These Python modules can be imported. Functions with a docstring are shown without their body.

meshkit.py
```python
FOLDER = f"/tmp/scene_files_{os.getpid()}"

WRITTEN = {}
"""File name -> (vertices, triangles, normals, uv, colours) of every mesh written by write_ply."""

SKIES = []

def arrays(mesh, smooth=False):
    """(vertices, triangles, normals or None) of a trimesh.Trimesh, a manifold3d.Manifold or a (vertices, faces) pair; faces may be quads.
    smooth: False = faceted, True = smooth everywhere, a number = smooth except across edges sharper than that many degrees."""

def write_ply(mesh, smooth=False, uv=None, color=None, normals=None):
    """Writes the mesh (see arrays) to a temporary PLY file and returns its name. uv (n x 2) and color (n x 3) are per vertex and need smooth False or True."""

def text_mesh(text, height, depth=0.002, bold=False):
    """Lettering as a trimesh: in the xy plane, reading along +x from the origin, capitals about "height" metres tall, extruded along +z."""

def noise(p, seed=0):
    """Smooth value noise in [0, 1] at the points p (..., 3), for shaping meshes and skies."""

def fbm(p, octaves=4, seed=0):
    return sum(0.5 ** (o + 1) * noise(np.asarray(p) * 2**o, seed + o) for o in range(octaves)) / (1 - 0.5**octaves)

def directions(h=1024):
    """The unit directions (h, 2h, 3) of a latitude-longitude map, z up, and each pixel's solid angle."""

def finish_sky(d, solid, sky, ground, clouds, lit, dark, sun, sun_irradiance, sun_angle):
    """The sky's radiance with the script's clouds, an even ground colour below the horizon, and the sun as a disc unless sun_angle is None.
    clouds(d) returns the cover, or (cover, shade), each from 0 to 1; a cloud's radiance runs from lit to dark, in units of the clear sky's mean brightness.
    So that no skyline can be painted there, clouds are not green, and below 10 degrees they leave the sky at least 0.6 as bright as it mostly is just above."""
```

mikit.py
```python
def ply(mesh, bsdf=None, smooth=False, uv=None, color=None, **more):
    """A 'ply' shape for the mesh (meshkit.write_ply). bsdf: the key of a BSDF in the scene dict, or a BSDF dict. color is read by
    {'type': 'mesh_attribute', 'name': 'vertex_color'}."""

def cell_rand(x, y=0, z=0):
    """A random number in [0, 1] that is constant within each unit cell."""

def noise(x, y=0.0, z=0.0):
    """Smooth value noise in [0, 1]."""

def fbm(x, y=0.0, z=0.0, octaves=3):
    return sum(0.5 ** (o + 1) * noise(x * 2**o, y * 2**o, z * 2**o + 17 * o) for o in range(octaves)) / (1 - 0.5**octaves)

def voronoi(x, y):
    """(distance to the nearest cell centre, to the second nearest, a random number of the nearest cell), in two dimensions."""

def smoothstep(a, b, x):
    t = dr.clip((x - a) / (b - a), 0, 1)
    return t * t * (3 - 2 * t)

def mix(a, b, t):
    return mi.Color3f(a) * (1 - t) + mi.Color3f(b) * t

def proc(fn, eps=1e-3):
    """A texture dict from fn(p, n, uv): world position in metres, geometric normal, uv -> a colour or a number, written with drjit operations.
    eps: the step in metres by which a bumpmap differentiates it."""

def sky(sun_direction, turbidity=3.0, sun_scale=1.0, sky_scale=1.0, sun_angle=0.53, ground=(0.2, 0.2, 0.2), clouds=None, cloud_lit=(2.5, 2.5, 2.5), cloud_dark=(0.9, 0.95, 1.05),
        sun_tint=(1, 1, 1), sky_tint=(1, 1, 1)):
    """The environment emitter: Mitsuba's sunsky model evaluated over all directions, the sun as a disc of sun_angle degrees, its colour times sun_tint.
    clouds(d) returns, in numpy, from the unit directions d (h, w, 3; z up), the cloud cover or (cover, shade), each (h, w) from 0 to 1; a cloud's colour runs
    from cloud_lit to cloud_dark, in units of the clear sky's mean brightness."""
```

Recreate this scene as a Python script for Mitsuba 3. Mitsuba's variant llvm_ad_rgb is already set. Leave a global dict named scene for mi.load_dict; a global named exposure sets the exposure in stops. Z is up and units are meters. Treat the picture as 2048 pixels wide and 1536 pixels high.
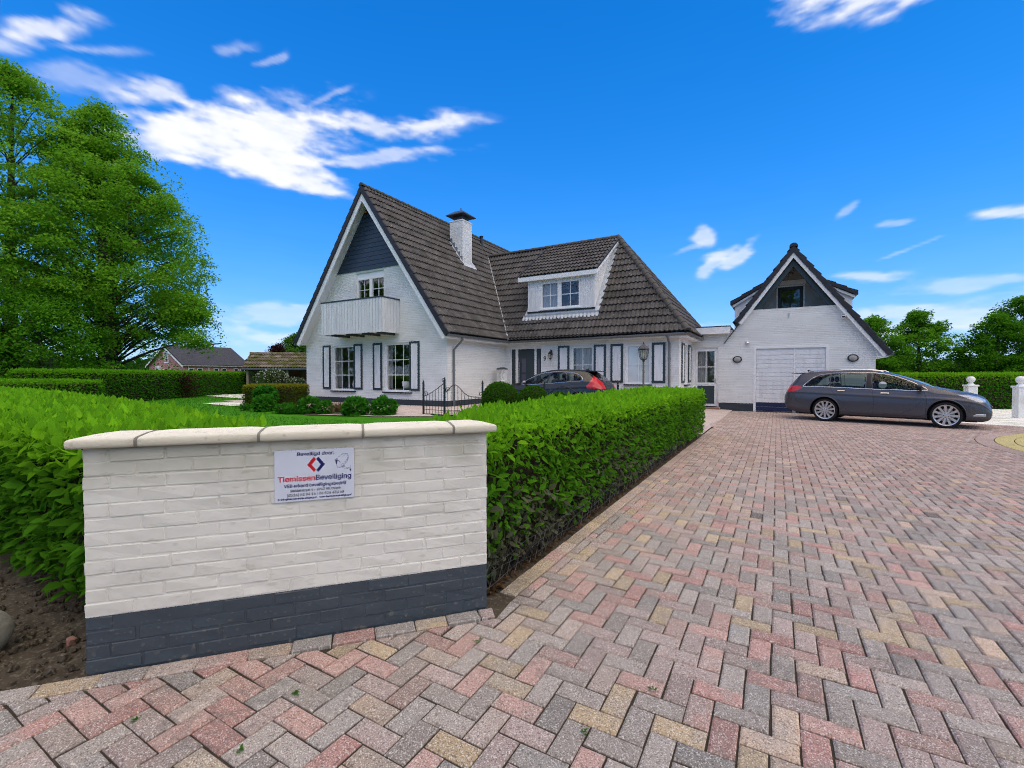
import math, random
import numpy as np
import trimesh
import manifold3d as m3
import shapely
from shapely.geometry import Polygon, box as sbox, LineString
import drjit as dr
import mitsuba as mi
import mikit, meshkit
from mikit import proc, noise, fbm, voronoi, cell_rand, smoothstep, mix

T = mi.ScalarTransform4f
RNG = np.random.default_rng(7)
random.seed(7)
scene, labels = {}, {}
exposure = 1.82

# ------------------------------------------------------------------ camera, sky, sun
HEAD = np.array([-0.5, 0.8660254, 0.0])
RIGHT = np.array([0.8660254, 0.5, 0.0])
EYE = np.array([0.0, 0.0, 1.35])
PITCH = math.radians(1.123)
LOOK = HEAD * math.cos(PITCH) - np.array([0, 0, math.sin(PITCH)])
scene['camera'] = {'type': 'perspective', 'fov': 96.27, 'fov_axis': 'x', 'near_clip': 0.05, 'far_clip': 3000.0,
                   'to_world': T().look_at(origin=EYE.tolist(), target=(EYE + LOOK).tolist(), up=[0, 0, 1])}

# high clouds: streaks given by azimuth / elevation (degrees from the heading), half length, half width, tilt, density
CLOUDS = [(-28.6, 24.6, 10.5, 3.0, 10, 1.0), (-33.5, 23.2, 7.0, 2.2, 6, .9), (-24.8, 21.8, 5.0, 1.5, -12, .9), (-27, 22.5, 6.0, 2.0, -6, .8), (-15.0, 27.2, 8.0, 1.1, 7, .75), (-9.5, 28.2, 6.0, .5, 7, .5),
          (-14.0, 24.5, 8.0, .7, 10, .55), (-38.2, 26.0, 3.6, 1.2, 16, .8), (-42.5, 25.2, 5.0, 1.1, 18, .32), (-45.2, 27.6, 3.8, .8, 28, .8), (-48.0, 25.8, 3.0, .9, 20, .6), (-42.0, 27.6, 4.0, .4, 18, .3),
          (-30.5, 31.0, 1.6, .5, 20, .3), (-27.8, 30.8, 1.8, .35, 30, .3), (-21.5, 29.0, 3.0, .3, 22, .3),
          (36.3, 34.4, 11, 2.1, -18, .9), (30.0, 36.4, 9, 1.3, -12, .7), (43, 31.6, 6, .9, -14, .5),
          (22.0, 15.4, 1.4, .9, -55, .6), (24.6, 13.6, 1.9, .6, 18, .5), (26.2, 13.2, 2.2, .8, 35, .6), (23.6, 12.4, 1.5, .7, 60, .5), (21.0, 14.2, 2.0, .3, 20, .25),
          (47.6, 13.4, 3.0, .65, -14, .75), (38.0, 9.6, 2.6, .6, -8, .55), (40.5, 11.8, 2.6, .18, 16, .28), (35.6, 16.2, 1.0, .4, 45, .3), (39.6, 14.4, 1.1, .25, 4, .3),
          (43, 5.4, 12, 1.5, -2, .5), (36, 3.8, 12, 1.2, 0, .55), (45, 8.0, 7, .5, -3, .35), (33, 6.6, 4, .5, 0, .35), (-26, 6.4, 8, 1.2, 3, .42), (-20, 4.2, 12, 1.3, 0, .5), (20, 4.4, 9, 1.0, 0, .4)]


def cloud_cover(d):
    right, ahead = d @ RIGHT, d @ HEAD
    az = np.degrees(np.arctan2(right, ahead))
    el = np.degrees(np.arcsin(np.clip(d[..., 2], -1, 1)))
    q = np.stack([az * 0.16, el * 0.42, az * 0], -1)
    wx = (meshkit.fbm(q, 4, 3) - 0.5) * 5.0
    wy = (meshkit.fbm(q, 4, 9) - 0.5) * 3.6
    f1 = meshkit.fbm(np.stack([az * 0.24 - el * 0.10, el * 0.9 + az * 0.06, az * 0], -1), 6, 21)
    f2 = meshkit.fbm(np.stack([az * 0.9 - el * 0.3, el * 3.2 + az * .2, az * 0], -1), 4, 5)
    clear = np.ones(az.shape)
    for a, e, l, w, t, s in CLOUDS:
        k = min(1.0, 0.25 + w / 2.5)
        x, y = az + wx * k - a, el + wy * k - e
        c, sn = math.cos(math.radians(t)), math.sin(math.radians(t))
        u, v = (x * c + y * sn) / l, (-x * sn + y * c) / w
        r = np.sqrt(np.abs(u) ** 2.4 + np.abs(v) ** 2 + 1e-9)
        body = np.clip(1.7 - r, 0, 1.7) / 1.7
        t_ = np.clip((body * 2.0 + (f1 - 0.5) * 1.9 + (f2 - .5) * .6 - .40) * np.clip(body * 2.2, 0, 1), 0, 1)
        clear *= 1 - s * .92 * t_ ** 1.5 * (.80 + .36 * f2)
    cov = 1 - clear
    veil = 0.66 * np.exp(-np.maximum(el, 0) / 5.5) + 0.06 * np.exp(-np.maximum(el, 0) / 15)
    cov = 1 - (1 - cov) * (1 - veil)
    gen = np.clip((meshkit.fbm(np.stack([d[..., 0] * 3 + 5, d[..., 1] * 6, d[..., 2] * 5], -1), 5, 33) - 0.36) * 3.4, 0, 1) * 0.9
    away = np.clip((np.abs(az) - 60) / 20, 0, 1) + np.clip((el - 42) / 12, 0, 1)
    cov = np.maximum(cov, gen * np.clip(away, 0, 1))
    return np.clip(cov, 0, 1), np.clip(0.5 - f1 * 0.6, 0, 1)


SUN = HEAD * -0.36 + RIGHT * 0.26 + np.array([0, 0, 0.90])
scene['sky_light'] = mikit.sky(SUN.tolist(), turbidity=3.5, sun_scale=0.52, sky_scale=1.0, sun_angle=90, clouds=cloud_cover,
                               cloud_lit=(2.5, 2.52, 2.6), cloud_dark=(1.9, 1.98, 2.2), sky_tint=(0.02, 0.95, 1.80), sun_tint=(1.14, 1.0, 0.66), ground=(0.20, 0.185, 0.16))

# ------------------------------------------------------------------ helpers


def lab(key, label=None, cat=None, group=None, kind=None):
    d = labels.setdefault(key, {})
    for k, v in (('label', label), ('category', cat), ('group', group), ('kind', kind)):
        if v:
            d[k] = v


USED = {}


def num(base):
    n = USED.get(base, -1) + 1
    USED[base] = n
    return base if n == 0 else f'{base}_{n:03d}'


def put(key, mesh, bsdf, smooth=False, **k):
    key = num(key)
    scene[key] = mikit.ply(mesh, 'm_' + bsdf, smooth=smooth, **k)
    return key


def put_dict(key, d, M=None):
    key = num(key)
    scene[key] = {**d, 'to_world': T(M)} if M is not None else dict(d)
    return key


def cat(ms):
    ms = [m for m in ms if m is not None and len(m.faces)]
    v, f, n = [], [], 0
    for m in ms:
        v.append(np.asarray(m.vertices)); f.append(np.asarray(m.faces) + n); n += len(m.vertices)
    return trimesh.Trimesh(np.vstack(v), np.vstack(f), process=False)


def raw(v, f):
    f = np.asarray(f, int)
    if f.shape[1] == 4:
        f = np.vstack([f[:, [0, 1, 2]], f[:, [0, 2, 3]]])
    return trimesh.Trimesh(np.asarray(v, float), f, process=False)


def bx(x0, x1, y0, y1, z0, z1, c=0.0):
    x0, x1 = min(x0, x1), max(x0, x1); y0, y1 = min(y0, y1), max(y0, y1); z0, z1 = min(z0, z1), max(z0, z1)
    if c <= 0:
        m = trimesh.creation.box((x1 - x0, y1 - y0, z1 - z0))
        m.apply_translation([(x0 + x1) / 2, (y0 + y1) / 2, (z0 + z1) / 2])
        return m
    c = min(c, 0.45 * min(x1 - x0, y1 - y0, z1 - z0))
    p = []
    for sx in (0, 1):
        for sy in (0, 1):
            for sz in (0, 1):
                b = np.array([(x0, x1)[sx], (y0, y1)[sy], (z0, z1)[sz]])
                s = np.array([1 - 2 * sx, 1 - 2 * sy, 1 - 2 * sz]) * c
                for k in range(3):
                    q = b + s; q[k] = b[k]; p.append(q)
    return trimesh.convex.convex_hull(np.array(p))


def frame(O, u, v):
    M = np.eye(4)
    M[:3, 0], M[:3, 1], M[:3, 2], M[:3, 3] = u, v, np.cross(u, v), O
    return M


def tf(mesh, M):
    m = mesh.copy(); m.apply_transform(M); return m


SOUTH = lambda x, y, z: frame((x, y, z), (1, 0, 0), (0, 0, 1))       # faces -y
EAST = lambda x, y, z: frame((x, y, z), (0, 1, 0), (0, 0, 1))        # faces +x


def ext(poly, d, z=0.0):
    ps = getattr(poly, 'geoms', [poly])
    m = cat([trimesh.creation.extrude_polygon(g, d, engine='earcut') for g in ps if g.area > 1e-9])
    m.apply_translation([0, 0, z])
    return m


def tube(pts, r, n=8, closed=False):
    p = np.asarray(pts, float); r = np.broadcast_to(r, (len(p),))
    t = np.gradient(p, axis=0) if not closed else np.roll(p, -1, 0) - np.roll(p, 1, 0)
    t /= np.linalg.norm(t, axis=1, keepdims=True) + 1e-12
    a0 = np.array([0, 0, 1.0]) if abs(t[0, 2]) < 0.9 else np.array([1.0, 0, 0])
    A = []
    a = np.cross(t[0], a0); a /= np.linalg.norm(a)
    for k in range(len(p)):
        a = a - t[k] * (a @ t[k]); a /= np.linalg.norm(a) + 1e-12; A.append(a)
    A = np.array(A); B = np.cross(t, A)
    ang = np.arange(n) * 2 * np.pi / n
    v = p[:, None] + r[:, None, None] * (np.cos(ang)[None, :, None] * A[:, None] + np.sin(ang)[None, :, None] * B[:, None])
    m = len(p)
    i, j = np.meshgrid(np.arange(m if closed else m - 1), np.arange(n), indexing='ij')
    i2 = (i + 1) % m
    q = np.stack([i * n + j, i * n + (j + 1) % n, i2 * n + (j + 1) % n, i2 * n + j], -1).reshape(-1, 4)
    f = np.vstack([q[:, [0, 1, 2]], q[:, [0, 2, 3]]])
    v = v.reshape(-1, 3)
    if not closed:
        v = np.vstack([v, p[0], p[-1]])
        k = np.arange(n)
        f = np.vstack([f, np.stack([k * 0 + m * n, (k + 1) % n, k], 1), np.stack([k * 0 + m * n + 1, (m - 1) * n + k, (m - 1) * n + (k + 1) % n], 1)])
    return raw(v, f)


def lathe(prof, n=32, c=(0, 0, 0)):
    """prof: (r, z) list bottom to top."""
    p = np.asarray(prof, float); ang = np.arange(n) * 2 * np.pi / n
    v = np.stack([p[:, None, 0] * np.cos(ang), p[:, None, 0] * np.sin(ang), np.broadcast_to(p[:, None, 1], (len(p), n))], -1).reshape(-1, 3) + np.array(c)
    i, j = np.meshgrid(np.arange(len(p) - 1), np.arange(n), indexing='ij')
    return raw(v, np.stack([i * n + j, i * n + (j + 1) % n, (i + 1) * n + (j + 1) % n, (i + 1) * n + j], -1).reshape(-1, 4))


def cyl(p0, p1, r, n=16):
    return tube(np.linspace(p0, p1, 2), r, n)


def bez(*c, n=12):
    c = np.array(c, float); t = np.linspace(0, 1, n)[:, None]
    k = len(c) - 1
    return sum(math.comb(k, i) * t ** i * (1 - t) ** (k - i) * c[i] for i in range(k + 1))


def clip(mesh, planes):
    for o, n in planes:
        if not len(mesh.faces):
            return None
        s = (mesh.vertices - o) @ n
        if s.min() >= -1e-9:
            continue
        if s.max() <= 1e-9:
            return None
        mesh = trimesh.intersections.slice_mesh_plane(mesh, plane_normal=n, plane_origin=o)
    return mesh if len(mesh.faces) else None


# ------------------------------------------------------------------ materials
def rgb(r, g, b):
    return {'type': 'rgb', 'value': [r, g, b]}


def mat(key, base, rough=0.6, spec=0.4, bump=None, bscale=1.0, beps=1e-3, **k):
    b = {'type': 'principled', 'base_color': base if isinstance(base, dict) else rgb(*base), 'roughness': rough, 'specular': spec, **k}
    if bump is not None:
        b = {'type': 'bumpmap', 'arbitrary': bump, 'scale': bscale, 'bsdf': b}
        b['bump'] = b.pop('arbitrary')
    scene['m_' + key] = {'type': 'twosided', 'inner': b}


def along(p, n):
    return dr.select(dr.abs(n.x) > dr.abs(n.y), p.y, p.x)


def course_h(p, n, uv):
    a = along(p, n) + 0.02 * noise(p.x * 3, p.y * 3, p.z * 3)
    z = p.z + 0.008 * (noise(p.x * 2.3, p.y * 2.3, p.z * 9) - 0.5)
    k = dr.floor(z / 0.067)
    fz = z / 0.067 - k
    fa = a / 0.22 + 0.5 * (k - 2 * dr.floor(k / 2)) + 0.12 * cell_rand(k)
    fa = fa - dr.floor(fa)
    h = smoothstep(0.0, 0.10, fz) * (1 - smoothstep(0.86, 0.97, fz)) * (0.35 + 0.65 * smoothstep(0.0, 0.04, fa) * (1 - smoothstep(0.96, 1.0, fa)))
    return (h * (0.0075 + 0.006 * noise(k * 7.1, dr.floor(a / 0.22) * 3.3)) + 0.004 * fbm(p.x * 22, p.y * 22, p.z * 30, 3))


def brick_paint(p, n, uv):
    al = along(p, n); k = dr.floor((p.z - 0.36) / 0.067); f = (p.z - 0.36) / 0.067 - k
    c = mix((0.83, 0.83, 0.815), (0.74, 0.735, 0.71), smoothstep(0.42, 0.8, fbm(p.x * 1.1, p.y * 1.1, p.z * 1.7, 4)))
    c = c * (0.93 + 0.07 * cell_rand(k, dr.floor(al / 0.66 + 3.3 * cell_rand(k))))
    joint_shade = (1 - smoothstep(0.06, 0.13, f) + smoothstep(0.90, 0.96, f)) * smoothstep(0.30, 0.62, fbm(al * 1.7, k * 5.3, 0.0, 3))  # shadow lines of the brick joints, put into the paint colour
    c = mix(c, (0.38, 0.375, 0.35), 0.50 * joint_shade)
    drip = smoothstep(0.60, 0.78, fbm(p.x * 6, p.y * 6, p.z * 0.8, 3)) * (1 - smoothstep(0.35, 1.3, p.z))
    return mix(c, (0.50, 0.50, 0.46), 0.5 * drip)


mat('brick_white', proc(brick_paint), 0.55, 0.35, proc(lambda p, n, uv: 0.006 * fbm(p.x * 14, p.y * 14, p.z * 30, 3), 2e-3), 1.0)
mat('brick_slate', proc(lambda p, n, uv: mix((0.030, 0.040, 0.052), (0.045, 0.056, 0.068), fbm(p.x * 4, p.y * 4, p.z * 6, 3))), 0.5, 0.4, proc(course_h, 2e-3), 1.0)
mat('painted_brick_white', proc(lambda p, n, uv: mix(mix((0.74, 0.725, 0.675), (0.655, 0.64, 0.59), smoothstep(0.40, 0.75, fbm(p.x * 3.1, p.y * 3.1, p.z * 5, 4))), (0.44, 0.43, 0.34),
    0.65 * smoothstep(0.80, 1.02, p.z + 0.10 * fbm(p.x * 9, p.y * 9, p.z * 2, 3)) * smoothstep(0.35, 0.62, fbm(p.x * 5, p.y * 5, p.z * 1.6, 3))
    + 0.35 * smoothstep(0.66, 0.78, fbm(p.x * 16 + 4, p.y * 16, p.z * 40, 3)))), 0.6, 0.3,
    proc(lambda p, n, uv: 0.0022 * fbm(p.x * 42, p.y * 42, p.z * 42, 3) + 0.0035 * fbm(p.x * 13, p.y * 13, p.z * 20, 2), 1e-3), 1.0)
mat('painted_brick_slate', proc(lambda p, n, uv: mix(mix((0.040, 0.056, 0.075), (0.058, 0.076, 0.096), fbm(p.x * 7, p.y * 7, p.z * 9, 3)), (0.16, 0.155, 0.14),
    0.7 * smoothstep(0.66, 0.76, fbm(p.x * 30, p.y * 30, p.z * 18, 3)) * (1 - smoothstep(0.02, 0.14, p.z)) + 0.35 * smoothstep(0.70, 0.78, fbm(p.x * 60, p.y * 60, p.z * 60, 2)))), 0.42, 0.45,
    proc(lambda p, n, uv: 0.0018 * fbm(p.x * 60, p.y * 60, p.z * 60, 2) + 0.0035 * fbm(p.x * 15, p.y * 15, p.z * 22, 2), 1e-3), 1.0)
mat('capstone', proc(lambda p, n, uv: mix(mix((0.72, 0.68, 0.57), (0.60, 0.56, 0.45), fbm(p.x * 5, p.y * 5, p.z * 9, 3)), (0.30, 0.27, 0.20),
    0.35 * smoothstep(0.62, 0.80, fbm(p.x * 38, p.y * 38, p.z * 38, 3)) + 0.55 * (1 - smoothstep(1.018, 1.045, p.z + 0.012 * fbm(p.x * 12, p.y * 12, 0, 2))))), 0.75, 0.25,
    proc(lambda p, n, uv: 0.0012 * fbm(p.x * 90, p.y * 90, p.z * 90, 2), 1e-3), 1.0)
mat('mortar', proc(lambda p, n, uv: mix((0.16, 0.15, 0.135), (0.26, 0.25, 0.22), fbm(p.x * 30, p.y * 30, p.z * 30, 2))), 0.9, 0.1)
mat('white_wood', (0.82, 0.82, 0.825), 0.38, 0.45)
mat('white_board', proc(lambda p, n, uv: mix((0.76, 0.765, 0.78), (0.66, 0.665, 0.68), smoothstep(0.4, 0.8, fbm(p.x * 14, p.y * 14, p.z * 1.1, 3)))), 0.42, 0.4)
mat('plaster_white', (0.78, 0.78, 0.76), 0.7, 0.2)
mat('slate_wood', (0.030, 0.048, 0.056), 0.35, 0.45)
mat('blue_board', proc(lambda p, n, uv: mix((0.017, 0.035, 0.065), (0.022, 0.043, 0.075), noise(p.x * 3, p.y, p.z * 12))), 0.40, 0.42)
mat('navy_board', (0.012, 0.022, 0.075), 0.4, 0.4)
mat('black_wood', (0.016, 0.017, 0.020), 0.45, 0.4)
mat('sill_stone', (0.028, 0.028, 0.032), 0.4, 0.4)
mat('zinc', proc(lambda p, n, uv: mix((0.16, 0.18, 0.20), (0.24, 0.26, 0.28), fbm(p.x * 5, p.y * 5, p.z * 5, 3))), 0.45, 0.5, metallic=0.35)
mat('lead', proc(lambda p, n, uv: mix((0.34, 0.37, 0.41), (0.62, 0.65, 0.68), fbm(p.x * 7, p.y * 7, p.z * 7, 3))), 0.55, 0.4, bump=proc(lambda p, n, uv: 0.012 * fbm(p.x * 14, p.y * 14, p.z * 14, 2), 3e-3), bscale=1.0)


def tile_col(p, n, uv):
    c = mix((0.038, 0.035, 0.034), (0.084, 0.077, 0.074), uv.x)
    w = smoothstep(0.35, 0.75, fbm(p.x * 9, p.y * 9, p.z * 9, 3))
    c = mix(c, (0.120, 0.111, 0.107), w * 0.5)
    s = smoothstep(0.55, 0.8, fbm(p.x * 1.3 + 9, p.y * 1.3, p.z * 1.3, 3))
    c = mix(c, (0.030, 0.028, 0.027), s * 0.8)
    return mix(c, (0.42, 0.41, 0.38), smoothstep(0.80, 0.84, fbm(p.x * 17, p.y * 17, p.z * 17 + 3, 2)) * 0.8)


mat('roof_tile', proc(tile_col), 0.62, 0.35, proc(lambda p, n, uv: 0.0025 * fbm(p.x * 40, p.y * 40, p.z * 40, 2), 2e-3), 1.0)
mat('ridge_tile', proc(lambda p, n, uv: mix(mix((0.050, 0.046, 0.044), (0.10, 0.092, 0.085), fbm(p.x * 6, p.y * 6, p.z * 6, 3)), (0.060, 0.075, 0.022), uv.y * smoothstep(0.42, 0.62, fbm(p.x * 5, p.y * 5, p.z * 5 + 8, 3)))), 0.7, 0.3)
mat('tile_black', proc(lambda p, n, uv: mix((0.013, 0.013, 0.018), (0.030, 0.030, 0.036), fbm(p.x * 8, p.y * 8, p.z * 8, 3))), 0.5, 0.4)
mat('mossy_tile', proc(lambda p, n, uv: mix(mix((0.13, 0.105, 0.085), (0.22, 0.19, 0.16), uv.x), (0.085, 0.095, 0.025), smoothstep(0.42, 0.62, fbm(p.x * 3.2, p.y * 3.2, p.z * 6, 4)))), 0.9, 0.15)
mat('far_tile', proc(lambda p, n, uv: mix((0.036, 0.036, 0.042), (0.060, 0.058, 0.062), noise(dr.floor(p.x / 0.3) * 3.1, dr.floor(p.y / 0.3) * 2.3, dr.floor(p.z / 0.22) * 1.7))), 0.6, 0.3,
    proc(lambda p, n, uv: 0.02 * (p.z / 0.22 - dr.floor(p.z / 0.22)), 2e-3), 1.0)
scene['m_glass'] = {'type': 'thindielectric', 'int_ior': 1.5}
scene['m_glass_tint'] = {'type': 'thindielectric', 'int_ior': 1.24, 'specular_transmittance': rgb(0.42, 0.50, 0.48)}
scene['m_glass_dark'] = {'type': 'thindielectric', 'int_ior': 1.3, 'specular_transmittance': rgb(0.16, 0.20, 0.20)}
scene['m_lamp_glass'] = {'type': 'thindielectric', 'int_ior': 1.5, 'specular_transmittance': rgb(0.85, 0.84, 0.76)}
mat('room_dark', (0.06, 0.055, 0.05), 0.9, 0.1)
mat('curtain', (0.30, 0.31, 0.33), 0.9, 0.1)
mat('blind', (0.62, 0.68, 0.70), 0.8, 0.1)

PAL = [(0.415, 0.320, 0.295), (0.370, 0.325, 0.295), (0.480, 0.300, 0.260), (0.460, 0.255, 0.225), (0.490, 0.375, 0.240), (0.320, 0.295, 0.275), (0.430, 0.350, 0.310), (0.52, 0.385, 0.285), (0.15, 0.135, 0.13), (0.49, 0.38, 0.30)]


def paver_col(p, n, uv):
    c = mi.Color3f(*PAL[0])
    for k in range(1, len(PAL)):
        c = dr.select(uv.x > (k - 0.5) / 10.0, mi.Color3f(*PAL[k]), c)
    c2 = mi.Color3f(0.37, 0.325, 0.295)
    far = smoothstep(4.0, 9.5, p.y - 0.3 * p.x) * 0.72
    c = mix(c, (0.425, 0.315, 0.280), far)
    c = mix(c, c2, smoothstep(0.45, 0.75, fbm(p.x * 6 + uv.x * 40, p.y * 6, 0, 3)) * 0.55)
    c = c * (0.64 + 0.34 * uv.y)
    near = 1 - smoothstep(3.0, 9.0, p.y)
    s1 = noise(p.x * 310, p.y * 310, 3.0)
    s2 = noise(p.x * 230 + 9, p.y * 230, 5.0)
    c = mix(c, (0.78, 0.75, 0.72), smoothstep(0.60, 0.86, s1) * 0.60 * near)
    c = mix(c, (0.075, 0.065, 0.062), smoothstep(0.58, 0.86, s2) * 0.60 * near)
    c = mix(c, (0.12, 0.115, 0.11), 0.35 * smoothstep(0.62, 0.78, fbm(p.x * 2.1, p.y * 2.1, 7.0, 4)) * smoothstep(0.45, 0.6, noise(p.x * 40, p.y * 40, 1.0)))
    return c


mat('paver', proc(paver_col), 0.85, 0.25, proc(lambda p, n, uv: 0.0022 * noise(p.x * 240, p.y * 240, 3.0) + 0.0016 * noise(p.x * 150, p.y * 150, 5.0) + 0.003 * fbm(p.x * 30, p.y * 30, 2.0, 2), 1e-3), 0.8)
mat('joint_sand', proc(lambda p, n, uv: mix((0.030, 0.026, 0.021), (0.070, 0.060, 0.048), fbm(p.x * 60, p.y * 60, 0, 3))), 0.95, 0.05)
mat('soil', proc(lambda p, n, uv: mix(mix((0.050, 0.040, 0.032), (0.095, 0.080, 0.060), fbm(p.x * 9, p.y * 9, 0, 4)), (0.16, 0.145, 0.105), smoothstep(0.66, 0.8, noise(p.x * 90, p.y * 90)) * 0.6)), 0.95, 0.05,
    proc(lambda p, n, uv: 0.03 * fbm(p.x * 28, p.y * 28, 0, 4), 2e-3), 1.0)
mat('gravel', proc(lambda p, n, uv: mix((0.36, 0.30, 0.28), (0.56, 0.49, 0.46), noise(p.x * 30, p.y * 30))), 0.9, 0.1, proc(lambda p, n, uv: 0.03 * noise(p.x * 32, p.y * 32), 3e-3), 1.0)
mat('path_paving', proc(lambda p, n, uv: mix((0.33, 0.27, 0.245), (0.43, 0.36, 0.33), cell_rand(dr.floor(p.x / 0.2), dr.floor(p.y / 0.1)))), 0.9, 0.15)
mat('pale_paving', proc(lambda p, n, uv: mix(mix((0.52, 0.50, 0.45), (0.66, 0.65, 0.60), fbm(p.x * 2, p.y * 2, 0, 3)), (0.27, 0.29, 0.20), smoothstep(0.55, 0.72, fbm(p.x * 1.4 + 3, p.y * 3.4, 2, 3)) * 0.8)), 0.85, 0.2)
mat('yellow_paver', proc(lambda p, n, uv: mix((0.33, 0.285, 0.125), (0.42, 0.36, 0.17), fbm(p.x * 5, p.y * 5, 0, 3))), 0.85, 0.2)
mat('lawn', proc(lambda p, n, uv: mix((0.035, 0.150, 0.006), (0.050, 0.195, 0.009), fbm(p.x * 1.4, p.y * 1.4, 0, 4))), 0.9, 0.1, proc(lambda p, n, uv: 0.02 * fbm(p.x * 30, p.y * 30, 0, 3), 3e-3), 1.0)
mat('field', proc(lambda p, n, uv: mix((0.05, 0.10, 0.02), (0.09, 0.13, 0.035), fbm(p.x * 0.1, p.y * 0.1, 0, 4))), 0.95, 0.05)
vc = {'type': 'mesh_attribute', 'name': 'vertex_color'}
scene['m_leaf'] = {'type': 'principledthin', 'base_color': vc, 'roughness': 0.42, 'diff_trans': 1.0, 'spec_trans': 0.0, 'eta': 1.4}
mat('bark', proc(lambda p, n, uv: mix((0.030, 0.028, 0.022), (0.085, 0.078, 0.062), fbm(p.x * 6, p.y * 6, p.z * 2, 3))), 0.9, 0.1)
mat('twig', proc(lambda p, n, uv: mix((0.020, 0.018, 0.012), (0.045, 0.040, 0.026), fbm(p.x * 20, p.y * 20, p.z * 20, 2))), 0.95, 0.05)
mat('iron', (0.012, 0.022, 0.032), 0.4, 0.5)
mat('black_metal', (0.012, 0.012, 0.014), 0.35, 0.5)
mat('cap_metal', (0.045, 0.05, 0.058), 0.4, 0.5)
mat('chrome', (0.75, 0.75, 0.76), 0.12, 0.5, metallic=1.0)
mat('brushed_steel', (0.50, 0.51, 0.52), 0.3, 0.5, metallic=0.9)
mat('pole_bronze', (0.17, 0.135, 0.075), 0.45, 0.5)
mat('post_white', proc(lambda p, n, uv: mix((0.80, 0.80, 0.79), (0.64, 0.64, 0.60), smoothstep(0.5, 0.8, fbm(p.x * 5, p.y * 5, p.z * 2, 3)))), 0.5, 0.3)
mat('grey_diffuser', (0.34, 0.34, 0.33), 0.5, 0.4)
mat('pink_render', proc(lambda p, n, uv: mix((0.45, 0.215, 0.205), (0.50, 0.245, 0.23), fbm(p.x * 0.7, p.y * 0.7, p.z * 0.7, 3))), 0.8, 0.2)
mat('red_brick_wood', (0.19, 0.075, 0.042), 0.8, 0.2)
mat('grey_wood', proc(lambda p, n, uv: mix((0.24, 0.20, 0.16), (0.36, 0.31, 0.25), fbm(p.x * 8, p.y * 8, p.z * 1.2, 3))), 0.85, 0.2)
mat('orange_lamp', (0.50, 0.17, 0.035), 0.4, 0.5)
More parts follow.
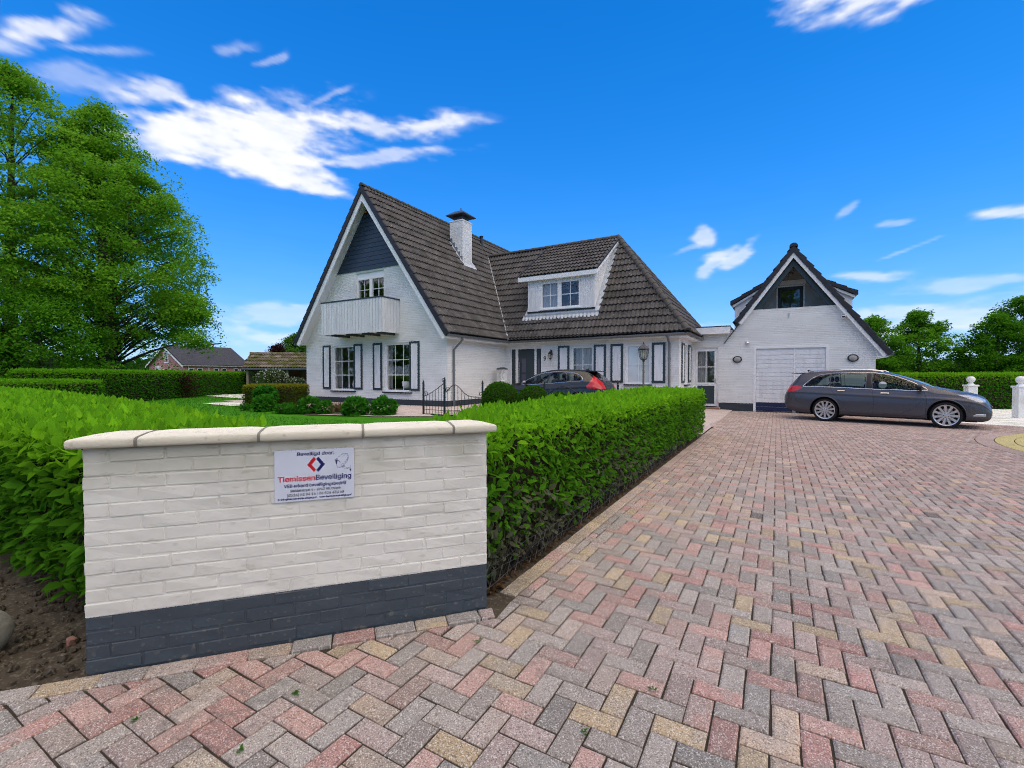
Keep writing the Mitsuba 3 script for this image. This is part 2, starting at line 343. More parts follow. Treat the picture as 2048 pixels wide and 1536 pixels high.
mat('step_brick', proc(lambda p, n, uv: mix((0.24, 0.12, 0.09), (0.34, 0.19, 0.15), fbm(p.x * 7, p.y * 7, p.z * 7, 2))), 0.85, 0.2)
mat('cobble', proc(lambda p, n, uv: mix((0.16, 0.155, 0.13), (0.27, 0.26, 0.225), fbm(p.x * 9, p.y * 9, p.z * 9, 4))), 0.8, 0.2, proc(lambda p, n, uv: 0.004 * fbm(p.x * 50, p.y * 50, p.z * 50, 3), 1e-3), 1.0)
mat('wire', (0.13, 0.13, 0.13), 0.45, 0.5, metallic=0.6)
mat('sign_white', (0.66, 0.70, 0.82), 0.25, 0.5)
mat('sign_red', (0.55, 0.012, 0.03), 0.4, 0.4)
mat('sign_navy', (0.012, 0.012, 0.12), 0.4, 0.4)
mat('sign_grey', (0.09, 0.09, 0.13), 0.4, 0.4)
mat('sign_edge', (0.22, 0.23, 0.26), 0.4, 0.4)
mat('red_leaf_dead', (0.15, 0.06, 0.035), 0.8, 0.2)
# ------------------------------------------------------------------ terrain
def gz(x, y):
    """driveway level: falls gently towards the garage"""
    return -0.005 * np.clip(y, -5, 40)


def lz(x, y):
    """lawn level: rises gently towards the house"""
    return np.clip(0.0 + 0.0135 * y, -0.05, 0.16)


def sheet(xs, ys, fz):
    X, Y = np.meshgrid(xs, ys, indexing='ij')
    v = np.stack([X, Y, fz(X, Y) + 0 * X], -1).reshape(-1, 3)
    n, m = len(xs), len(ys)
    i, j = np.meshgrid(np.arange(n - 1), np.arange(m - 1), indexing='ij')
    return raw(v, np.stack([i * m + j, (i + 1) * m + j, (i + 1) * m + j + 1, i * m + j + 1], -1).reshape(-1, 4))


def flat(poly, z, fz=None, seg=None):
    if seg:
        poly = poly.segmentize(seg)
    v, f = trimesh.creation.triangulate_polygon(poly, engine='earcut')
    v3 = np.c_[v, np.zeros(len(v))]
    v3[:, 2] = z if fz is None else fz(v[:, 0], v[:, 1]) + z
    return raw(v3, f)


put('ground', raw([[-900, -900, -0.42], [900, -900, -0.42], [900, 900, -0.42], [-900, 900, -0.42]], [[0, 1, 2, 3]]), 'field')
lab('ground', 'flat green fields around the plot, reaching the horizon', None, kind='structure')
put('lawn', cat([sheet(np.linspace(-46, -2.2, 40), np.linspace(2.35, 10.9, 12), lambda x, y: lz(x, y) - 0.01), sheet(np.linspace(-46, -9.4, 30), np.linspace(10.9, 40, 30), lambda x, y: lz(x, y) - 0.01)]), 'lawn')
lab('lawn', 'bright green mown lawn behind the front hedge', None, kind='structure')
# soil strips under the hedges
put('hedge_soil', cat([flat(sbox(-22, -0.6, -2.45, 2.6), 0.004 - 0.02), flat(Polygon([(-2.45, 0.9), (-1.36, 2.1), (-1.30, 2.5), (-1.38, 11.9), (-3.6, 11.9), (-3.6, 2.2), (-2.45, 2.2)]), 0.0, lambda x, y: gz(x, y) - 0.014, None)]), 'soil')
lab('hedge_soil', 'bare dark soil under the front hedges', None, kind='structure')
LZ = lambda x, y: lz(x, y)
put('garden_path', flat(Polygon([(-22, 11.6), (-16.6, 10.75), (-13.0, 9.75), (-9.4, 10.6), (-9.3, 11.2), (-9.3, 20), (-22, 20)]), 0.008, LZ, 1.0), 'path_paving')
lab('garden_path', 'pinkish paved path along the foot of the house', None, kind='structure')
put('lawn_path', cat([flat(Polygon([(-31.5, 13.8), (-27.6, 13.75), (-22, 13.1), (-22, 14.6), (-28, 16.2)]), 0.010, LZ, 1.0), flat(Polygon([(-21.2, 10.3), (-18.3, 10.0), (-18.0, 11.0), (-20.6, 11.5)]), 0.010, LZ, 1.0)]), 'pale_paving')
lab('lawn_path', 'pale paved paths crossing the lawn', None, kind='structure')
put('gravel_bed', flat(Polygon([(-12.2, 9.2), (-10.2, 9.6), (-8.6, 10.4), (-9.4, 11.0), (-13.0, 10.3)]), 0.014, LZ, .6), 'gravel')
lab('gravel_bed', 'pinkish gravel bed in front of the house corner', None, kind='structure')
put('flower_bed', cat([flat(Polygon([(-18.3, 10.2), (-15.6, 9.75), (-12.4, 9.0), (-10.8, 9.4), (-12.6, 9.9), (-17.6, 11.2)]), 0.011, LZ, .6), flat(sbox(-7.6, 9.0, -3.0, 10.7), 0.012, LZ, .8)]), 'soil')
lab('flower_bed', 'dark soil bed under the garden shrubs', None, kind='structure')
put('forecourt', sheet(np.linspace(-10.7, -1.55, 12), np.linspace(10.9, 21.0, 6), lambda x, y: np.interp(x, [-10.7, -6, -1.55], [0.16, 0.13, gz(0, 15) - 0.004])), 'path_paving')
lab('forecourt', 'paved forecourt before the front door', None, kind='structure')
put('side_terrace', cat([flat(Polygon([(4.6, 19.05), (9.5, 16.2), (24, 20), (24, 40), (2.0, 40), (2.0, 25)]), 0.0, lambda x, y: gz(x, y) - 0.004)]), 'pale_paving')
lab('side_terrace', 'pale mossy slab terrace beside the garage', None, kind='structure')

# ------------------------------------------------------------------ driveway of herringbone pavers
WA = np.array([-2.6804, 0.8079]); WD = np.array([0.65999, 0.75128]); WN = np.array([-0.75128, 0.65999]); WL = 1.871
CIRC, CR = np.array([9.12, 12.46]), 5.2
wl = lambda t, o: tuple(WA + WD * t + WN * o)
base_reg = Polygon([(-7, -3.2), (10, -3.2), (10, 16.0), (4.4, 19.1), (3.2, 20.6), (-3.1, 20.6), (-1.38, 13.0), (-1.38, 2.36), wl(WL + .02, -0.105), wl(-3.2, -0.105)])
circle = shapely.Point(*CIRC).buffer(CR + 0.31, 96)
herr = base_reg.difference(circle)
put('driveway', cat([flat(base_reg.difference(sbox(-7, 15, -1.38, 21)).union(sbox(-1.38, 12, 3.2, 20.62)), 0.0, lambda x, y: gz(x, y) - 0.011, 2.0)]), 'joint_sand')
lab('driveway', 'driveway of reddish and grey pavers laid in herringbone', None, kind='structure')


def paver_mesh(poly, z, tilt=(0, 0), c=0.0085, depth=0.03, uv=(0.5, 0.5)):
    p = shapely.geometry.polygon.orient(Polygon(poly.exterior.coords))
    q = p.buffer(-c, join_style='mitre')
    if q.is_empty or q.geom_type != 'Polygon' or len(q.exterior.coords) != len(p.exterior.coords):
        a = np.array(p.exterior.coords[:-1]); ctr = a.mean(0)
        b = ctr + (a - ctr) * 0.88
    else:
        q = shapely.geometry.polygon.orient(q)
        a = np.array(p.exterior.coords[:-1]); b = np.array(q.exterior.coords[:-1])
        k = np.argmin(np.hypot(*(b - a[0]).T)); b = np.roll(b, -k, 0)
    n = len(a); ctr = a.mean(0)
    zz = lambda s, o: z + o + (s - ctr) @ np.array(tilt)
    v = np.vstack([np.c_[b, zz(b, 0)], np.c_[a, zz(a, -c * 0.8)], np.c_[a, zz(a, -depth)]])
    i = np.arange(n); j = (i + 1) % n
    f = [[0, k, k + 1] for k in range(1, n - 1)]
    for lo, hi in ((n, 0), (2 * n, n)):
        f += np.stack([lo + i, lo + j, hi + j], 1).tolist() + np.stack([lo + i, hi + j, hi + i], 1).tolist()
    return v, np.array(f), np.tile(uv, (len(v), 1))


def paver_uv(far=0.0):
    r = RNG.random()
    w = np.array([.23, .20, .12, .09, .09, .12, .08, .03, .006, .034])
    return (RNG.choice(10, p=w / w.sum()) / 10.0, RNG.random())


pieces = []
S = 0.1
prep = shapely.prepared.prep(herr.buffer(-0.001))
inner = shapely.prepared.prep(herr)
for i in range(-52, 100):
    for j in range(-34, 208):
        k = (i + j) % 4
        if k == 2:
            w, h = 2, 1
        elif k == 0:
            w, h = 1, 2
        else:
            continue
        x0, y0 = i * S - 0.01, j * S - 0.03
        cx, cy = x0 + w * S / 2, y0 + h * S / 2
        v = np.array([cx, cy]); ah = v @ HEAD[:2]; ri = v @ RIGHT[:2]
        if ah < 0.55 or abs(ri) > 1.45 * ah + 0.9:
            continue
        g = 0.0036
        jx, jy, ja = RNG.normal(0, 0.0012, 3)
        if ah < 8:
            r = np.array([[x0 + g, y0 + g], [x0 + w * S - g, y0 + g], [x0 + w * S - g, y0 + h * S - g], [x0 + g, y0 + h * S - g]])
            ca = np.array([cx, cy]); a = ja * 4
            r = (r - ca) @ np.array([[math.cos(a), math.sin(a)], [-math.sin(a), math.cos(a)]]) + ca + (jx, jy) + RNG.normal(0, 0.0007, (4, 2))
        else:
            r = np.array([[x0 + g, y0 + g], [x0 + w * S - g, y0 + g], [x0 + w * S - g, y0 + h * S - g], [x0 + g, y0 + h * S - g]])
        P = Polygon(r)
        if not prep.contains(P):
            if not inner.intersects(P):
                continue
            P = P.intersection(herr)
            if P.geom_type != 'Polygon' or P.area < 0.0012:
                continue
            P = P.buffer(-0.002, join_style='mitre').simplify(0.004)
            if P.geom_type != 'Polygon' or P.is_empty or P.area < 0.0009:
                continue
        pieces.append((ah * ah + ri * ri, paver_mesh(P, gz(0, cy) + RNG.normal(0, 0.0012), RNG.normal(0, 0.008, 2) if ah < 8 else (0, 0), uv=paver_uv())))
# soldier row along the hedge and along the wall
for y in np.arange(2.44, 13.0, 0.203):
    P = sbox(-1.50 + RNG.normal(0, .0015), y, -1.386, y + 0.195)
    pieces.append((1.0 + y * y, paver_mesh(P, gz(0, y) + 0.002, RNG.normal(0, 0.008, 2), uv=(RNG.choice([.9, .6, .2, .4, 0.0, .7]), RNG.random()))))
t = -3.1
while t < WL - 0.03:
    L = 0.2 * (0.85 + 0.3 * RNG.random())
    P = Polygon([wl(t + .003, -0.102), wl(min(t + L, WL + .02) - .003, -0.102), wl(min(t + L, WL + .02) - .003 + RNG.normal(0, .006), -0.006), wl(t + .003 + RNG.normal(0, .006), -0.006)])
    pieces.append((0.0 + (P.centroid.x ** 2 + P.centroid.y ** 2), paver_mesh(P, 0.001 + RNG.normal(0, .002), RNG.normal(0, 0.010, 2), uv=paver_uv() if t > -.25 else (0.1, 1.0))))
    t += L
pieces.sort(key=lambda q: q[0])


def join_pieces(ps):
    v, f, u, n = [], [], [], 0
    for _, (a, b, c) in ps:
        v.append(a); f.append(b + n); u.append(c); n += len(a)
    return raw(np.vstack(v), np.vstack(f)), np.vstack(u)


def in_view(P):
    w = (P - EYE) @ LOOK
    return w > 0.3 and abs((P - EYE) @ RIGHT) < 1.14 * w and abs(P[2] - 1.35) < 0.87 * w


count = 0
rest = []
for d2, pm in pieces:
    if count < 300 and in_view(pm[0].mean(0)):
        put('driveway__paver', raw(pm[0], pm[1]), 'paver', False, uv=pm[2]); count += 1
    else:
        rest.append((d2, pm))
m, u = join_pieces(rest)
put('driveway__paver_field', m, 'paver', False, uv=u)
lab('driveway__paver_field', kind='stuff')
# the round motif: rings of curved pavers
ring_rest = []
for k in range(7):
    r1 = CR + 0.30 - k * 0.30; r0 = r1 - 0.285
    nseg = max(8, int(2 * math.pi * r1 / 0.5))
    for s in range(nseg):
        a0, a1 = 2 * math.pi * s / nseg, 2 * math.pi * (s + 1) / nseg
        mid = CIRC + r1 * np.array([math.cos((a0 + a1) / 2), math.sin((a0 + a1) / 2)])
        if mid[0] > 7.5:
            continue
        aa = np.linspace(a0 + 0.002, a1 - 0.002, 4)
        P = Polygon([tuple(CIRC + r1 * np.array([math.cos(a), math.sin(a)])) for a in aa] + [tuple(CIRC + r0 * np.array([math.cos(a), math.sin(a)])) for a in aa[::-1]])
        z = gz(0, mid[1]); v, f, u = paver_mesh(P, z + 0.002, c=0.006, uv=(0.0, RNG.random()))
        ring_rest.append((k, (v, f, u)))
for k, (v, f, u) in ring_rest:
    put('driveway__ring_paver', raw(v, f), 'paver' if k == 0 else 'yellow_paver', False, uv=u)
put('driveway__ring_bed', flat(shapely.Point(*CIRC).buffer(CR - 1.75, 64).intersection(sbox(0, 0, 11, 30)), 0.0, lambda x, y: gz(x, y) - 0.002), 'yellow_paver')

# ------------------------------------------------------------------ front wall
W3 = np.array([*WD, 0.0]); N3 = np.array([*WN, 0.0])
WM = np.eye(4); WM[:3, 0] = W3; WM[:3, 1] = N3; WM[:3, 2] = (0, 0, 1); WM[:3, 3] = (*WA, 0)     # wall frame: t along, o into the wall, z


def mitred(o0, o1, t0, t1):
    """plan of a slab of the wall whose ends are cut along the two hedge directions"""
    q = lambda t, o, e: (t + o * e, o)
    return Polygon([q(t0, o0, 0.35), q(t1, o0, -0.35), q(t1, o1, -0.35), q(t0, o1, 0.35)])


TH = 0.20
put('front_wall__core', tf(ext(mitred(0.0032, TH, 0.001, WL - 0.001), 1.03, -0.004), WM), 'painted_brick_white')
put('front_wall__plinth_core', tf(ext(mitred(0.0025, TH + .003, 0.0005, WL - 0.0005), 0.4045, -0.15), WM), 'painted_brick_slate')
CH = 1.022 / 16
white_bricks = []
for k in range(16):
    z0 = k * CH
    t = -(0.11 if k % 2 else 0.0) - (0.035 * RNG.random())
    while t < WL - 0.02:
        t0, t1 = max(t + 0.005, 0.0 + RNG.normal(0, .0015)), min(t + 0.215, WL + RNG.normal(0, .0015))
        if t1 - t0 > 0.03:
            dz = RNG.normal(0, 0.0012, 2)
            b = bx(t0, t1, -0.0005 + RNG.normal(0, 0.0010), 0.06, z0 + 0.0035 + dz[0], z0 + CH - 0.0035 + dz[1], 0.0028)
            b.vertices += RNG.normal(0, 0.0014, b.vertices.shape)
            key = put('front_wall__brick', tf(b, WM), 'painted_brick_slate' if k < 3.5 else 'painted_brick_white', False)
        t += 0.2185 + RNG.normal(0, 0.002)
lab('front_wall', 'low white painted brick wall with a dark slate base and pale coping, at the front corner', 'wall')
# coping stones: rounded nose, joints of grey mortar
prof = [(-0.030, 1.024)] + [(-0.030 - 0.015 * math.sin(a) ** .7, 1.046 - 0.022 * math.cos(a)) for a in np.linspace(0.25, math.pi - 0.35, 10)] + [(-0.018, 1.0705), (0.10, 1.078), (TH - .01, 1.077), (TH + 0.010, 1.074), (TH + 0.015, 1.064), (TH + 0.015, 1.024)]
ts = [-0.03, 0.211, 0.707, 1.192, 1.671, 1.903]
for a, b in zip(ts[:-1], ts[1:]):
    e0 = 0.35 if a == ts[0] else 0.0; e1 = -0.35 if b == ts[-1] else 0.0
    secs = np.linspace(0, 1, 8)
    n = len(prof); v = []
    for s in secs:
        for o, z in prof:
            ta, tb = a + 0.0055 * (e0 == 0) + o * e0, b - 0.0055 * (e1 == 0) + o * e1
            ed = 0.006 * ((s == 0) or (s == 1))
            v.append((ta + (tb - ta) * s, o + (ed if o < 0 else -ed * (o > .1)), z - (ed * 0.7 if z > 1.06 else 0)))
    v = np.array(v); f = []
    for si in range(len(secs) - 1):
        for i in range(n):
            j = (i + 1) % n
            f.append([si * n + i, (si + 1) * n + i, (si + 1) * n + j, si * n + j])
    f = np.array(f); f = np.vstack([f[:, [0, 1, 2]], f[:, [0, 2, 3]]])
    caps = []
    vv, ff = trimesh.creation.triangulate_polygon(Polygon(prof), engine='earcut')
    for off in (0, (len(secs) - 1) * n):
        idx = [off + int(np.argmin(np.hypot(*(np.array(prof) - q).T))) for q in vv]
        caps += [[idx[x] for x in tri] for tri in ff]
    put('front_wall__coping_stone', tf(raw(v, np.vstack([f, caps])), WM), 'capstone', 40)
for a in ts[1:-1]:
    put('front_wall__coping_joint', tf(ext(Polygon([(o * 1.0 + (0.003 if o < 0 else -0.003), z - 0.002) for o, z in prof]), 0.012), WM @ frame((a - 0.006, 0, 0), (0, 1, 0), (0, 0, 1))), 'mortar')

# ------------------------------------------------------------------ security sign on the wall
SX0, SZ0, SW, SH = 0.770, 0.710, 0.376, 0.260
put('security_sign__board', tf(bx(SX0, SX0 + SW, -0.0075, -0.0035, SZ0, SZ0 + SH, 0.0006), WM), 'sign_white')
put('security_sign__backing', tf(bx(SX0 - .0008, SX0 + SW + .0008, -0.0042, -0.0012, SZ0 - .0008, SZ0 + SH + .0008), WM), 'sign_edge')
lab('security_sign', 'white security company sign with a red and blue diamond emblem, fixed to the front wall', 'sign')
SM = WM @ frame((SX0, -0.0075, SZ0), (1, 0, 0), (0, 0, 1))


def text_on(part, s, x0, x1, base, mt, cap=None, bold=False, M=SM):
    m = meshkit.text_mesh(s, 1.0, depth=0.001, bold=bold)
    lo, hi = m.bounds
    sx = (x1 - x0) / (hi[0] - lo[0]); sy = cap if cap else sx
    v = m.vertices.copy()
    v[:, 0] = (v[:, 0] - lo[0]) * sx + x0; v[:, 1] = v[:, 1] * sy + base; v[:, 2] = v[:, 2] * 0.5
    ms = [raw(v, m.faces)]
    if bold:
        ms += [raw(v + [d, e, 1e-5 * k], m.faces) for k, (d, e) in enumerate([(.0005, .0003), (-.0005, -.0003)], 1)]
    put(part, tf(cat(ms), M), mt)


fx = lambda f: f * SW
fy = lambda f: (1 - f) * SH
text_on('security_sign__lettering', 'Beveiligd door:', fx(.278), fx(.742), fy(.112), 'sign_navy', 0.0165, True)
text_on('security_sign__lettering', 'Tiemissen', fx(.040), fx(.497), fy(.605), 'sign_red', 0.0250, True)
text_on('security_sign__lettering', 'Beveiliging', fx(.508), fx(.962), fy(.605), 'sign_navy', 0.0250, True)
text_on('security_sign__lettering', 'VEB erkend beveiligingsbedrijf', fx(.115), fx(.898), fy(.725), 'sign_navy', 0.0155, True)
text_on('security_sign__lettering', 'Melderstraat 4 \u2022 6942 NK Didam', fx(.193), fx(.822), fy(.815), 'sign_grey', 0.0130, True)
text_on('security_sign__lettering', '(0316) 52 84 14 : 06 526 430 68', fx(.152), fx(.868), fy(.900), 'sign_grey', 0.0135, True)
text_on('security_sign__lettering', 'E: info@tiemissenbeveiliging.nl', fx(.040), fx(.515), fy(.962), 'sign_navy', 0.0085, True)
text_on('security_sign__lettering', 'www.tiemissenbeveiliging.nl', fx(.550), fx(.962), fy(.962), 'sign_navy', 0.0085, True)


def flat_mark(part, pts, mt, z=0.0006):
    put(part, tf(ext(Polygon(pts), z), SM), mt)


def px(x, y):
    """sign artwork units: x 0..1617, y 0..1043 (y down)"""
    return (x / 1617 * SW, (1 - y / 1043) * SH)


flat_mark('security_sign__emblem', [px(*q) for q in [(785, 150), (645, 315), (785, 465), (825, 420), (738, 315), (828, 205)]], 'sign_red')
flat_mark('security_sign__emblem', [px(*q) for q in [(873, 155), (1010, 315), (873, 470), (832, 425), (922, 315), (832, 200)]], 'sign_navy')


def stroke(pts, w=5):
    g = LineString([px(*q) for q in pts]).buffer(w / 1617 * SW / 2, cap_style='flat')
    return ext(g, 0.0006)


put('security_sign__camera_drawing', tf(cat([stroke(s, w) for s, w in [
    ([(1215, 240), (1390, 110), (1470, 115), (1495, 170), (1455, 270), (1350, 345)], 7), ([(1495, 170), (1500, 205), (1465, 300), (1345, 395), (1345, 345)], 6),
    ([(1345, 345), (1340, 410), (1275, 410), (1240, 320)], 6), ([(1370, 185), (1445, 125)], 5), ([(1370, 410), (1540, 455), (1540, 365)], 6), ([(1410, 400), (1410, 360)], 6), ([(1410, 395), (1520, 425)], 5)]]
    + [ext(Polygon([px(*q) for q in s]), 0.0007) for s in [[(1213, 235), (1290, 240), (1268, 262), (1262, 330), (1240, 320)], [(1290, 240), (1330, 300), (1318, 300), (1285, 262)], [(1360, 395), (1410, 350), (1385, 405)], [(1525, 440), (1555, 440), (1555, 490), (1528, 490)]]]), SM), 'sign_navy')


# ------------------------------------------------------------------ leaves and hedges
def leaf_template(kind):
    """leaf of length 1 along +x, width about 0.45, folded at the midrib and bent; (vertices, faces)."""
    if kind == 8:
        xs = [0.0, 0.32, 0.70, 1.0]; ws = [0, 0.225, 0.19, 0]
        v = [(0, 0, 0)]
        for x, w in zip(xs[1:3], ws[1:3]):
            b = -0.20 * x * x
            v += [(x, w, b + 0.05), (x, 0, b), (x, -w, b + 0.05)]
        v += [(1.0, 0, -0.24)]
        f = [(0, 2, 1), (0, 3, 2), (1, 2, 5), (1, 5, 4), (2, 3, 6), (2, 6, 5), (4, 5, 7), (5, 6, 7)]
    elif kind == 4:
        v = [(0, 0, 0), (0.45, 0.24, 0.03), (0.5, 0, -0.04), (0.45, -0.24, 0.03), (1, 0, -0.2)]
        f = [(0, 2, 1), (0, 3, 2), (1, 2, 4), (2, 3, 4)]
    else:
        v = [(0, 0, 0), (0.5, 0.27, 0), (1, 0, -0.12), (0.5, -0.27, 0)]
        f = [(0, 2, 1), (0, 3, 2)]
    return np.array(v, float), np.array(f)


def leaves(P, D, Nn, L, W, kind):
    """P positions, D directions (leaf axis), Nn approximate normals, L lengths, W width factors -> vertices, faces per leaf."""
    tv, tfc = leaf_template(kind)
    D = D / np.linalg.norm(D, axis=1, keepdims=True)
    B = np.cross(Nn, D); B /= np.linalg.norm(B, axis=1, keepdims=True) + 1e-9
    N = np.cross(D, B)
    v = P[:, None] + L[:, None, None] * (tv[None, :, 0:1] * D[:, None] + (tv[None, :, 1:2] * W[:, None, None]) * B[:, None] + tv[None, :, 2:3] * N[:, None])
    f = tfc[None] + (np.arange(len(P)) * len(tv))[:, None, None]
    return v, f


def unit(n):
    v = RNG.normal(size=(n, 3)); return v / np.linalg.norm(v, axis=1, keepdims=True)


def surf_points(poly, z0f, ztop, per_m2_side, per_m2_top, rnd=0.12, sides=None):
    """sample the sides and the top of a clipped hedge of plan poly; returns P, outward normals."""
    Ps, Ns = [], []
    c = np.array(shapely.geometry.polygon.orient(poly).exterior.coords)
    for k in range(len(c) - 1):
        if sides is not None and k not in sides:
            continue
        a, b = c[k], c[k + 1]; L = np.hypot(*(b - a))
        n = int(L * (ztop - z0f) * per_m2_side)
        s, z = RNG.random(n), z0f + RNG.random(n) * (ztop - z0f)
        nr = np.array([(b - a)[1], -(b - a)[0], 0]) / L
        p = np.c_[a + (b - a) * s[:, None], z]
        Ps.append(p); Ns.append(np.tile(nr, (n, 1)))
    x0, y0, x1, y1 = poly.bounds
    n = int((x1 - x0) * (y1 - y0) * per_m2_top)
    q = np.c_[x0 + RNG.random(n) * (x1 - x0), y0 + RNG.random(n) * (y1 - y0)]
    q = q[shapely.contains_xy(poly, q[:, 0], q[:, 1])]
    Ps.append(np.c_[q, np.full(len(q), ztop)]); Ns.append(np.tile([0, 0, 1.0], (len(q), 1)))
    return np.vstack(Ps), np.vstack(Ns)


def hedge(key, poly, z0, zt, L0, dens, kind, col_lo, col_hi, core=0.10, parts=0, wave=0.05, top_young=1.0, dusty=None, depth=0.09, lift=0.25, topmul=1.3, twig='twig', grow=0.0):
    P, N = surf_points(poly, z0, zt, dens, dens * topmul)
    n = len(P)
    is_top = N[:, 2] > 0.5
    h = (P[:, 2] - z0) / (zt - z0)
    w = meshkit.fbm(P * 1.6, 3, 5) - 0.5
    P = P + N * (w * 2 * wave)[:, None]
    # round the shoulder a little
    edge = np.clip((h - 0.86) / 0.14, 0, 1) * (~is_top)
    P -= N * (edge ** 2 * 0.07)[:, None]
    d2e = np.array([poly.exterior.distance(shapely.Point(a, b)) for a, b in P[:, :2]]) if n < 60000 else shapely.distance(poly.exterior, shapely.points(P[:, :2]))
    P[:, 2] -= is_top * np.clip(1 - d2e / 0.16, 0, 1) ** 2 * 0.05
    P[:, 2] += is_top * grow * RNG.random(n) ** 3
    P -= N * (RNG.random(n) ** 1.5 * depth)[:, None]
    up = np.array([0, 0, 1.0])
    R = unit(n)
    D = np.where(is_top[:, None], up * 0.75 + R * 0.8, N * 0.55 + R * 0.75 + up * lift)
    NN = np.where(is_top[:, None], R * 0.8 + up * 0.5 + N * 0.2, up * 0.75 + N * 0.7 + unit(n) * 0.45)
    L = L0 * (0.50 + 0.75 * RNG.random(n)); Wd = 0.85 + 0.5 * RNG.random(n)
    v, f = leaves(P, D, NN, L, Wd, kind)
    young = np.clip((h - 0.62) / 0.38, 0, 1) ** 1.2 * top_young
    young = np.where(is_top, top_young, young * 0.9) * (0.6 + 0.6 * RNG.random(n)) * (0.7 + 0.6 * meshkit.noise(P * 3.0, 4))
    young = np.clip(young, 0, 1)[:, None]
    old = np.array(col_lo) * (0.65 + 0.7 * RNG.random(n))[:, None] * np.array([1, 1, 1.0])
    C = old * (1 - young) + np.array(col_hi) * (0.85 + 0.3 * RNG.random(n))[:, None] * young
    if dusty is not None:
        k = dusty(P, h)
        pick = (RNG.random(n) < k)[:, None]
        C = np.where(pick, np.array([0.150, 0.165, 0.098]) * (0.7 + 0.6 * RNG.random(n))[:, None], C)
    keep = np.ones(n, bool)
    if parts:
        dist = np.linalg.norm(P - EYE, axis=1)
        vis = np.array([in_view(p) for p in P]) & (RNG.random(n) < 0.75)
        order = np.argsort(np.where(vis, dist, 1e9))[:parts]
        for i in order:
            put(key + '__leaf', raw(v[i], f[i] - i * v.shape[1]), 'leaf', True, color=np.tile(C[i], (v.shape[1], 1)))
        keep[order] = False
    vi = v[keep]; m = vi.shape[1]
    ff = leaf_template(kind)[1][None] + (np.arange(len(vi)) * m)[:, None, None]
    put(key + '__foliage', raw(vi.reshape(-1, 3), ff.reshape(-1, 3)), 'leaf', kind == 8, color=np.repeat(C[keep], m, 0))
    lab(key + '__foliage', kind='stuff')
    ip = poly.buffer(-core, join_style='mitre')
    put(key + '__twig_shade_core', ext(ip, zt - core - z0 - 0.02, z0 + 0.02), twig)  # solid dark core in place of twigs, added to block light


G_LO, G_HI = (0.075, 0.225, 0.014), (0.245, 0.555, 0.020)
left_poly = Polygon([(-19.5, 0.98), (-3.03, 0.98), (-2.93, 1.12), (-2.70, 1.40), (-2.90, 1.86), (-5, 2.28), (-9.0, 2.85), (-14, 3.4), (-19.5, 3.6)])
hedge('front_hedge', left_poly, 0.10, 0.985, 0.092, 820, 8, G_LO, G_HI, parts=300, core=0.13, depth=0.12, grow=0.05)
lab('front_hedge', 'clipped laurel hedge with lime green top to the left of the white wall', 'hedge')
right_poly = Polygon([(-1.56, 2.40), (-1.55, 8.6), (-1.44, 10.3), (-1.44, 11.3), (-1.62, 11.6), (-1.9, 11.7), (-2.85, 11.7), (-2.78, 5.5), (-2.62, 3.9), (-2.32, 2.72), (-2.0, 2.5), (-1.72, 2.46)])


def dust(P, h):
    patch = meshkit.fbm(P * np.array([2.0, 1.1, 2.2]), 3, 12)
    return np.clip((0.62 - h) * 1.7, 0, 1) * np.clip((patch - 0.33) * 4, 0, 1) * (P[:, 0] > -1.8) * np.clip((9.5 - P[:, 1]) / 4, 0.25, 1) * 0.95


hedge('front_hedge', right_poly, 0.02, 1.00, 0.085, 640, 8, (0.034, 0.115, 0.008), G_HI, parts=300, core=0.13, depth=0.12, dusty=dust, grow=0.05) if False else None
hedge('driveway_hedge', right_poly, 0.06, 0.995, 0.070, 980, 8, (0.088, 0.255, 0.016), G_HI, parts=300, core=0.13, depth=0.12, dusty=dust, grow=0.05)
lab('driveway_hedge', 'long clipped laurel hedge beside the driveway, dusty brown near its foot', 'hedge')
# bare twigs and dead leaves at the foot of the driveway hedge
tw = []
for _ in range(1500):
    y = 2.45 + 8.6 * RNG.random() ** 1.5; x = -1.62 + RNG.normal(0, 0.035); z = 0.0 + gz(0, y)
    a = RNG.normal(0, 0.5, 2); h = 0.10 + 0.22 * RNG.random()
    p = np.array([[x, y, z], [x + a[0] * h * 0.25, y + a[1] * h * 0.5, z + h * 0.55], [x + a[0] * h * 0.6, y + a[1] * h * 1.1, z + h]])
    tw.append(tube(p, [0.0035, 0.0025, 0.0012], 3))
put('driveway_hedge__bare_twigs', cat(tw), 'bark')
lab('driveway_hedge__bare_twigs', kind='stuff')
ws = []
for y in np.arange(2.3, 10.6, 0.10):        # sagging wire netting along the foot of the hedge
    for s in (0, 1):
        q = np.array([[-1.545 + 0.012 * math.sin(7 * y + s), y + (0.10 if s else 0) + (0.1 - 0.2 * s) * k + RNG.normal(0, .006), gz(0, y) + 0.002 + 0.17 * k + 0.012 * math.sin(9 * y)] for k in np.linspace(0, 1, 5)])
        ws.append(tube(q, 0.0011, 3))
for zz in (0.05, 0.11, 0.172):
    ws.append(tube([[-1.540, y, gz(0, y) + zz + 0.012 * math.sin(9 * y + zz * 40)] for y in np.arange(2.3, 10.7, 0.06)], 0.0015, 3))
put('wire_netting', cat(ws), 'wire')
lab('wire_netting', 'low sagging wire netting along the foot of the driveway hedge', 'fence')
litter = []
cl = []
n = 900
q = np.c_[-1.62 + 0.09 * RNG.random(n), 2.4 + 8.8 * RNG.random(n) ** 1.6, np.zeros(n)]; q[:, 2] = gz(0, q[:, 1]) + 0.004 + 0.012 * RNG.random(n)
v, f = leaves(q, unit(n) * [1, 1, .35], unit(n) * 0.6 + [0, 0, 1], 0.03 + 0.035 * RNG.random(n), 0.8 + 0.5 * RNG.random(n), 4)
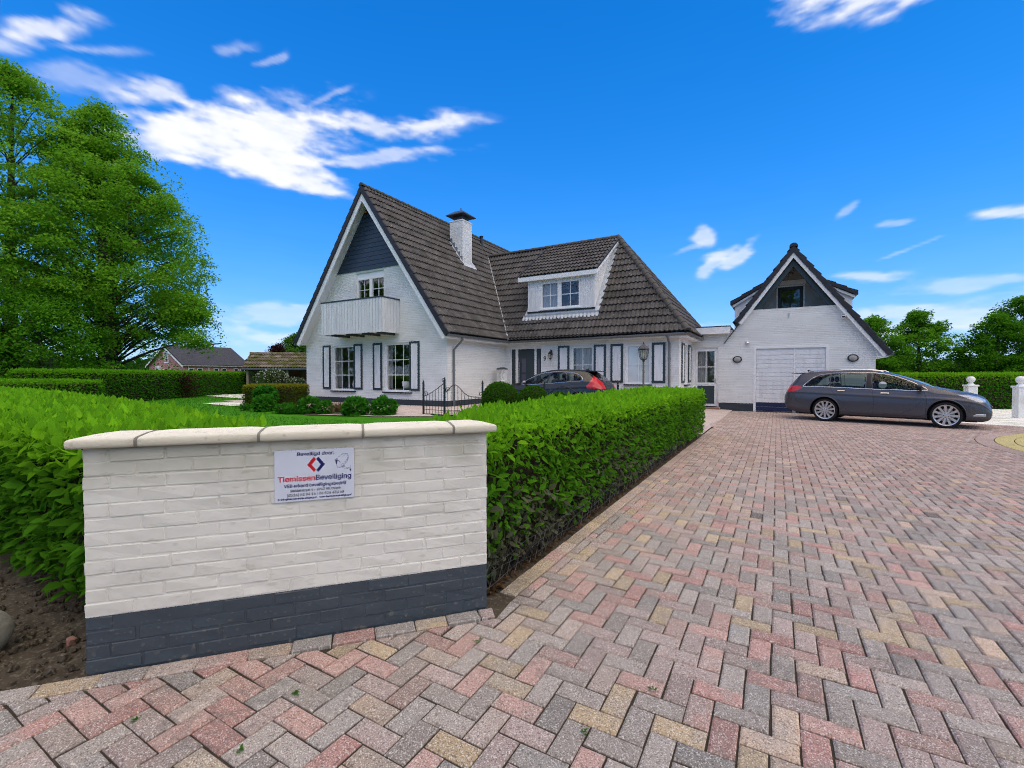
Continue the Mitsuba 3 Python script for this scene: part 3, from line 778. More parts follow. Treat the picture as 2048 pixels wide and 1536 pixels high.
put('leaf_litter', raw(v.reshape(-1, 3), f.reshape(-1, 3)), 'leaf', color=np.repeat(np.array([[0.16, 0.095, 0.05]]) * (0.4 + 1.0 * RNG.random((n, 1))), v.shape[1], 0))
lab('leaf_litter', 'dry brown leaves fallen along the hedge foot', 'leaves', kind='stuff')
# tiny weeds in the joints
n = 34
sp = np.array([(-2.16, 0.80), (-1.66, 0.92), (-1.30, 1.90), (-0.62, 1.62), (-0.45, 1.99), (-1.75, 1.2)])
q = np.repeat(sp, 12, 0) + RNG.normal(0, 0.008, (len(sp) * 12, 2)); q = np.c_[q, np.full(len(q), 0.0)]
v, f = leaves(q, unit(len(q)) * [1, 1, .3] + [0, 0, .45], unit(len(q)) * .4 + [0, 0, 1], 0.008 + 0.012 * RNG.random(len(q)), 0.9 + 0.4 * RNG.random(len(q)), 4)
put('joint_weeds', raw(v.reshape(-1, 3), f.reshape(-1, 3)), 'leaf', color=np.repeat(np.array([[0.06, 0.17, 0.02]]) * (0.6 + 0.8 * RNG.random((len(q), 1))), v.shape[1], 0))
lab('joint_weeds', 'small green weeds sprouting between the pavers', 'weeds', kind='stuff')
# cobble at the left edge, broken brick in the soil
b = trimesh.creation.icosphere(4, 1.0)
b.vertices *= np.array([0.115, 0.125, 0.125]); b.vertices *= (0.92 + 0.16 * meshkit.fbm(b.vertices * 9, 3))[:, None]
b.apply_translation([-3.345, 0.605, 0.085])
put('boulder', b, 'cobble', True)
lab('boulder', 'smooth grey boulder lying on the soil left of the white wall', 'stone')
b = bx(-3.10, -3.06, 0.855, 0.89, -0.02, 0.022, 0.008); b.vertices += RNG.normal(0, .003, b.vertices.shape)
put('brick_shard', b, 'step_brick'); lab('brick_shard', 'small red brick shard in the soil by the hedge', 'brick')
cl = []
for _ in range(420):
    x = -4.6 + 2.0 * RNG.random(); y = 0.2 + 1.0 * RNG.random()
    if (np.array([x, y]) - WA) @ WN < -0.0:
        continue
    s = 0.006 + 0.02 * RNG.random() ** 3
    o = trimesh.creation.icosphere(1, s); o.vertices += RNG.normal(0, s * 0.2, o.vertices.shape); o.apply_translation([x, y, -0.014 + s * 0.3]); cl.append(o)
put('soil_clods', cat(cl), 'soil'); lab('soil_clods', 'loose crumbs of dark soil under the left hedge', 'soil', kind='stuff')
# ------------------------------------------------------------------ roof covering
def tile_template():
    """interlocking tile with two rolls: u 0..0.34, w -0.035..0.41; the front edge stands clear of the tile below"""
    us = np.array([0, 0.05, 0.085, 0.125, 0.165, 0.22, 0.255, 0.295, 0.345]); hs = np.array([0.0, 0.002, 0.036, 0.046, 0.004, 0.002, 0.036, 0.046, 0.002])
    n = len(us); v = []
    for w, o in ((-0.035, 0.060), (0.41, 0.004)):
        v += [(u, w, h + o) for u, h in zip(us, hs)]
    v += [(u, -0.033, h + 0.038) for u, h in zip(us, hs)]
    f = [(k, k + 1, n + k + 1) for k in range(n - 1)] + [(k, n + k + 1, n + k) for k in range(n - 1)]
    f += [(k + 1, k, 2 * n + k) for k in range(n - 1)] + [(k + 1, 2 * n + k, 2 * n + k + 1) for k in range(n - 1)]
    f += [(0, n, 2 * n), (n - 1, 3 * n - 1, 2 * n - 1)]
    return raw(v, f)


TILE = tile_template()
TW, TR = 0.34, 0.40
ROOF_TILES = {}


def lay_tiles(store, O, U, Wd, poly, u0, w0, z_off=0.0, flipu=1):
    """fill the polygon (u, w) of the roof plane with tiles; cut tiles at its edges"""
    O, U, Wd = (np.array(a, float) for a in (O, U, Wd))
    N = np.cross(U, Wd)
    x0, y0, x1, y1 = poly.bounds
    c = np.array(shapely.geometry.polygon.orient(poly).exterior.coords)
    planes = []
    for k in range(len(c) - 1):
        e = c[k + 1] - c[k]
        if np.hypot(*e) > 1e-6:
            planes.append((np.array([*c[k], 0.0]), np.array([-e[1], e[0], 0.0]) / np.hypot(*e)))
    convex = poly.convex_hull.area - poly.area < 1e-4
    inner = shapely.prepared.prep(poly.buffer(0.002))
    M = np.eye(4); M[:3, 0] = U; M[:3, 1] = Wd; M[:3, 2] = N; M[:3, 3] = O + N * z_off
    i0, i1 = int(math.floor((x0 - u0) / TW)) - 1, int(math.ceil((x1 - u0) / TW)) + 1
    j0, j1 = int(math.floor((y0 - w0) / TR)) - 1, int(math.ceil((y1 - w0) / TR)) + 1
    for j in range(j0, j1):
        for i in range(i0, i1):
            a, b = u0 + i * TW, w0 + j * TR
            R = sbox(a, b - 0.03, a + TW, b + TR)
            if not poly.intersects(R):
                continue
            m = TILE.copy()
            m.vertices = m.vertices + [a, b, 0] + np.array([RNG.normal(0, .002), RNG.normal(0, .004), RNG.normal(0, .002)])
            if not inner.contains(R):
                if poly.intersection(R).area < 0.012:
                    continue
                if convex:
                    m = clip(m, planes)
                    if m is None:
                        continue
                elif poly.intersection(R).area < 0.5 * R.area:
                    continue
            m.apply_transform(M)
            store.append((float(np.linalg.norm(m.vertices.mean(0) - EYE)), m, (RNG.random() ** 1.2, 0.0)))


def emit_tiles(thing, part, store, mt, limit=300, rest_name=None):
    store.sort(key=lambda q: q[0])
    rest, cnt = [], 0
    for d, m, uv in store:
        nrm = m.face_normals.mean(0)
        if cnt < limit and (EYE - m.vertices.mean(0)) @ nrm > 0:
            put(f'{thing}__{part}', m, mt, False, uv=np.tile(uv, (len(m.vertices), 1))); cnt += 1
        else:
            rest.append((m, uv))
    if rest:
        k = put(f'{thing}__{rest_name or part + "_field"}', cat([m for m, _ in rest]), mt, False, uv=np.vstack([np.tile(uv, (len(m.vertices), 1)) for m, uv in rest]))
        lab(k, kind='stuff')


def ridge_run(thing, part, p0, p1, mt, step=0.38, r=0.115, moss=0.0, droop=None):
    p0, p1 = np.array(p0, float), np.array(p1, float)
    L = np.linalg.norm(p1 - p0); d = (p1 - p0) / L
    side = np.cross(d, [0, 0, 1.0]); side /= np.linalg.norm(side); upv = np.cross(side, d)
    n = max(1, int(round(L / step))); s = L / n
    ang = np.linspace(-0.15, math.pi + 0.15, 9)
    for k in range(n):
        v = []
        for w, rr in ((-0.02, r * 1.09), (s + 0.02, r * 0.93)):
            c = p0 + d * (k * s + w)
            v += [c + side * math.cos(a) * rr + upv * (math.sin(a) * rr * 0.95 - 0.015) for a in ang]
        for q in (0, 1):
            c = p0 + d * (k * s + (-0.02, s + .02)[q]); v.append(c)
        m = len(ang)
        f = [(i, i + 1, m + i + 1) for i in range(m - 1)] + [(i, m + i + 1, m + i) for i in range(m - 1)] + [(2 * m, i + 1, i) for i in range(m - 1)] + [(2 * m + 1, m + i, m + i + 1) for i in range(m - 1)]
        me = raw(v, f)
        put(f'{thing}__{part}', me, mt, 40) if mt == 'tile_black' else put(f'{thing}__{part}', me, mt, False, uv=np.tile((RNG.random(), moss * (0.6 + .4 * RNG.random())), (len(me.vertices), 1)))


# ------------------------------------------------------------------ joinery
def window(base, M, w, h, cols, rows, fw=0.055, bar=0.022, depth=0.07, glass='glass', sash=None, part_frame='frame', mt='white_wood', leaves_=None):
    """frame in the plane z=-depth..0 of M (x right, y up), panes one by one. leaves_: list of (x0, x1, cols)."""
    lv = leaves_ or [(0.0, w, cols)]
    holes = []
    bars = []
    for a, b, c in lv:
        x0, x1 = a + fw, b - fw; y0, y1 = fw, h - fw
        cw, rh = (x1 - x0 + bar) / c, (y1 - y0 + bar) / rows
        for i in range(c):
            for j in range(rows):
                q = sbox(x0 + i * cw, y0 + j * rh, x0 + i * cw + cw - bar, y0 + j * rh + rh - bar)
                holes.append(q)
                put(f'{base}__pane', tf(raw([(q.bounds[0], q.bounds[1], -depth * 0.6), (q.bounds[2], q.bounds[1], -depth * 0.6), (q.bounds[2], q.bounds[3], -depth * 0.6), (q.bounds[0], q.bounds[3], -depth * 0.6)], [[0, 1, 2, 3]]), M), glass)
        sashring = sbox(a + 0.012, 0.012, b - 0.012, h - 0.012).difference(sbox(x0, y0, x1, y1).buffer(-0.0))
        bars.append(ext(sashring, 0.012, 0.0))
        for i in range(1, c):
            xx = x0 + i * cw - bar; bars.append(ext(sbox(xx, y0, xx + bar, y1), 0.02, -depth * 0.6 - 0.01))
        for j in range(1, rows):
            yy = y0 + j * rh - bar; bars.append(ext(sbox(x0, yy, x1, yy + bar), 0.018, -depth * 0.6 - 0.009))
    ring = sbox(0, 0, w, h)
    for a, b, c in lv:
        ring = ring.difference(sbox(a + fw, fw, b - fw, h - fw))
    bars.append(ext(ring, depth, -depth))
    put(f'{base}__{part_frame}', tf(cat(bars), M), mt)


def shutter(base, M, w, h, fr=0.085):
    s = num(base)
    put(f'{s}__frame', tf(ext(sbox(0, 0, w, h).difference(sbox(fr, fr, w - fr, h - fr)), 0.036, 0.004), M), 'slate_wood')
    put(f'{s}__panel', tf(bx(fr - 0.004, w - fr + 0.004, fr - 0.004, h - fr + 0.004, 0.006, 0.028), M), 'white_board')


def sill(base, M, w, d=0.10):
    put(f'{base}__sill', tf(bx(-0.05, w + 0.05, -0.055, -0.004, -0.02, d, 0.008), M), 'sill_stone')


def curtain(base, M, w, h, z=-0.16, folds=9, mt='curtain'):
    x = np.linspace(0, w, folds * 6 + 1); d = 0.025 * np.sin(np.linspace(0, folds * 2 * np.pi, len(x)))
    v = np.vstack([np.c_[x, np.zeros_like(x), z + d], np.c_[x, np.full_like(x, h), z + d]]); n = len(x)
    put(f'{base}__curtain', tf(raw(v, [(k, k + 1, n + k + 1, n + k) for k in range(n - 1)]), M), mt, True)


def gutter(key, pts, r=0.062, mt='zinc'):
    p = np.array(pts, float)
    prof = [(math.cos(a) * r, math.sin(a) * r) for a in np.linspace(math.pi, 2 * math.pi, 8)] + [(r + 0.010, 0.010), (r - .006, 0.012)] + [(math.cos(a) * (r - 0.006), math.sin(a) * (r - 0.006)) for a in np.linspace(2 * math.pi, math.pi, 8)] + [(-r, 0.04), (-r - 0.006, 0.04)]
    secs = []
    for k in range(len(p)):
        a = p[k] - p[k - 1] if k else p[1] - p[0]; b = p[k + 1] - p[k] if k < len(p) - 1 else a
        a, b = a / np.linalg.norm(a), b / np.linalg.norm(b)
        t = (a + b) / np.linalg.norm(a + b); s = np.cross(t, [0, 0, 1.0]); s /= np.linalg.norm(s)
        sc = 1 / max(0.3, t @ a)
        secs.append([p[k] + s * x * sc + np.array([0, 0, z]) for x, z in prof])
    v = np.array(secs).reshape(-1, 3); n = len(prof)
    f = [(k * n + i, (k + 1) * n + i, (k + 1) * n + (i + 1) % n, k * n + (i + 1) % n) for k in range(len(p) - 1) for i in range(n)]
    put(key, raw(v, f), mt, 40)


# ------------------------------------------------------------------ main house
MX0, MX1, MY, MB = -18.72, -10.60, 13.545, 0.16
CX, RZ, SL = -14.50, 8.93, 1.402              # ridge x, height of the tile plane there, slope
EX = 4.33                                    # eaves from the ridge
WY, EAX, WSL = 17.71, -3.122, 1.30
WEY, WEZ = 17.31, 2.92                       # wing eaves
HEX, HX, HY, HZ = -2.75, -6.44, 21.0, 2.92 + 1.30 * 3.69   # wing eaves corner, hip apex
GY = 20.617
BACK = 26.0
rz = lambda x: RZ - SL * abs(x - CX)
under = lambda x: rz(x) - 0.20
GAB = MX1 + 0.004
# gable wall with openings
W1, W2, WU = (-16.95, 0.68, -15.52, 2.62), (-13.80, 0.68, -12.37, 2.63), (-15.42, 3.12, -13.80, 5.63)
front = Polygon([(MX0, MB - .3), (MX1, MB - .3), (MX1, under(MX1)), (CX, under(CX)), (MX0, under(MX0))])
for w in (W1, W2, WU):
    front = front.difference(sbox(*w))
COURSES = []


def courses(poly, M, z0=0.36, h=0.067):
    """painted brick courses standing a little proud of the wall, with sunken joints; poly in (x, z)"""
    x0, _, x1, z1 = poly.bounds
    z = z0
    while z < z1:
        x = x0 - RNG.random()
        while x < x1:
            L = RNG.choice([.44, .66, .88, 1.32, 1.98, 2.6])
            g = poly.intersection(sbox(x + .0008, z + .0055 + RNG.normal(0, .0012), x + L - .0012, z + h - .0045 + RNG.normal(0, .0012)))
            if not g.is_empty and g.area > 1e-3:
                for q in getattr(g, 'geoms', [g]):
                    if q.geom_type == 'Polygon' and q.area > 1e-3:
                        d = -.001 - .0045 * RNG.random()
                        COURSES.append(tf(ext(q, .02 + d + .012 - .012, -.02), M))
            x += L
        z += h


def south_wall(poly, y, t=0.28):
    courses(poly, SOUTH(0, y, 0))
    return tf(ext(poly, t - .013, -t), SOUTH(0, y, 0))


def east_wall(poly, x, t=0.28):
    courses(poly, EAST(x, 0, 0))
    return tf(ext(poly, t - .013, -t), EAST(x, 0, 0))


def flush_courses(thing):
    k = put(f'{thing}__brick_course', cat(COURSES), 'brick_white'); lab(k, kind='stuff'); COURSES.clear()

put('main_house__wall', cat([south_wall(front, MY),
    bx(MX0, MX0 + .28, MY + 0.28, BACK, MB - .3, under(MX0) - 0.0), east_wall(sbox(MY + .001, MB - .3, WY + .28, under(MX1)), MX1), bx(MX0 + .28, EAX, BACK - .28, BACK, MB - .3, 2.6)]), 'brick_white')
DW, DS, DH = (-10.34, MB, -8.78, 2.56), (-7.40, 1.00, -6.44, 2.53), (-5.12, 1.00, -4.15, 2.54)
wing = sbox(MX1 + .002, MB - .3, EAX, 2.80)
for w in (DW, DS, DH):
    wing = wing.difference(sbox(*w))
SE = (18.78, 0.98, 19.62, 2.53)
eastw = sbox(WY + .28, MB - .45, BACK, 2.80).difference(sbox(*SE))
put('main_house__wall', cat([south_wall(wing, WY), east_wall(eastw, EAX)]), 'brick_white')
WALL_DONE = True
put('main_house__ceiling', bx(MX0 + .3, MX1 - .3, MY + .3, BACK - .3, 2.72, 2.84), 'room_dark')
put('main_house__floor', cat([bx(MX0 + .3, MX1 - .3, MY + .3, BACK - .3, -0.1, 0.2), bx(MX1 - .27, EAX - .3, WY + .3, BACK - .3, -0.1, 0.2), bx(MX1 - .27, EAX - .3, WY + .3, BACK - .3, 2.62, 2.7)]), 'room_dark')
put('main_house__room_wall', cat([bx(MX0 + .3, MX1 - .3, MY + 3.6, MY + 3.7, 0.2, 2.72), bx(MX1 - .27, EAX - .3, WY + 2.4, WY + 2.5, 0.2, 2.62), bx(-16.1, -12.9, MY + 2.6, MY + 2.7, 2.84, 6.3), bx(-15.3, -15.2, MY + .3, MY + 3.6, .2, 2.7)]), 'room_dark')
put('main_house__plinth', cat([bx(MX0 - .012, MX1 + .012, MY - .012, MY + .1, MB - .3, 0.385), bx(MX1 - .1, MX1 + .013, MY + .1, WY, MB - .3, 0.384), bx(MX1 + .014, DW[0] - .02, WY - .012, WY + .1, MB - .3, 0.385),
    bx(DW[2] + .02, EAX + .012, WY - .012, WY + .1, MB - .3, 0.385), bx(EAX - .1, EAX + .013, WY + .1, GY, MB - .5, 0.384)]), 'brick_slate')
lab('main_house', 'white painted brick house with steep dark tiled roof, navy gable boards, balcony and front door', 'house')

# roof decks (under the tiles)
def deck(pts, t=0.10, off=-0.03):
    p = np.array(pts, float); n = np.cross(p[1] - p[0], p[2] - p[0]); n /= np.linalg.norm(n)
    k = len(p); v = np.vstack([p + n * off, p + n * (off - t)])
    f = [(0, i, i + 1) for i in range(1, k - 1)] + [(k, k + i + 1, k + i) for i in range(1, k - 1)]
    for i in range(k):
        j = (i + 1) % k; f += [(i, k + i, k + j), (i, k + j, j)]
    return raw(v, f)


YB = MY - 0.50
ez = rz(CX + EX)
VAX, VAY = CX + EX, WEY + (rz(CX + EX) - WEZ) / WSL
ridge_v = np.array([CX + (RZ - HZ) / SL, HY, HZ])          # valley head at the wing ridge
R_poly = [(CX + EX, YB, ez), (CX + EX, VAY, ez), tuple(ridge_v), (CX + (RZ - HZ) / SL, BACK, HZ), (CX, BACK, RZ), (CX, YB, RZ)]
L_poly = [(CX - EX, BACK, ez), (CX - EX, YB, ez), (CX, YB, RZ), (CX, BACK, RZ)]
F_poly = [(VAX, VAY, ez), (HEX, WEY, WEZ), (HX, HY, HZ), tuple(ridge_v)]
E_poly = [(HEX, WEY, WEZ), (HEX, 2 * HY - WEY, WEZ), (HX, HY, HZ)]
B_poly = [(HEX, 2 * HY - WEY, WEZ), (VAX, 2 * HY - WEY, WEZ), tuple(ridge_v), (HX, HY, HZ)]
put('main_house__roof_deck', cat([deck(p) for p in (R_poly, L_poly, F_poly, E_poly, B_poly)]), 'black_wood')


def plane_tiles(store, pts, U, eave_pt, u_shift=0.0):
    p = np.array(pts, float); U = np.array(U, float)
    n = np.cross(p[1] - p[0], p[2] - p[0]); n /= np.linalg.norm(n)
    if n[2] < 0:
        n = -n
    Wd = np.cross(n, U); O = np.array(eave_pt, float)
    q = np.c_[(p - O) @ U, (p - O) @ Wd]
    return O, U, Wd, Polygon(q)


def trim_edge(P, i, j, w=0.09):
    a, b = np.array(P.exterior.coords[i]), np.array(P.exterior.coords[j]); d = (b - a) / np.linalg.norm(b - a)
    return P.difference(LineString([a - d * 2, b + d * 0.02]).buffer(w, cap_style='flat'))


store = []
st2 = []
O, U, Wd, P = plane_tiles(store, R_poly, (0, 1, 0), (CX + EX, YB, ez))
# the chimney and valley trim
CHX, CHY0, CHY1 = (-13.60, -12.86), 17.62, 18.40
CHP = None
Pa = trim_edge(P, 1, 2)
chw = [((x - (CX + EX)) ** 2 + (rz(x) - ez) ** 2) ** .5 for x in CHX]
chim_poly = sbox(CHY0 - YB - .12, min(chw) - .22, CHY1 - YB + .12, max(chw) + .1)
Pa = max(getattr(Pa, 'geoms', [Pa]), key=lambda g: g.area)
# lay as convex pieces: below, beside and above the chimney, and behind the valley head
def convex_lay(store, O, U, Wd, P, cuts, u0, w0):
    for c in cuts:
        g = P.intersection(c)
        for h in getattr(g, 'geoms', [g]):
            if h.geom_type == 'Polygon' and h.area > 0.01:
                lay_tiles(store, O, U, Wd, h.convex_hull, u0, w0)


ymx = 40
c0, c1, c2_, c3_ = chim_poly.bounds
wv = (HZ - ez) / (SL / math.sqrt(1 + SL * SL))
a = u_al = None
TU = lambda v: 0.0 + TW * round(v / TW)
u0 = 0.02
snap = lambda v: u0 + TW * round((v - u0) / TW)
wsn = lambda v: 0.04 + TR * round((v - 0.04) / TR) - 0.035
cL, cR, cB, cT = snap(c0), snap(c2_), wsn(c1), wsn(c3_)
convex_lay(store, O, U, Wd, Pa, [sbox(-1, -1, cL, 20), sbox(cR, -1, HY - YB - .05, 20), sbox(HY - YB - .05, -1, 30, 20), sbox(cL, -1, cR, cB), sbox(cL, cT, cR, 20)], u0, 0.04)
O, U, Wd, P = plane_tiles(store, F_poly, (1, 0, 0), (VAX, WEY, WEZ))
# dormer footprint on the wing slope
DY, DX0, DX1, DZ0, DZT = 18.05, -9.60, -6.50, 4.14, 5.50
DEY, DEZ, DSL = 17.86, 5.66, 0.655
dw = lambda y: math.hypot(y - WEY, (y - WEY) * WSL)
dorm_top_y = (DEZ - WEZ - DSL * DEY + WSL * WEY) / (WSL - DSL)       # where dormer roof meets the slope
Pf = trim_edge(P, 3, 0)
Pf = max(getattr(Pf, 'geoms', [Pf]), key=lambda g: g.area)
fs = lambda v: 0.05 + TW * round((v - 0.05) / TW)
d0, d1 = fs(DX0 - VAX - 0.05), fs(DX1 - VAX + 0.05)
dB = wsn(dw(DY) - .05)
convex_lay(store, O, U, Wd, Pf, [sbox(-20, -1, d0, 20), sbox(d1, -1, 20, 20), sbox(d0, -1, d1, dB)], 0.05, 0.04)
O, U, Wd, P = plane_tiles(store, E_poly, (0, 1, 0), (HEX, WEY, WEZ))
lay_tiles(store, O, U, Wd, P, 0.1, 0.04)
# dormer roof
DEX0, DEX1 = -9.98, -6.36
dr_y1 = min(dorm_top_y, HY) ; dr_z1 = DEZ + DSL * (dr_y1 - DEY)
DR_poly = [(DEX0, DEY, DEZ), (DEX1, DEY, DEZ), (DEX1, dr_y1, dr_z1), (DEX0, dr_y1, dr_z1)]
O, U, Wd, P = plane_tiles(store, DR_poly, (1, 0, 0), (DEX0, DEY, DEZ))
lay_tiles(store, O, U, Wd, P, 0.01, 0.035)
emit_tiles('main_house', 'roof_tile', store, 'roof_tile')
O, U, Wd, P = plane_tiles(st2, L_poly, (0, -1, 0), (CX - EX, BACK, ez))
lay_tiles(st2, O, U, Wd, P, 0.0, 0.04)
emit_tiles('main_house', 'rear_roof_tile', st2, 'roof_tile', 0, 'rear_roof_tiles')
ridge_run('main_house', 'ridge_tile', (CX, YB - 0.02, RZ + 0.03), (CX, BACK, RZ + 0.03), 'ridge_tile', moss=1.0)
ridge_run('main_house', 'ridge_tile', (ridge_v[0] + .1, HY, HZ + 0.035), (HX + .05, HY, HZ + 0.035), 'ridge_tile', moss=0.15)
ridge_run('main_house', 'ridge_tile', (HEX - .02, WEY + .02, WEZ + 0.05), (HX, HY, HZ + 0.06), 'ridge_tile', moss=0.1, r=0.125)
ridge_run('main_house', 'ridge_tile', (HEX - .02, 2 * HY - WEY, WEZ + 0.04), (HX, HY, HZ + 0.05), 'ridge_tile', moss=0.1)
# valley lead
def strip(p0, p1, w, mt, key, up=0.02, t=0.006):
    p0, p1 = np.array(p0, float), np.array(p1, float)
    d = (p1 - p0) / np.linalg.norm(p1 - p0)
    put(key, tube([p0 + [0, 0, up], p1 + [0, 0, up]], w, 8), mt)
strip((VAX, VAY, ez), ridge_v, 0.045, 'lead', 'main_house__valley_lead', up=0.035)
# verge tiles along the front gable edge, bargeboards and soffits
for sgn in (1, -1):
    n = int(math.hypot(EX, EX * SL) / TR) + 1
    sv = np.array([sgn, 0, -SL]) / math.hypot(1, SL)           # down the slope
    nv = np.array([sgn * SL, 0, 1]) / math.hypot(1, SL)
    L = math.hypot(EX, EX * SL)
    for k in range(n):
        a, b = max(0.0, L - (k + 1) * TR), L - k * TR
        p = lambda s, o, y: np.array([CX, y, RZ]) + sv * s + nv * o
        o1, o0 = 0.055, 0.020
        pts = [p(a, o0, YB - .045), p(b + .03, o1, YB - .045), p(b + .03, o1 - .20, YB - .045), p(a, o0 - .17, YB - .045)]
        v = np.array(pts + [q + [0, 0.075, 0] for q in pts])
        put('main_house__verge_tile', trimesh.convex.convex_hull(v), 'tile_black')
    L2 = L + 0.03
    def board(o0, o1, y0, y1, s0=0.0, s1=L2):
        q = []
        for y in (y0, y1):
            for s, o in ((s0, o0), (s1, o0), (s1, o1), (s0, o1)):
                # mitre at the ridge: keep on the own side
                pt = np.array([CX, y, RZ]) + sv * s + nv * o
                if s == s0:
                    pt = pt + sv * ((-o) * SL)          # vertical mitre
                q.append(pt)
        return trimesh.convex.convex_hull(np.array(q))
    put('main_house__bargeboard', board(-0.145, -0.345, YB + .010, YB + .05), 'white_wood')
    put('main_house__soffit', board(-0.155, -0.185, YB + .05, MY - .002), 'white_wood')
put('main_house__eaves_soffit', cat([bx(MX1, CX + EX - .05, YB + .05, WY - .4, ez - .16, ez - .11), bx(CX - EX + .05, MX0, YB + .05, BACK, ez - .16, ez - .11),
    bx(MX1 + .0, HEX - .06, WEY + .06, WY, WEZ - .17, WEZ - .12), bx(EAX, HEX - .06, WY, GY, WEZ - .171, WEZ - .121)]), 'white_wood')
put('main_house__fascia', cat([bx(MX1 + .02, HEX - .06, WEY + .04, WEY + .06, WEZ - .19, WEZ - .03), bx(HEX - .06, HEX - .04, WEY + .04, GY, WEZ - .19, WEZ - .031), bx(CX + EX - .06, CX + EX - .04, YB + .06, WEY, ez - .19, ez - .03)]), 'white_wood')
gutter('main_house__gutter', [(CX + EX + .03, YB, ez - .06), (CX + EX + .03, WEY - .03, ez - .06), (HEX + .03, WEY - .03, WEZ - .075), (HEX + .03, GY - .02, WEZ - .075)])
gutter('main_house__gutter', [(CX - EX - .03, BACK, ez - .06), (CX - EX - .03, YB, ez - .06)])
put('main_house__downpipe', tube(np.vstack([[(CX + EX + .03, YB + .85, ez - .11)], [(CX + EX + .03, YB + .85, ez - .2)], [(MX1 + .055, YB + .85, ez - .55)], [(MX1 + .055, YB + .85, 0.16)]]), 0.042, 10), 'zinc', 40)
put('main_house__downpipe', tube([(-3.46, WEY - .03, WEZ - .12), (-3.46, WEY, WEZ - .2), (-3.46, WY - .055, WEZ - .42), (-3.46, WY - .055, 0.1)], 0.042, 10), 'zinc', 40)
put('main_house__downpipe', tube([(CX - EX - .03, MY + .2, ez - .1), (MX0 - .06, MY + .2, ez - .5), (MX0 - .06, MY + .2, 0.16)], 0.042, 10), 'zinc', 40)
put('main_house__downpipe_collar', cat([cyl((-3.46, WY - .055, 1.92), (-3.46, WY - .055, 2.0), 0.055), cyl((MX1 + .055, YB + .85, 1.5), (MX1 + .055, YB + .85, 1.56), 0.052)]), 'zinc', 40)
# gable boards
bz, k = 5.70, 0
while bz < 8.45:
    z1 = min(bz + 0.178, 8.55)
    hw0, hw1 = (under(CX) + .0 - bz) / SL, (under(CX) - z1) / SL
    if hw1 < 0.05:
        hw1 = 0.02
    q = Polygon([(CX - hw0, bz + .004), (CX + hw0, bz + .004), (CX + hw1, z1 - .004), (CX - hw1, z1 - .004)])
    lo = ext(q, 0.034, 0.0); lo.vertices[:, 2] -= np.where(lo.vertices[:, 1] > (bz + z1) / 2, 0.014, 0) * (lo.vertices[:, 2] > 0.01)
    put('main_house__gable_board', tf(lo, SOUTH(0, MY - .002, 0)), 'blue_board')
    bz += 0.178
put('main_house__gable_lamp', lathe([(0.0, 0), (.05, .0), (.062, .03), (.05, .07), (0.0, .085)], 16, (-14.72, MY - .09, 8.02)), 'orange_lamp', True)
# windows of the gable
for w in (W1, W2):
    b = num('main_house__window'); M = SOUTH(w[0], MY + 0.07, w[1])
    window(b, M, w[2] - w[0], w[3] - w[1], 3, 3, fw=0.075, bar=0.026)
    sill(b, SOUTH(w[0], MY, w[1]), w[2] - w[0])
    curtain(b, SOUTH(w[0] - .1, MY, w[1] - .1), .22, w[3] - w[1] + .1, z=-.35, folds=3)
b = num('main_house__window'); M = SOUTH(WU[0], MY + .07, WU[1])
window(b, M, WU[2] - WU[0], 2.28, 2, 5, fw=0.07, bar=0.026, leaves_=[(0, 0.80, 2), (0.82, 1.62, 2)])
put(f'{b}__header', tf(bx(0, 1.62, 2.282, 2.512, -.06, -.01), SOUTH(WU[0], MY + .07, WU[1])), 'white_wood')
for x0 in (-17.55, -15.56, -14.42, -12.43):
    shutter('main_house__shutter', SOUTH(x0, MY, 0.735), 0.505, 1.925)
# things seen in the windows
vz = lathe([(0, 0), (.07, 0), (.10, .12), (.06, .3), (.035, .42), (.05, .5), (.045, .5)], 20, (-16.02, MY + .42, .80)); put('window_vase', vz, 'plaster_white', True)
lab('window_vase', 'pale vase standing behind the left lower gable window', 'vase')
put('window_vase__stems', cat([tube(bez((-16.02, MY + .42, 1.25), (-16.02 + a, MY + .4, 1.5), (-16.02 + 1.6 * a, MY + .4, 1.62), n=6), 0.008, 4) for a in (-.16, .05, .14, .2)]), 'plaster_white')
pb = lathe([(0, 0), (.12, 0), (.2, .12), (.22, .26), (.19, .3), (.17, .3)], 24, (-12.98, MY + .45, .80)); put('window_pot', pb, 'plaster_white', True)
v, f = leaves(np.tile([-12.98, MY + .45, 1.1], (40, 1)) + RNG.normal(0, .05, (40, 3)), unit(40) + [0, 0, .9], unit(40) + [0, 0, .6], .25 + .2 * RNG.random(40), .8 + .3 * RNG.random(40), 4)
put('window_pot__plant', raw(v.reshape(-1, 3), f.reshape(-1, 3)), 'leaf', color=np.tile([0.06, .12, .05], (40 * v.shape[1], 1)))
lab('window_pot', 'white plant pot standing behind the right lower gable window', 'plant pot')
put('window_table', bx(-16.9, -12.4, MY + .29, MY + .75, .72, .80), 'room_dark'); lab('window_table', 'dark ledge inside the lower gable windows carrying vase and pot', 'shelf')
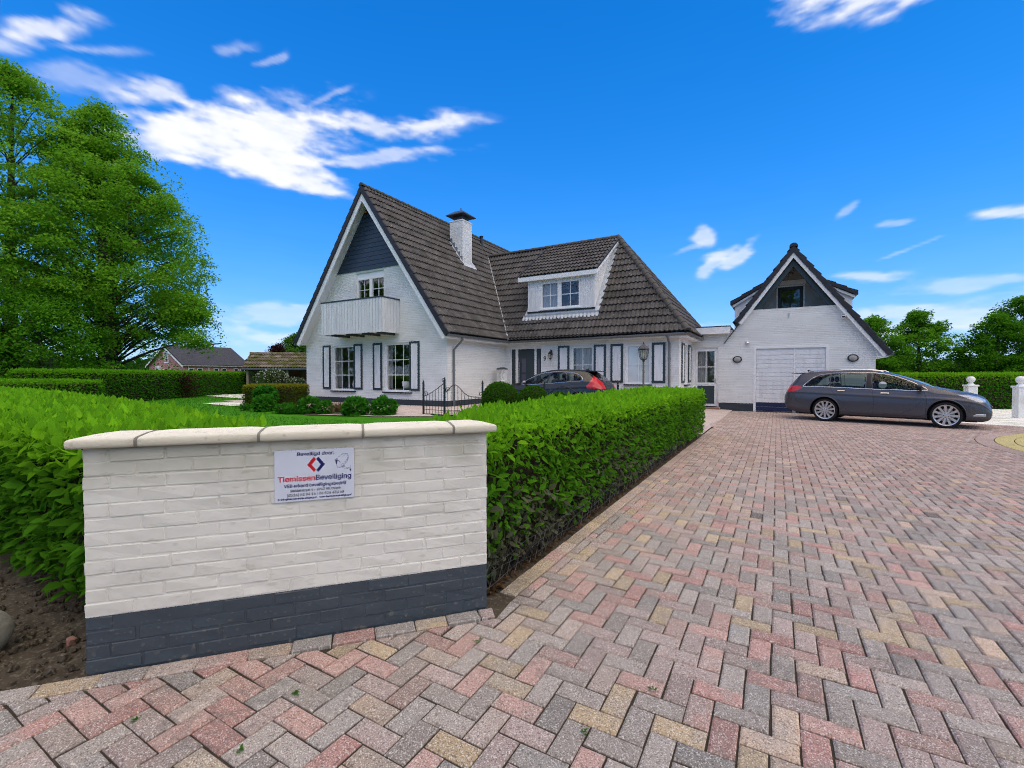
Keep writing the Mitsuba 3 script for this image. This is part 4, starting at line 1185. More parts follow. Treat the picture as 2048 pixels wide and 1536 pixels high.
# balcony
BX0, BX1, BYF, BZ0, BZ1 = -16.43, -12.96, MY - .95, 2.99, 4.33
put('balcony__slab', bx(BX0 + .04, BX1 - .04, BYF + .04, MY + .02, 3.03, 3.16), 'plaster_white')
for x in (-15.9, -15.0, -14.1, -13.3):
    put('balcony__beam', bx(x, x + .09, BYF + .06, MY - .001, 2.93, 3.03), 'slate_wood')
nf = 22; pw = (BX1 - BX0) / nf
for k in range(nf):
    put('balcony__plank', bx(BX0 + k * pw + .011, BX0 + (k + 1) * pw - .011, BYF - .001, BYF + .022, BZ0 + RNG.normal(0, .006), BZ1 - .03, .003), 'white_board')
for xs in (BX0, BX1 - .022):
    for k in range(6):
        w_ = (MY - BYF - .03) / 6
        put('balcony__plank', bx(xs, xs + .022, BYF + .025 + k * w_ + .009, BYF + .025 + (k + 1) * w_ - .009, BZ0, BZ1 - .03, .003), 'white_board')
put('balcony__backing', cat([bx(BX0 + .025, BX1 - .025, BYF + .025, BYF + .04, 3.1, BZ1 - .06), bx(BX1 - .045, BX1 - .028, BYF + .05, MY - .01, 3.1, BZ1 - .06), bx(BX0 + .028, BX0 + .045, BYF + .05, MY - .01, 3.1, BZ1 - .06)]), 'black_wood')
put('balcony__rail', cat([bx(BX0 - .02, BX1 + .02, BYF - .02, BYF + .06, BZ1 - .03, BZ1 + .02), bx(BX1 - .06, BX1 + .021, BYF + .06, MY - .002, BZ1 - .03, BZ1 + .019), bx(BX0 - .021, BX0 + .06, BYF + .06, MY - .002, BZ1 - .03, BZ1 + .019)]), 'slate_wood')
lab('balcony', 'white slatted balcony with dark handrail on the gable', 'balcony')
# chimney
zb = rz(CHX[1]) - .35; zt = 8.62
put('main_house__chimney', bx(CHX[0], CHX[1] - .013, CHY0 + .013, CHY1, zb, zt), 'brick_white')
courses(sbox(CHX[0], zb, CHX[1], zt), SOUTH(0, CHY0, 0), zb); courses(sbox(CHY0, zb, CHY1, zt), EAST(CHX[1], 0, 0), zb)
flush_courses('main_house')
put('main_house__chimney__crown', bx(CHX[0] - .02, CHX[1] + .02, CHY0 - .02, CHY1 + .02, zt, zt + .06, .01), 'plaster_white')
mx, my = sum(CHX) / 2, (CHY0 + CHY1) / 2
put('main_house__chimney__cowl', cat([trimesh.convex.convex_hull(np.array([(mx + sx * .52, my + sy * .52, zt + .30) for sx in (-1, 1) for sy in (-1, 1)] + [(mx + sx * .52, my + sy * .52, zt + .335) for sx in (-1, 1) for sy in (-1, 1)] + [(mx + sx * .20, my + sy * .20, zt + .56) for sx in (-1, 1) for sy in (-1, 1)])),
    bx(mx - .26, mx + .26, my - .26, my + .26, zt + .06, zt + .30), cyl((mx, my, zt + .55), (mx, my, zt + .68), .014), lathe([(0, 0), (.03, .02), (.035, .045), (.02, .075), (0, .08)], 10, (mx, my, zt + .67))]), 'cap_metal', 30)
# stepped flashing on the front face and apron below
stp = []
nst = 5
for k in range(nst):
    a = CHX[0] + (CHX[1] - CHX[0]) * k / nst; b_ = CHX[0] + (CHX[1] - CHX[0]) * (k + 1) / nst
    stp.append(bx(a, b_ + .002, CHY0 - .012, CHY0 + .01, rz(b_) - .12, rz(a) + .20 - .02 * k))
put('main_house__chimney__step_flashing', cat(stp), 'zinc')
sl = np.array([1, 0, -SL]) / math.hypot(1, SL); nv = np.array([SL, 0, 1]) / math.hypot(1, SL)
q0 = np.array([CHX[1], CHY0 - .16, rz(CHX[1])])
ap = []
for (s0, s1, y0, y1) in ((-.02, .24, -.17, .95 - .0), ):
    ys = np.linspace(y0, y1, 24); ss = np.linspace(s0, s1, 6)
    V = np.array([[np.array([CHX[1], CHY0, rz(CHX[1])]) + sl * (s + (0.05 * RNG.random() if s == s1 else 0)) + np.array([0, y, 0]) + nv * (.055 + .015 * math.sin(y * 37) + (.02 if s < 0.02 else 0)) for s in ss] for y in ys]).reshape(-1, 3)
    ap.append(raw(V, [(i * 6 + j, i * 6 + j + 1, (i + 1) * 6 + j + 1, (i + 1) * 6 + j) for i in range(23) for j in range(5)]))
Lc = math.hypot(CHX[1] - CHX[0], rz(CHX[0]) - rz(CHX[1]))
for yy in (CHY0 - .15, CHY1 + .01):
    a = np.array([CHX[0], yy, rz(CHX[0])]) + nv * .05; b_ = np.array([CHX[1], yy, rz(CHX[1])]) + nv * .05
    v = np.array([a, b_, b_ + [0, .14, .0], a + [0, .14, 0]]); ap.append(raw(np.vstack([v, v - nv * .004]), [(0, 1, 2, 3), (4, 7, 6, 5)]))
put('main_house__chimney__lead_apron', cat(ap), 'lead')
put('main_house__vent_pipe', cat([tube([(-14.12, 21.1, rz(-14.12) - .05), (-14.12, 21.1, rz(-14.12) + .5)], .075, 10), lathe([(.1, 0), (.11, .06), (.0, .09)], 12, (-14.12, 21.1, rz(-14.12) + .5))]), 'black_metal', 40)

# dormer
put('main_house__dormer__front', cat([tf(ext(sbox(DX0, DZ0 - .3, DX1, DZT + .02).difference(sbox(-8.98, DZ0 + .07, -7.13, 5.38)), .08, -.08), SOUTH(0, DY, 0))]), 'white_board')
for a, b_ in ((DX0, -9.0), (-7.11, DX1)):
    n = 6
    for k in range(n):
        w_ = (b_ - a) / n
        put('main_house__dormer__board', bx(a + k * w_ + .003, a + (k + 1) * w_ - .003, DY - .018, DY + .002, DZ0 + .0, DZT + .0, .003), 'white_board')
def cheek(x, t):
    yt = dorm_top_y
    q = Polygon([(DY, DZ0 - .25), (DY, DEZ + DSL * (DY - DEY) - .02), (yt, WEZ + WSL * (yt - WEY)), (DY + .2, WEZ + WSL * (DY + .2 - WEY) - .1)])
    return tf(ext(q, t, -t), EAST(x, 0, 0))
put('main_house__dormer__cheek', cheek(DX1, .05), 'white_board'); put('main_house__dormer__cheek', cheek(DX0 + .05, .05), 'white_board')
b = num('main_house__window')
window(b, SOUTH(-8.98, DY + .02, DZ0 + .07), 1.85, 5.38 - DZ0 - .07, 2, 2, fw=.075, bar=.028, leaves_=[(0, .88, 2), (.90, 1.85, 2)])
curtain(b, SOUTH(-8.95, DY + .05, DZ0 + .1), .8, 1.1, z=-.12, folds=5)
put(f'{b}__sill', bx(-9.02, -7.10, DY - .05, DY + .0, DZ0 + .02, DZ0 + .065, .006), 'white_wood')
put('main_house__dormer__ledge', bx(DX0 - .02, DX1 + .02, DY - .04, DY - .0, DZ0 - .07, DZ0 - .005), 'black_wood')
put('main_house__dormer__room', cat([bx(DX0 + .06, DX1 - .06, DY + 1.3, DY + 1.35, DZ0 - .2, 5.6), bx(DX0 + .06, DX1 - .06, DY + .1, DY + 1.3, DZ0 - .2, DZ0 - .1)]), 'room_dark')
put('main_house__dormer__deck', deck(DR_poly, .09), 'white_wood')
put('main_house__dormer__fascia', bx(DEX0, DEX1, DEY - .02, DEY + .015, DEZ - .20, DEZ - .02), 'white_wood')
put('main_house__dormer__soffit', bx(DEX0 + .01, DEX1 - .01, DEY + .015, DY, DEZ - .19, DEZ - .16), 'white_wood')
dz1 = lambda y: DEZ + DSL * (y - DEY)
for x_ in (DEX1, DEX0):
    q = np.array([(x_ - .02, DEY - .02, dz1(DEY) - .20), (x_ + .02, DEY - .02, dz1(DEY) - .20), (x_ - .02, dr_y1, dz1(dr_y1) - .12), (x_ + .02, dr_y1, dz1(dr_y1) - .12), (x_ - .02, DEY - .02, dz1(DEY) + .0), (x_ + .02, DEY - .02, dz1(DEY) + .0), (x_ - .02, dr_y1, dz1(dr_y1) + .01), (x_ + .02, dr_y1, dz1(dr_y1) + .01)])
    put('main_house__dormer__bargeboard', trimesh.convex.convex_hull(q), 'white_wood')
    put('main_house__dormer__verge', trimesh.convex.convex_hull(q * [1, 1, 0] + np.array([0.02 if x_ == DEX1 else -.02, 0, 0]) + np.c_[q[:, 0] * 0, q[:, 0] * 0, np.r_[q[4:6, 2] - .02, q[6:8, 2] - .02, q[4:6, 2] + .06, q[6:8, 2] + .06]]), 'tile_black')
# lead around the dormer
ys = np.linspace(DY - .02, dorm_top_y - .2, 20)
for x_, s_ in ((DX1 + .0, 1), (DX0, -1)):
    V = []
    for y in ys:
        z = WEZ + WSL * (y - WEY)
        V += [(x_ + s_ * .004, y, z + .24), (x_ + s_ * .012, y, z + .09), (x_ + s_ * (.20 + .02 * math.sin(y * 30)), y, z + .07)]
    put('main_house__dormer__side_flashing', raw(V, [(i * 3 + j, i * 3 + j + 1, (i + 1) * 3 + j + 1, (i + 1) * 3 + j) for i in range(len(ys) - 1) for j in range(2)]), 'lead')
xs = np.linspace(DX0 - .2, DX1 + .2, 80); V = []
nw = np.array([0, -WSL, 1]) / math.hypot(1, WSL); dn = np.array([0, -1, -WSL]) / math.hypot(1, WSL)
for x in xs:
    p = np.array([x, DY - .01, WEZ + WSL * (DY - .01 - WEY)])
    V += [p + nw * .10 + [0, 0, .06], p + nw * (.065 + .018 * math.sin(x * 37)), p + dn * (.2 + .02 * math.sin(x * 11)) + nw * (.058 + .018 * math.sin(x * 37))]
put('main_house__dormer__lead_apron', raw(V, [(i * 3 + j, i * 3 + j + 1, (i + 1) * 3 + j + 1, (i + 1) * 3 + j) for i in range(79) for j in range(2)]), 'lead', 40)

# front door with side panels, number, lantern
y0 = WY + .09
put('main_house__door_frame', tf(ext(sbox(0, 0, 1.56, 2.40).difference(sbox(.05, 0, .25, 2.33)).difference(sbox(.375, 0, 1.19, 2.33)).difference(sbox(1.29, 0, 1.51, 2.33)), .08, -.08), SOUTH(DW[0], y0, MB)), 'white_wood')
put('main_house__front_door', bx(DW[0] + .38, DW[0] + 1.185, y0 + .02, y0 + .07, MB + .02, MB + 2.325), 'slate_wood')
put('main_house__front_door__glass', cat([bx(DW[0] + .56, DW[0] + .77, y0 + .012, y0 + .025, MB + a, MB + a + h) for a, h in ((1.30, .62), (.72, .50), (.16, .48))]), 'sign_grey')
put('main_house__front_door__handle', cat([tube([(DW[0] + .46, y0 - .05, MB + .5), (DW[0] + .46, y0 - .05, MB + 1.75)], .014, 8), bx(DW[0] + .45, DW[0] + .47, y0 - .05, y0 + .02, MB + .6, MB + .62), bx(DW[0] + .45, DW[0] + .47, y0 - .05, y0 + .02, MB + 1.6, MB + 1.62)]), 'brushed_steel')
put('main_house__side_panel', bx(DW[0] + .055, DW[0] + .245, y0 + .02, y0 + .06, MB + .02, MB + 2.325), 'slate_wood')
put('main_house__side_panel', bx(DW[0] + 1.295, DW[0] + 1.505, y0 + .02, y0 + .06, MB + .02, MB + 2.325), 'slate_wood')
put('main_house__side_panel__glass', bx(DW[0] + 1.36, DW[0] + 1.44, y0 + .01, y0 + .022, MB + .5, MB + 1.9), 'sign_grey')
put('main_house__door_step', bx(DW[0] - .05, DW[2] + .05, WY - .45, WY + .06, MB - .2, MB + .012, .01), 'step_brick')
text_on('main_house__house_number', '9', 0, .12, 0, 'black_metal', .19, True, SOUTH(-8.66, WY - .004, 1.96) @ np.diag([1, 1, 8, 1]))
def lantern_geo(s):
    k = lathe([(.0, -.17), (.018, -.16), (.03, -.12), (.065, -.10), (.07, -.085)], 6)
    r = lathe([(.115, .10), (.12, .115), (.07, .17), (.03, .20), (.016, .22), (.02, .24), (.0, .26)], 6)
    bars = [tube([(.068 * math.cos(a), .068 * math.sin(a), -.09), (.108 * math.cos(a), .108 * math.sin(a), .10)], .006, 4) for a in np.arange(6) * math.pi / 3]
    g = lathe([(.064, -.085), (.104, .10)], 6)
    m = cat([k, r] + bars)
    for q in (m, g):
        q.apply_scale(s)
    return m, g
m, g = lantern_geo(1.0)
LP = (-8.28, WY - .14, 2.14)
m.apply_translation(LP); g.apply_translation(LP)
put('wall_lantern__body', cat([m, tube(bez((-8.28, WY - .14, 2.38), (-8.28, WY - .14, 2.46), (-8.28, WY - .02, 2.42), (-8.28, WY - .01, 2.28), n=8), .012, 6), bx(-8.31, -8.25, WY - .014, WY - .001, 2.2, 2.4)]), 'black_metal'); put('wall_lantern__glass', g, 'lamp_glass')
lab('wall_lantern', 'small black wall lantern right of the house number', 'lantern')
# wing windows and shutters
for w, gl in ((DS, 'glass'), (DH, 'glass')):
    b = num('main_house__window'); window(b, SOUTH(w[0], WY + .07, w[1]), w[2] - w[0], w[3] - w[1], 2, 2 if w is DS else 2, fw=.07, bar=.026)
    sill(b, SOUTH(w[0], WY, w[1]), w[2] - w[0])
    if w is DH:
        put(f'{b}__blind', bx(w[0] + .05, w[2] - .05, WY + .16, WY + .165, w[1] + .05, w[3] - .05), 'blind')
    else:
        curtain(b, SOUTH(w[0] + .05, WY, w[1] + .4), .9, 1.1, z=-.4, folds=5)
for x0, ww in ((-7.98, .51), (-6.40, .50), (-5.71, .50), (-4.10, .49)):
    shutter('main_house__shutter', SOUTH(x0, WY, 1.05), ww, 1.52)
b = num('main_house__window'); window(b, EAST(EAX - .07, SE[0], SE[1]), SE[2] - SE[0], SE[3] - SE[1], 2, 2, fw=.07, bar=.026); sill(b, EAST(EAX, SE[0], SE[1]), SE[2] - SE[0])
put(f'{b}__blind', bx(EAX - .165, EAX - .16, SE[0] + .05, SE[2] - .05, SE[1] + .05, SE[3] - .05), 'blind')
shutter('main_house__shutter', EAST(EAX, 18.16, 1.05), .56, 1.52); shutter('main_house__shutter', EAST(EAX, 19.68, 1.05), .56, 1.52)

# ------------------------------------------------------------------ garage
GX, GRZ, GSL, GX1, GB = 0.50, 6.19, 1.393, 3.04, -0.30
GZ0 = -0.10
grz = lambda x: GRZ - GSL * abs(x - GX)
gun = lambda x: grz(x) - .20
SD, GD = (-3.05, GZ0 - .2, -2.10, 2.49), (-0.74, GZ0 - .2, 1.59, 2.41)
PZ = 3.91
xl = GX - (GRZ - .20 - PZ) / GSL; xr = GX + (GRZ - .20 - PZ) / GSL
fac = Polygon([(EAX + .003, GB), (GX1, GB), (GX1, gun(GX1)), (xr, PZ), (xl, PZ), (-1.58, gun(-1.58)), (-1.58, 3.18), (EAX + .003, 3.18)]).difference(sbox(*SD)).difference(sbox(*GD))
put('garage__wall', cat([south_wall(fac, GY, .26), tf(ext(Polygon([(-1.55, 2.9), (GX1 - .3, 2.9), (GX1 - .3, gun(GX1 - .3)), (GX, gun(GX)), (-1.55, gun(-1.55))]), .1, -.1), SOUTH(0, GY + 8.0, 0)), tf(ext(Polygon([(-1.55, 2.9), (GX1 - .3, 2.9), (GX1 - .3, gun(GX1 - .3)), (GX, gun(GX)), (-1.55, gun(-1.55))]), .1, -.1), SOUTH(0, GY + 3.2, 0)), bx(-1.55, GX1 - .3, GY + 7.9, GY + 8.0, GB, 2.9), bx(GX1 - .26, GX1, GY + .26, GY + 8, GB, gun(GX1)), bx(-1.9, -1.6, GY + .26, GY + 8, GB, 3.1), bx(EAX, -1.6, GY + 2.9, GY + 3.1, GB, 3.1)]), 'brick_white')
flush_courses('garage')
put('garage__floor', bx(EAX + .05, GX1 - .28, GY + .1, GY + 8, GB, GZ0 + .02), 'room_dark')
put('garage__attic_floor', bx(-1.55, GX1 - .3, GY + .1, GY + 8, 2.9, 3.0), 'room_dark')
put('garage__plinth', cat([bx(SD[2] + .03, GD[0] - .075, GY - .012, GY + .1, GB, 0.215), bx(GD[2] + .075, GX1 + .012, GY - .012, GY + .1, GB, 0.215), bx(GX1 - .1, GX1 + .013, GY + .1, GY + 8, GB, .214)]), 'brick_slate')
# recess above the parapet
ry = GY + 1.15
rec = Polygon([(xl - .5, 2.95), (xr + .5, 2.95), (xr + .5, gun(xr + .5) + .1), (GX, gun(GX) + .1), (xl - .5, gun(xl - .5) + .1)]).difference(sbox(0.0, 2.95, .88, 4.92))
put('garage__recess_wall', tf(ext(rec, .1, -.1), SOUTH(0, ry, 0)), 'grey_diffuser')
b = num('garage__recess_door'); window(b, SOUTH(0.0, ry + .04, 3.0), .88, 1.92, 2, 2, fw=.12, bar=.03, mt='black_wood')
put(f'{b}__casing', cat([bx(-.05, .0, ry - .03, ry + .02, 3.0, 4.97), bx(.88, .93, ry - .03, ry + .02, 3.0, 4.97), bx(-.05, .93, ry - .03, ry + .02, 4.922, 4.972)]), 'white_wood')
put('garage__recess_header', bx(-.08, .96, ry - .05, ry - .0, 5.0, 5.17), 'plaster_white')
put('garage__recess_lamp', lathe([(.09, 0), (.085, .03), (.05, .055), (0, .06)], 16), 'grey_diffuser', True)
scene['garage__recess_lamp']['to_world'] = T(frame((.44, ry - .001, 5.42), (1, 0, 0), (0, 0, 1)))
put('garage__recess_lining', cat([deck([(xl - 1.0, ry, grz(xl - 1.0)), (xl - 1.0, GY - .1, grz(xl - 1.0)), (GX, GY - .1, GRZ), (GX, ry, GRZ)], .02, -.13), deck([(xr + 1.0, GY - .1, grz(xr + 1.0)), (xr + 1.0, ry, grz(xr + 1.0)), (GX, ry, GRZ), (GX, GY - .1, GRZ)], .02, -.13)]), 'black_wood')
put('garage__parapet_cap', bx(xl - .0, xr + .0, GY - .004, GY + .265, PZ + .001, PZ + .02), 'plaster_white')
GYB = GY - .20
GE = GX1 + .40 - .02
GBK = GY + 8.2
RR = [(GE, GYB, grz(GE)), (GE, GBK, grz(GE)), (GX, GBK, GRZ), (GX, GYB, GRZ)]
GLX = -1.50
LL = [(GLX, GBK, grz(GLX)), (GLX, GYB, grz(GLX)), (GX, GYB, GRZ), (GX, GBK, GRZ)]
put('garage__roof_deck', cat([deck(RR), deck(LL)]), 'black_wood')
st = []
O, U, Wd, P = plane_tiles(st, RR, (0, 1, 0), (GE, GYB, grz(GE))); lay_tiles(st, O, U, Wd, P, 0.01, .04)
O, U, Wd, P = plane_tiles(st, LL, (0, -1, 0), (GLX, GBK, grz(GLX))); lay_tiles(st, O, U, Wd, P, 0.01, .04)
ridge_run('garage', 'ridge_tile', (GX, GYB - .03, GRZ + .03), (GX, GBK, GRZ + .03), 'tile_black', r=.13)
for sgn, xe in ((1, GE), (-1, GLX)):
    sv = np.array([sgn, 0, -GSL]) / math.hypot(1, GSL); nv = np.array([sgn * GSL, 0, 1]) / math.hypot(1, GSL)
    L = math.hypot(xe - GX, (xe - GX) * GSL) - (.10 if sgn < 0 else 0)
    p = lambda s, o, y: np.array([GX, y, GRZ]) + sv * s + nv * o
    n = int(L / TR) + 1
    for k in range(n):
        a, b_ = max(0.0, L - (k + 1) * TR), L - k * TR
        pts = [p(a, .02, GYB - .05), p(b_ + .035, .075, GYB - .05), p(b_ + .035, -.10, GYB - .05), p(a, -.12, GYB - .05)]
        put('garage__verge_tile', trimesh.convex.convex_hull(np.array(pts + [q + [0, .085, 0] for q in pts])), 'tile_black')
    def board(o0, o1, y0_, y1_, s1):
        q = []
        for y in (y0_, y1_):
            for s, o in ((0, o0), (s1, o0), (s1, o1), (0, o1)):
                q.append(p(s, o, y) + (sv * (-o * GSL) if s == 0 else 0))
        return trimesh.convex.convex_hull(np.array(q))
    put('garage__bargeboard', board(-.105, -.235, GYB + .0, GYB + .04, L + .0), 'white_wood')
    put('garage__soffit', board(-.13, -.16, GYB + .04, GY - .001, L - .02), 'white_wood')
    put('garage__rafter', board(-.24, -.40, GY + .02, GY + .12, math.hypot(1.9, 1.9 * GSL)), 'slate_wood')
put('garage__eaves_soffit', bx(GX1, GE - .05, GYB + .05, GBK, grz(GE) - .14, grz(GE) - .10), 'white_wood')
put('garage__eaves_return', tf(ext(Polygon([(GX1 + .002, grz(GE) - .10), (GE - .05, grz(GE) - .10), (GE - .05, gun(GE) + .02), (GX1 + .002, gun(GX1) + .0)]), .03, -.03), SOUTH(0, GY - .02, 0)), 'white_wood')
gutter('garage__gutter', [(GE + .05, GYB - .04, grz(GE) - .045), (GE + .05, GBK, grz(GE) - .045)], .06)
# side dormers of the garage
for sgn, (tip, mid, zt_, zm) in ((-1, (-1.76, -.60, 4.50, 5.17)), (1, (2.66, 1.80, 4.57, 5.01))):
    y0_, y1_ = GY + 1.45, GY + 5.2
    q = [(mid - sgn * .55, y0_, zm + .32), (tip, y0_, zt_), (tip, y1_, zt_), (mid - sgn * .55, y1_, zm + .32)]
    pp = np.array([(x, y, z - o) for o in (0.0, .13) for x, y, z in q])
    put('garage__side_dormer__roof', trimesh.convex.convex_hull(pp), 'tile_black')
    e = np.array([(x, y, z - o) for o in (.132, .23) for x, y, z in ((mid - sgn * .5, y0_ + .02, zm + .29), (tip - sgn * .06, y0_ + .02, zt_ - .0), (tip - sgn * .06, y0_ + .06, zt_ - .0), (mid - sgn * .5, y0_ + .06, zm + .29))])
    put('garage__side_dormer__bargeboard', trimesh.convex.convex_hull(e), 'white_wood')
    ck = Polygon([(mid - sgn * .4, zm + .1), (tip - sgn * .14, zt_ - .16), (tip - sgn * .14, grz(tip - sgn * .14) - .1), (mid - sgn * .4, grz(mid - sgn * .4) - .1)])
    put('garage__side_dormer__cheek', tf(ext(ck, .05, -.05), SOUTH(0, y0_ + .12, 0)), 'white_board')
    put('garage__side_dormer__front', bx(tip - sgn * .14, tip - sgn * .19, y0_ + .13, y1_, grz(tip - sgn * .14) - .1, zt_ - .15), 'white_board')
    for k in range(4):
        a = np.array([mid - sgn * .55 + (tip - mid + sgn * .55) * k / 4, zm + .32 + (zt_ - zm - .32) * k / 4]); b_ = np.array([mid - sgn * .55 + (tip - mid + sgn * .55) * (k + 1.06) / 4, zm + .32 + (zt_ - zm - .32) * (k + 1.06) / 4])
        pts = [(a[0], a[1] + .02), (b_[0], b_[1] + .065), (b_[0], b_[1] - .12), (a[0], a[1] - .13)]
        put('garage__side_dormer__verge_tile', trimesh.convex.convex_hull(np.array([(x, y, z) for x, z in pts for y in (y0_ - .05, y0_ + .02)])), 'tile_black')
emit_tiles('garage', 'roof_tile', st, 'tile_black', 60)
# flat roof of the link with fascia
put('garage__flat_roof', bx(EAX - 1.6, -1.62, GY - .28, GY + 3.1, 3.18, 3.30), 'zinc')
put('garage__flat_roof_fascia', bx(EAX + .02, -1.64, GY - .32, GY - .28, 3.02, 3.30), 'white_wood')
put('garage__flat_roof_soffit', bx(EAX + .03, -1.66, GY - .28, GY - .001, 3.09, 3.12), 'white_wood')
put('garage__flat_roof_edge', bx(EAX + .0, -1.62, GY - .335, GY - .27, 3.302, 3.335), 'black_metal')
# side door
b = num('garage__side_door')
put(f'{b}__frame', tf(ext(sbox(0, 0, .95, 2.44).difference(sbox(.06, 0, .89, 2.38)), .08, -.08), SOUTH(SD[0], GY + .08, .05)), 'white_wood')
window(b, SOUTH(SD[0] + .062, GY + .07, .95), .826, 1.478, 2, 2, fw=.085, bar=.03, part_frame='sash')
put(f'{b}__leaf', tf(ext(sbox(0, 0, .826, .89).difference(sbox(.085, .09, .741, .84)), .045, -.045), SOUTH(SD[0] + .062, GY + .075, .06)), 'white_wood')
put(f'{b}__panel', bx(SD[0] + .14, SD[2] - .14, GY + .085, GY + .10, .14, .91), 'slate_wood')
put(f'{b}__handle', cat([bx(SD[2] - .13, SD[2] - .095, GY + .045, GY + .06, 1.0, 1.22), tube([(SD[2] - .115, GY + .05, 1.14), (SD[2] - .115, GY + .02, 1.14), (SD[2] - .23, GY + .02, 1.14)], .01, 6)]), 'brushed_steel')
curtain(b, SOUTH(SD[0] + .15, GY + .1, 1.05), .38, 1.3, z=-.12, folds=4)
put('garage__door_step', bx(SD[0] - .05, SD[2] + .09, GY - .36, GY + .06, GB, .035, .012), 'step_brick')
put('door_mat', bx(SD[0] + .1, SD[2] - .1, GY - .28, GY - .03, .036, .05), 'black_wood'); lab('door_mat', 'dark door mat on the brick step of the garage side door', 'door mat')
# garage door
put('garage__door_frame', tf(ext(sbox(GD[0] - .07, GZ0, GD[2] + .07, GD[3] + .07).difference(sbox(GD[0] + .02, GZ0 - 1, GD[2] - .02, GD[3] - .02)), .12, -.10), SOUTH(0, GY, 0)), 'white_wood')
for a, b_ in ((GD[0] + .025, .545), (.605, GD[2] - .025)):
    k = num('garage__garage_door')
    zz = GZ0 + .03
    for r in range(14):
        h = .169
        low = r < 2
        put(f'{k}__board', bx(a, b_, GY + .03, GY + .055, zz + .006, zz + h - .008, .005), 'navy_board' if low else 'white_board')
        zz += h
    put(f'{k}__backing', bx(a, b_, GY + .056, GY + .08, GZ0 + .02, GD[3] - .02), 'white_board')
put('garage__door_post', bx(.548, .602, GY + .02, GY + .09, GZ0, GD[3] - .02), 'white_wood')
put('garage__door_bolt', bx(.52, .63, GY - .03, GY + .019, GZ0 + .0, GZ0 + .22), 'brushed_steel')
lab('garage', 'white brick garage with sectional doors and a roofed balcony under its black gable', 'garage')
# fittings on the garage wall
for nm_, x, z in (('oval_lamp', -1.39, 1.98), ('oval_lamp', 2.38, 1.965)):
    k = num('oval_lamp')
    ring = lathe([(.165, 0), (.17, .05), (.155, .07), (.135, .07), (.13, .05)], 32); ring.vertices *= [1, .80, 1]
    dome = lathe([(.133, .05), (.12, .075), (.07, .095), (0, .10)], 32); dome.vertices *= [1, .80, 1]
    put(f'{k}__ring', tf(ring, SOUTH(x, GY - .001, z)), 'black_metal', 40); put(f'{k}__diffuser', tf(dome, SOUTH(x, GY - .001, z)), 'grey_diffuser', True)
lab('oval_lamp', 'oval black bulkhead lamp left of the garage door', 'wall lamp'); lab('oval_lamp_001', 'oval black bulkhead lamp right of the garage door', 'wall lamp')
ds = lathe([(.085, 0), (.09, .02), (.08, .05), (.055, .09), (0, .105)], 24); put('dome_camera', tf(ds, SOUTH(-1.04, GY - .001, 2.62)), 'chrome', True)
lab('dome_camera', 'small chrome dome camera above the left oval lamp', 'security camera')
put('bullet_camera__body', cat([bx(2.00, 2.13, GY - .30, GY - .10, 3.42, 3.51, .02)]), 'white_wood'); put('bullet_camera__lens', bx(2.012, 2.118, GY - .306, GY - .29, 3.428, 3.49, .004), 'black_metal')
put('bullet_camera__bracket', tube([(2.08, GY - .15, 3.46), (2.20, GY - .08, 3.46), (2.22, GY - .0, 3.46)], .022, 8), 'brushed_steel'); lab('bullet_camera', 'white bullet security camera under the right garage verge', 'security camera')
put('wall_bracket', bx(.36, .39, GY - .05, GY - .001, 3.56, 3.73), 'brushed_steel'); lab('wall_bracket', 'short steel bracket under the garage balcony parapet', 'bracket')
# ------------------------------------------------------------------ garden
def cam(X, d):
    """point at X metres right and d metres ahead of the viewer"""
    return HEAD * d + RIGHT * X


def blob_leaves(n, c, r, squash=0.85, lo=-1.0, shell=0.55, lump=0.25, seed=1, freq=2.2):
    q = unit(n); q[:, 2] = np.where(q[:, 2] < lo, -q[:, 2], q[:, 2])
    rad = (shell + (1 - shell) * RNG.random(n) ** 0.6) * (1 + lump * 2 * (meshkit.fbm(q * freq + seed * 7.3, 3, seed) - 0.5))
    P = np.array(c) + q * rad[:, None] * np.array([r, r, r * squash])
    return P, q


def shrub(key, c, r, n, L, col, kind=8, squash=.85, label=None, category='shrub', group=None, lump=.3, lo=-.95, seed=1, stems=True, spread=.5, stuff=True):
    P, q = blob_leaves(n, c, r, squash, lo, .6, lump, seed)
    gz_ = c[2] - r * squash * 0.68
    P[:, 2] = np.maximum(P[:, 2], gz_ + 0.05)
    D = q * .6 + unit(n) * spread + [0, 0, .15]; NN = q * .6 + unit(n) * .4 + [0, 0, .7]
    v, f = leaves(P, D, NN, L * (.7 + .6 * RNG.random(n)), .9 + .5 * RNG.random(n), kind)
    C = np.array(col) * (.6 + .8 * RNG.random(n))[:, None] * (0.8 + 0.5 * np.clip(q[:, 2:3], -.5, 1))
    C = np.array(col) * (.65 + .7 * RNG.random(n))[:, None]
    put(key + '__foliage', raw(v.reshape(-1, 3), f.reshape(-1, 3)), 'leaf', kind == 8, color=np.repeat(C, v.shape[1], 0))
    lab(key + '__foliage', kind='stuff')
    st = [tube(bez((c[0] + a, c[1] + b, gz_ - .12), (c[0] + 1.5 * a, c[1] + 1.5 * b, gz_ + r * .5), (c[0] + a * 3.5, c[1] + b * 3.5, c[2] + r * .2), n=5), [.016, .014, .011, .009, .006], 5) for a, b in RNG.normal(0, r * .12, (7, 2))]
    put(key + '__stem', cat(st), 'bark')
    lab(key, label, category, group)


HG = (0.050, 0.225, 0.018)
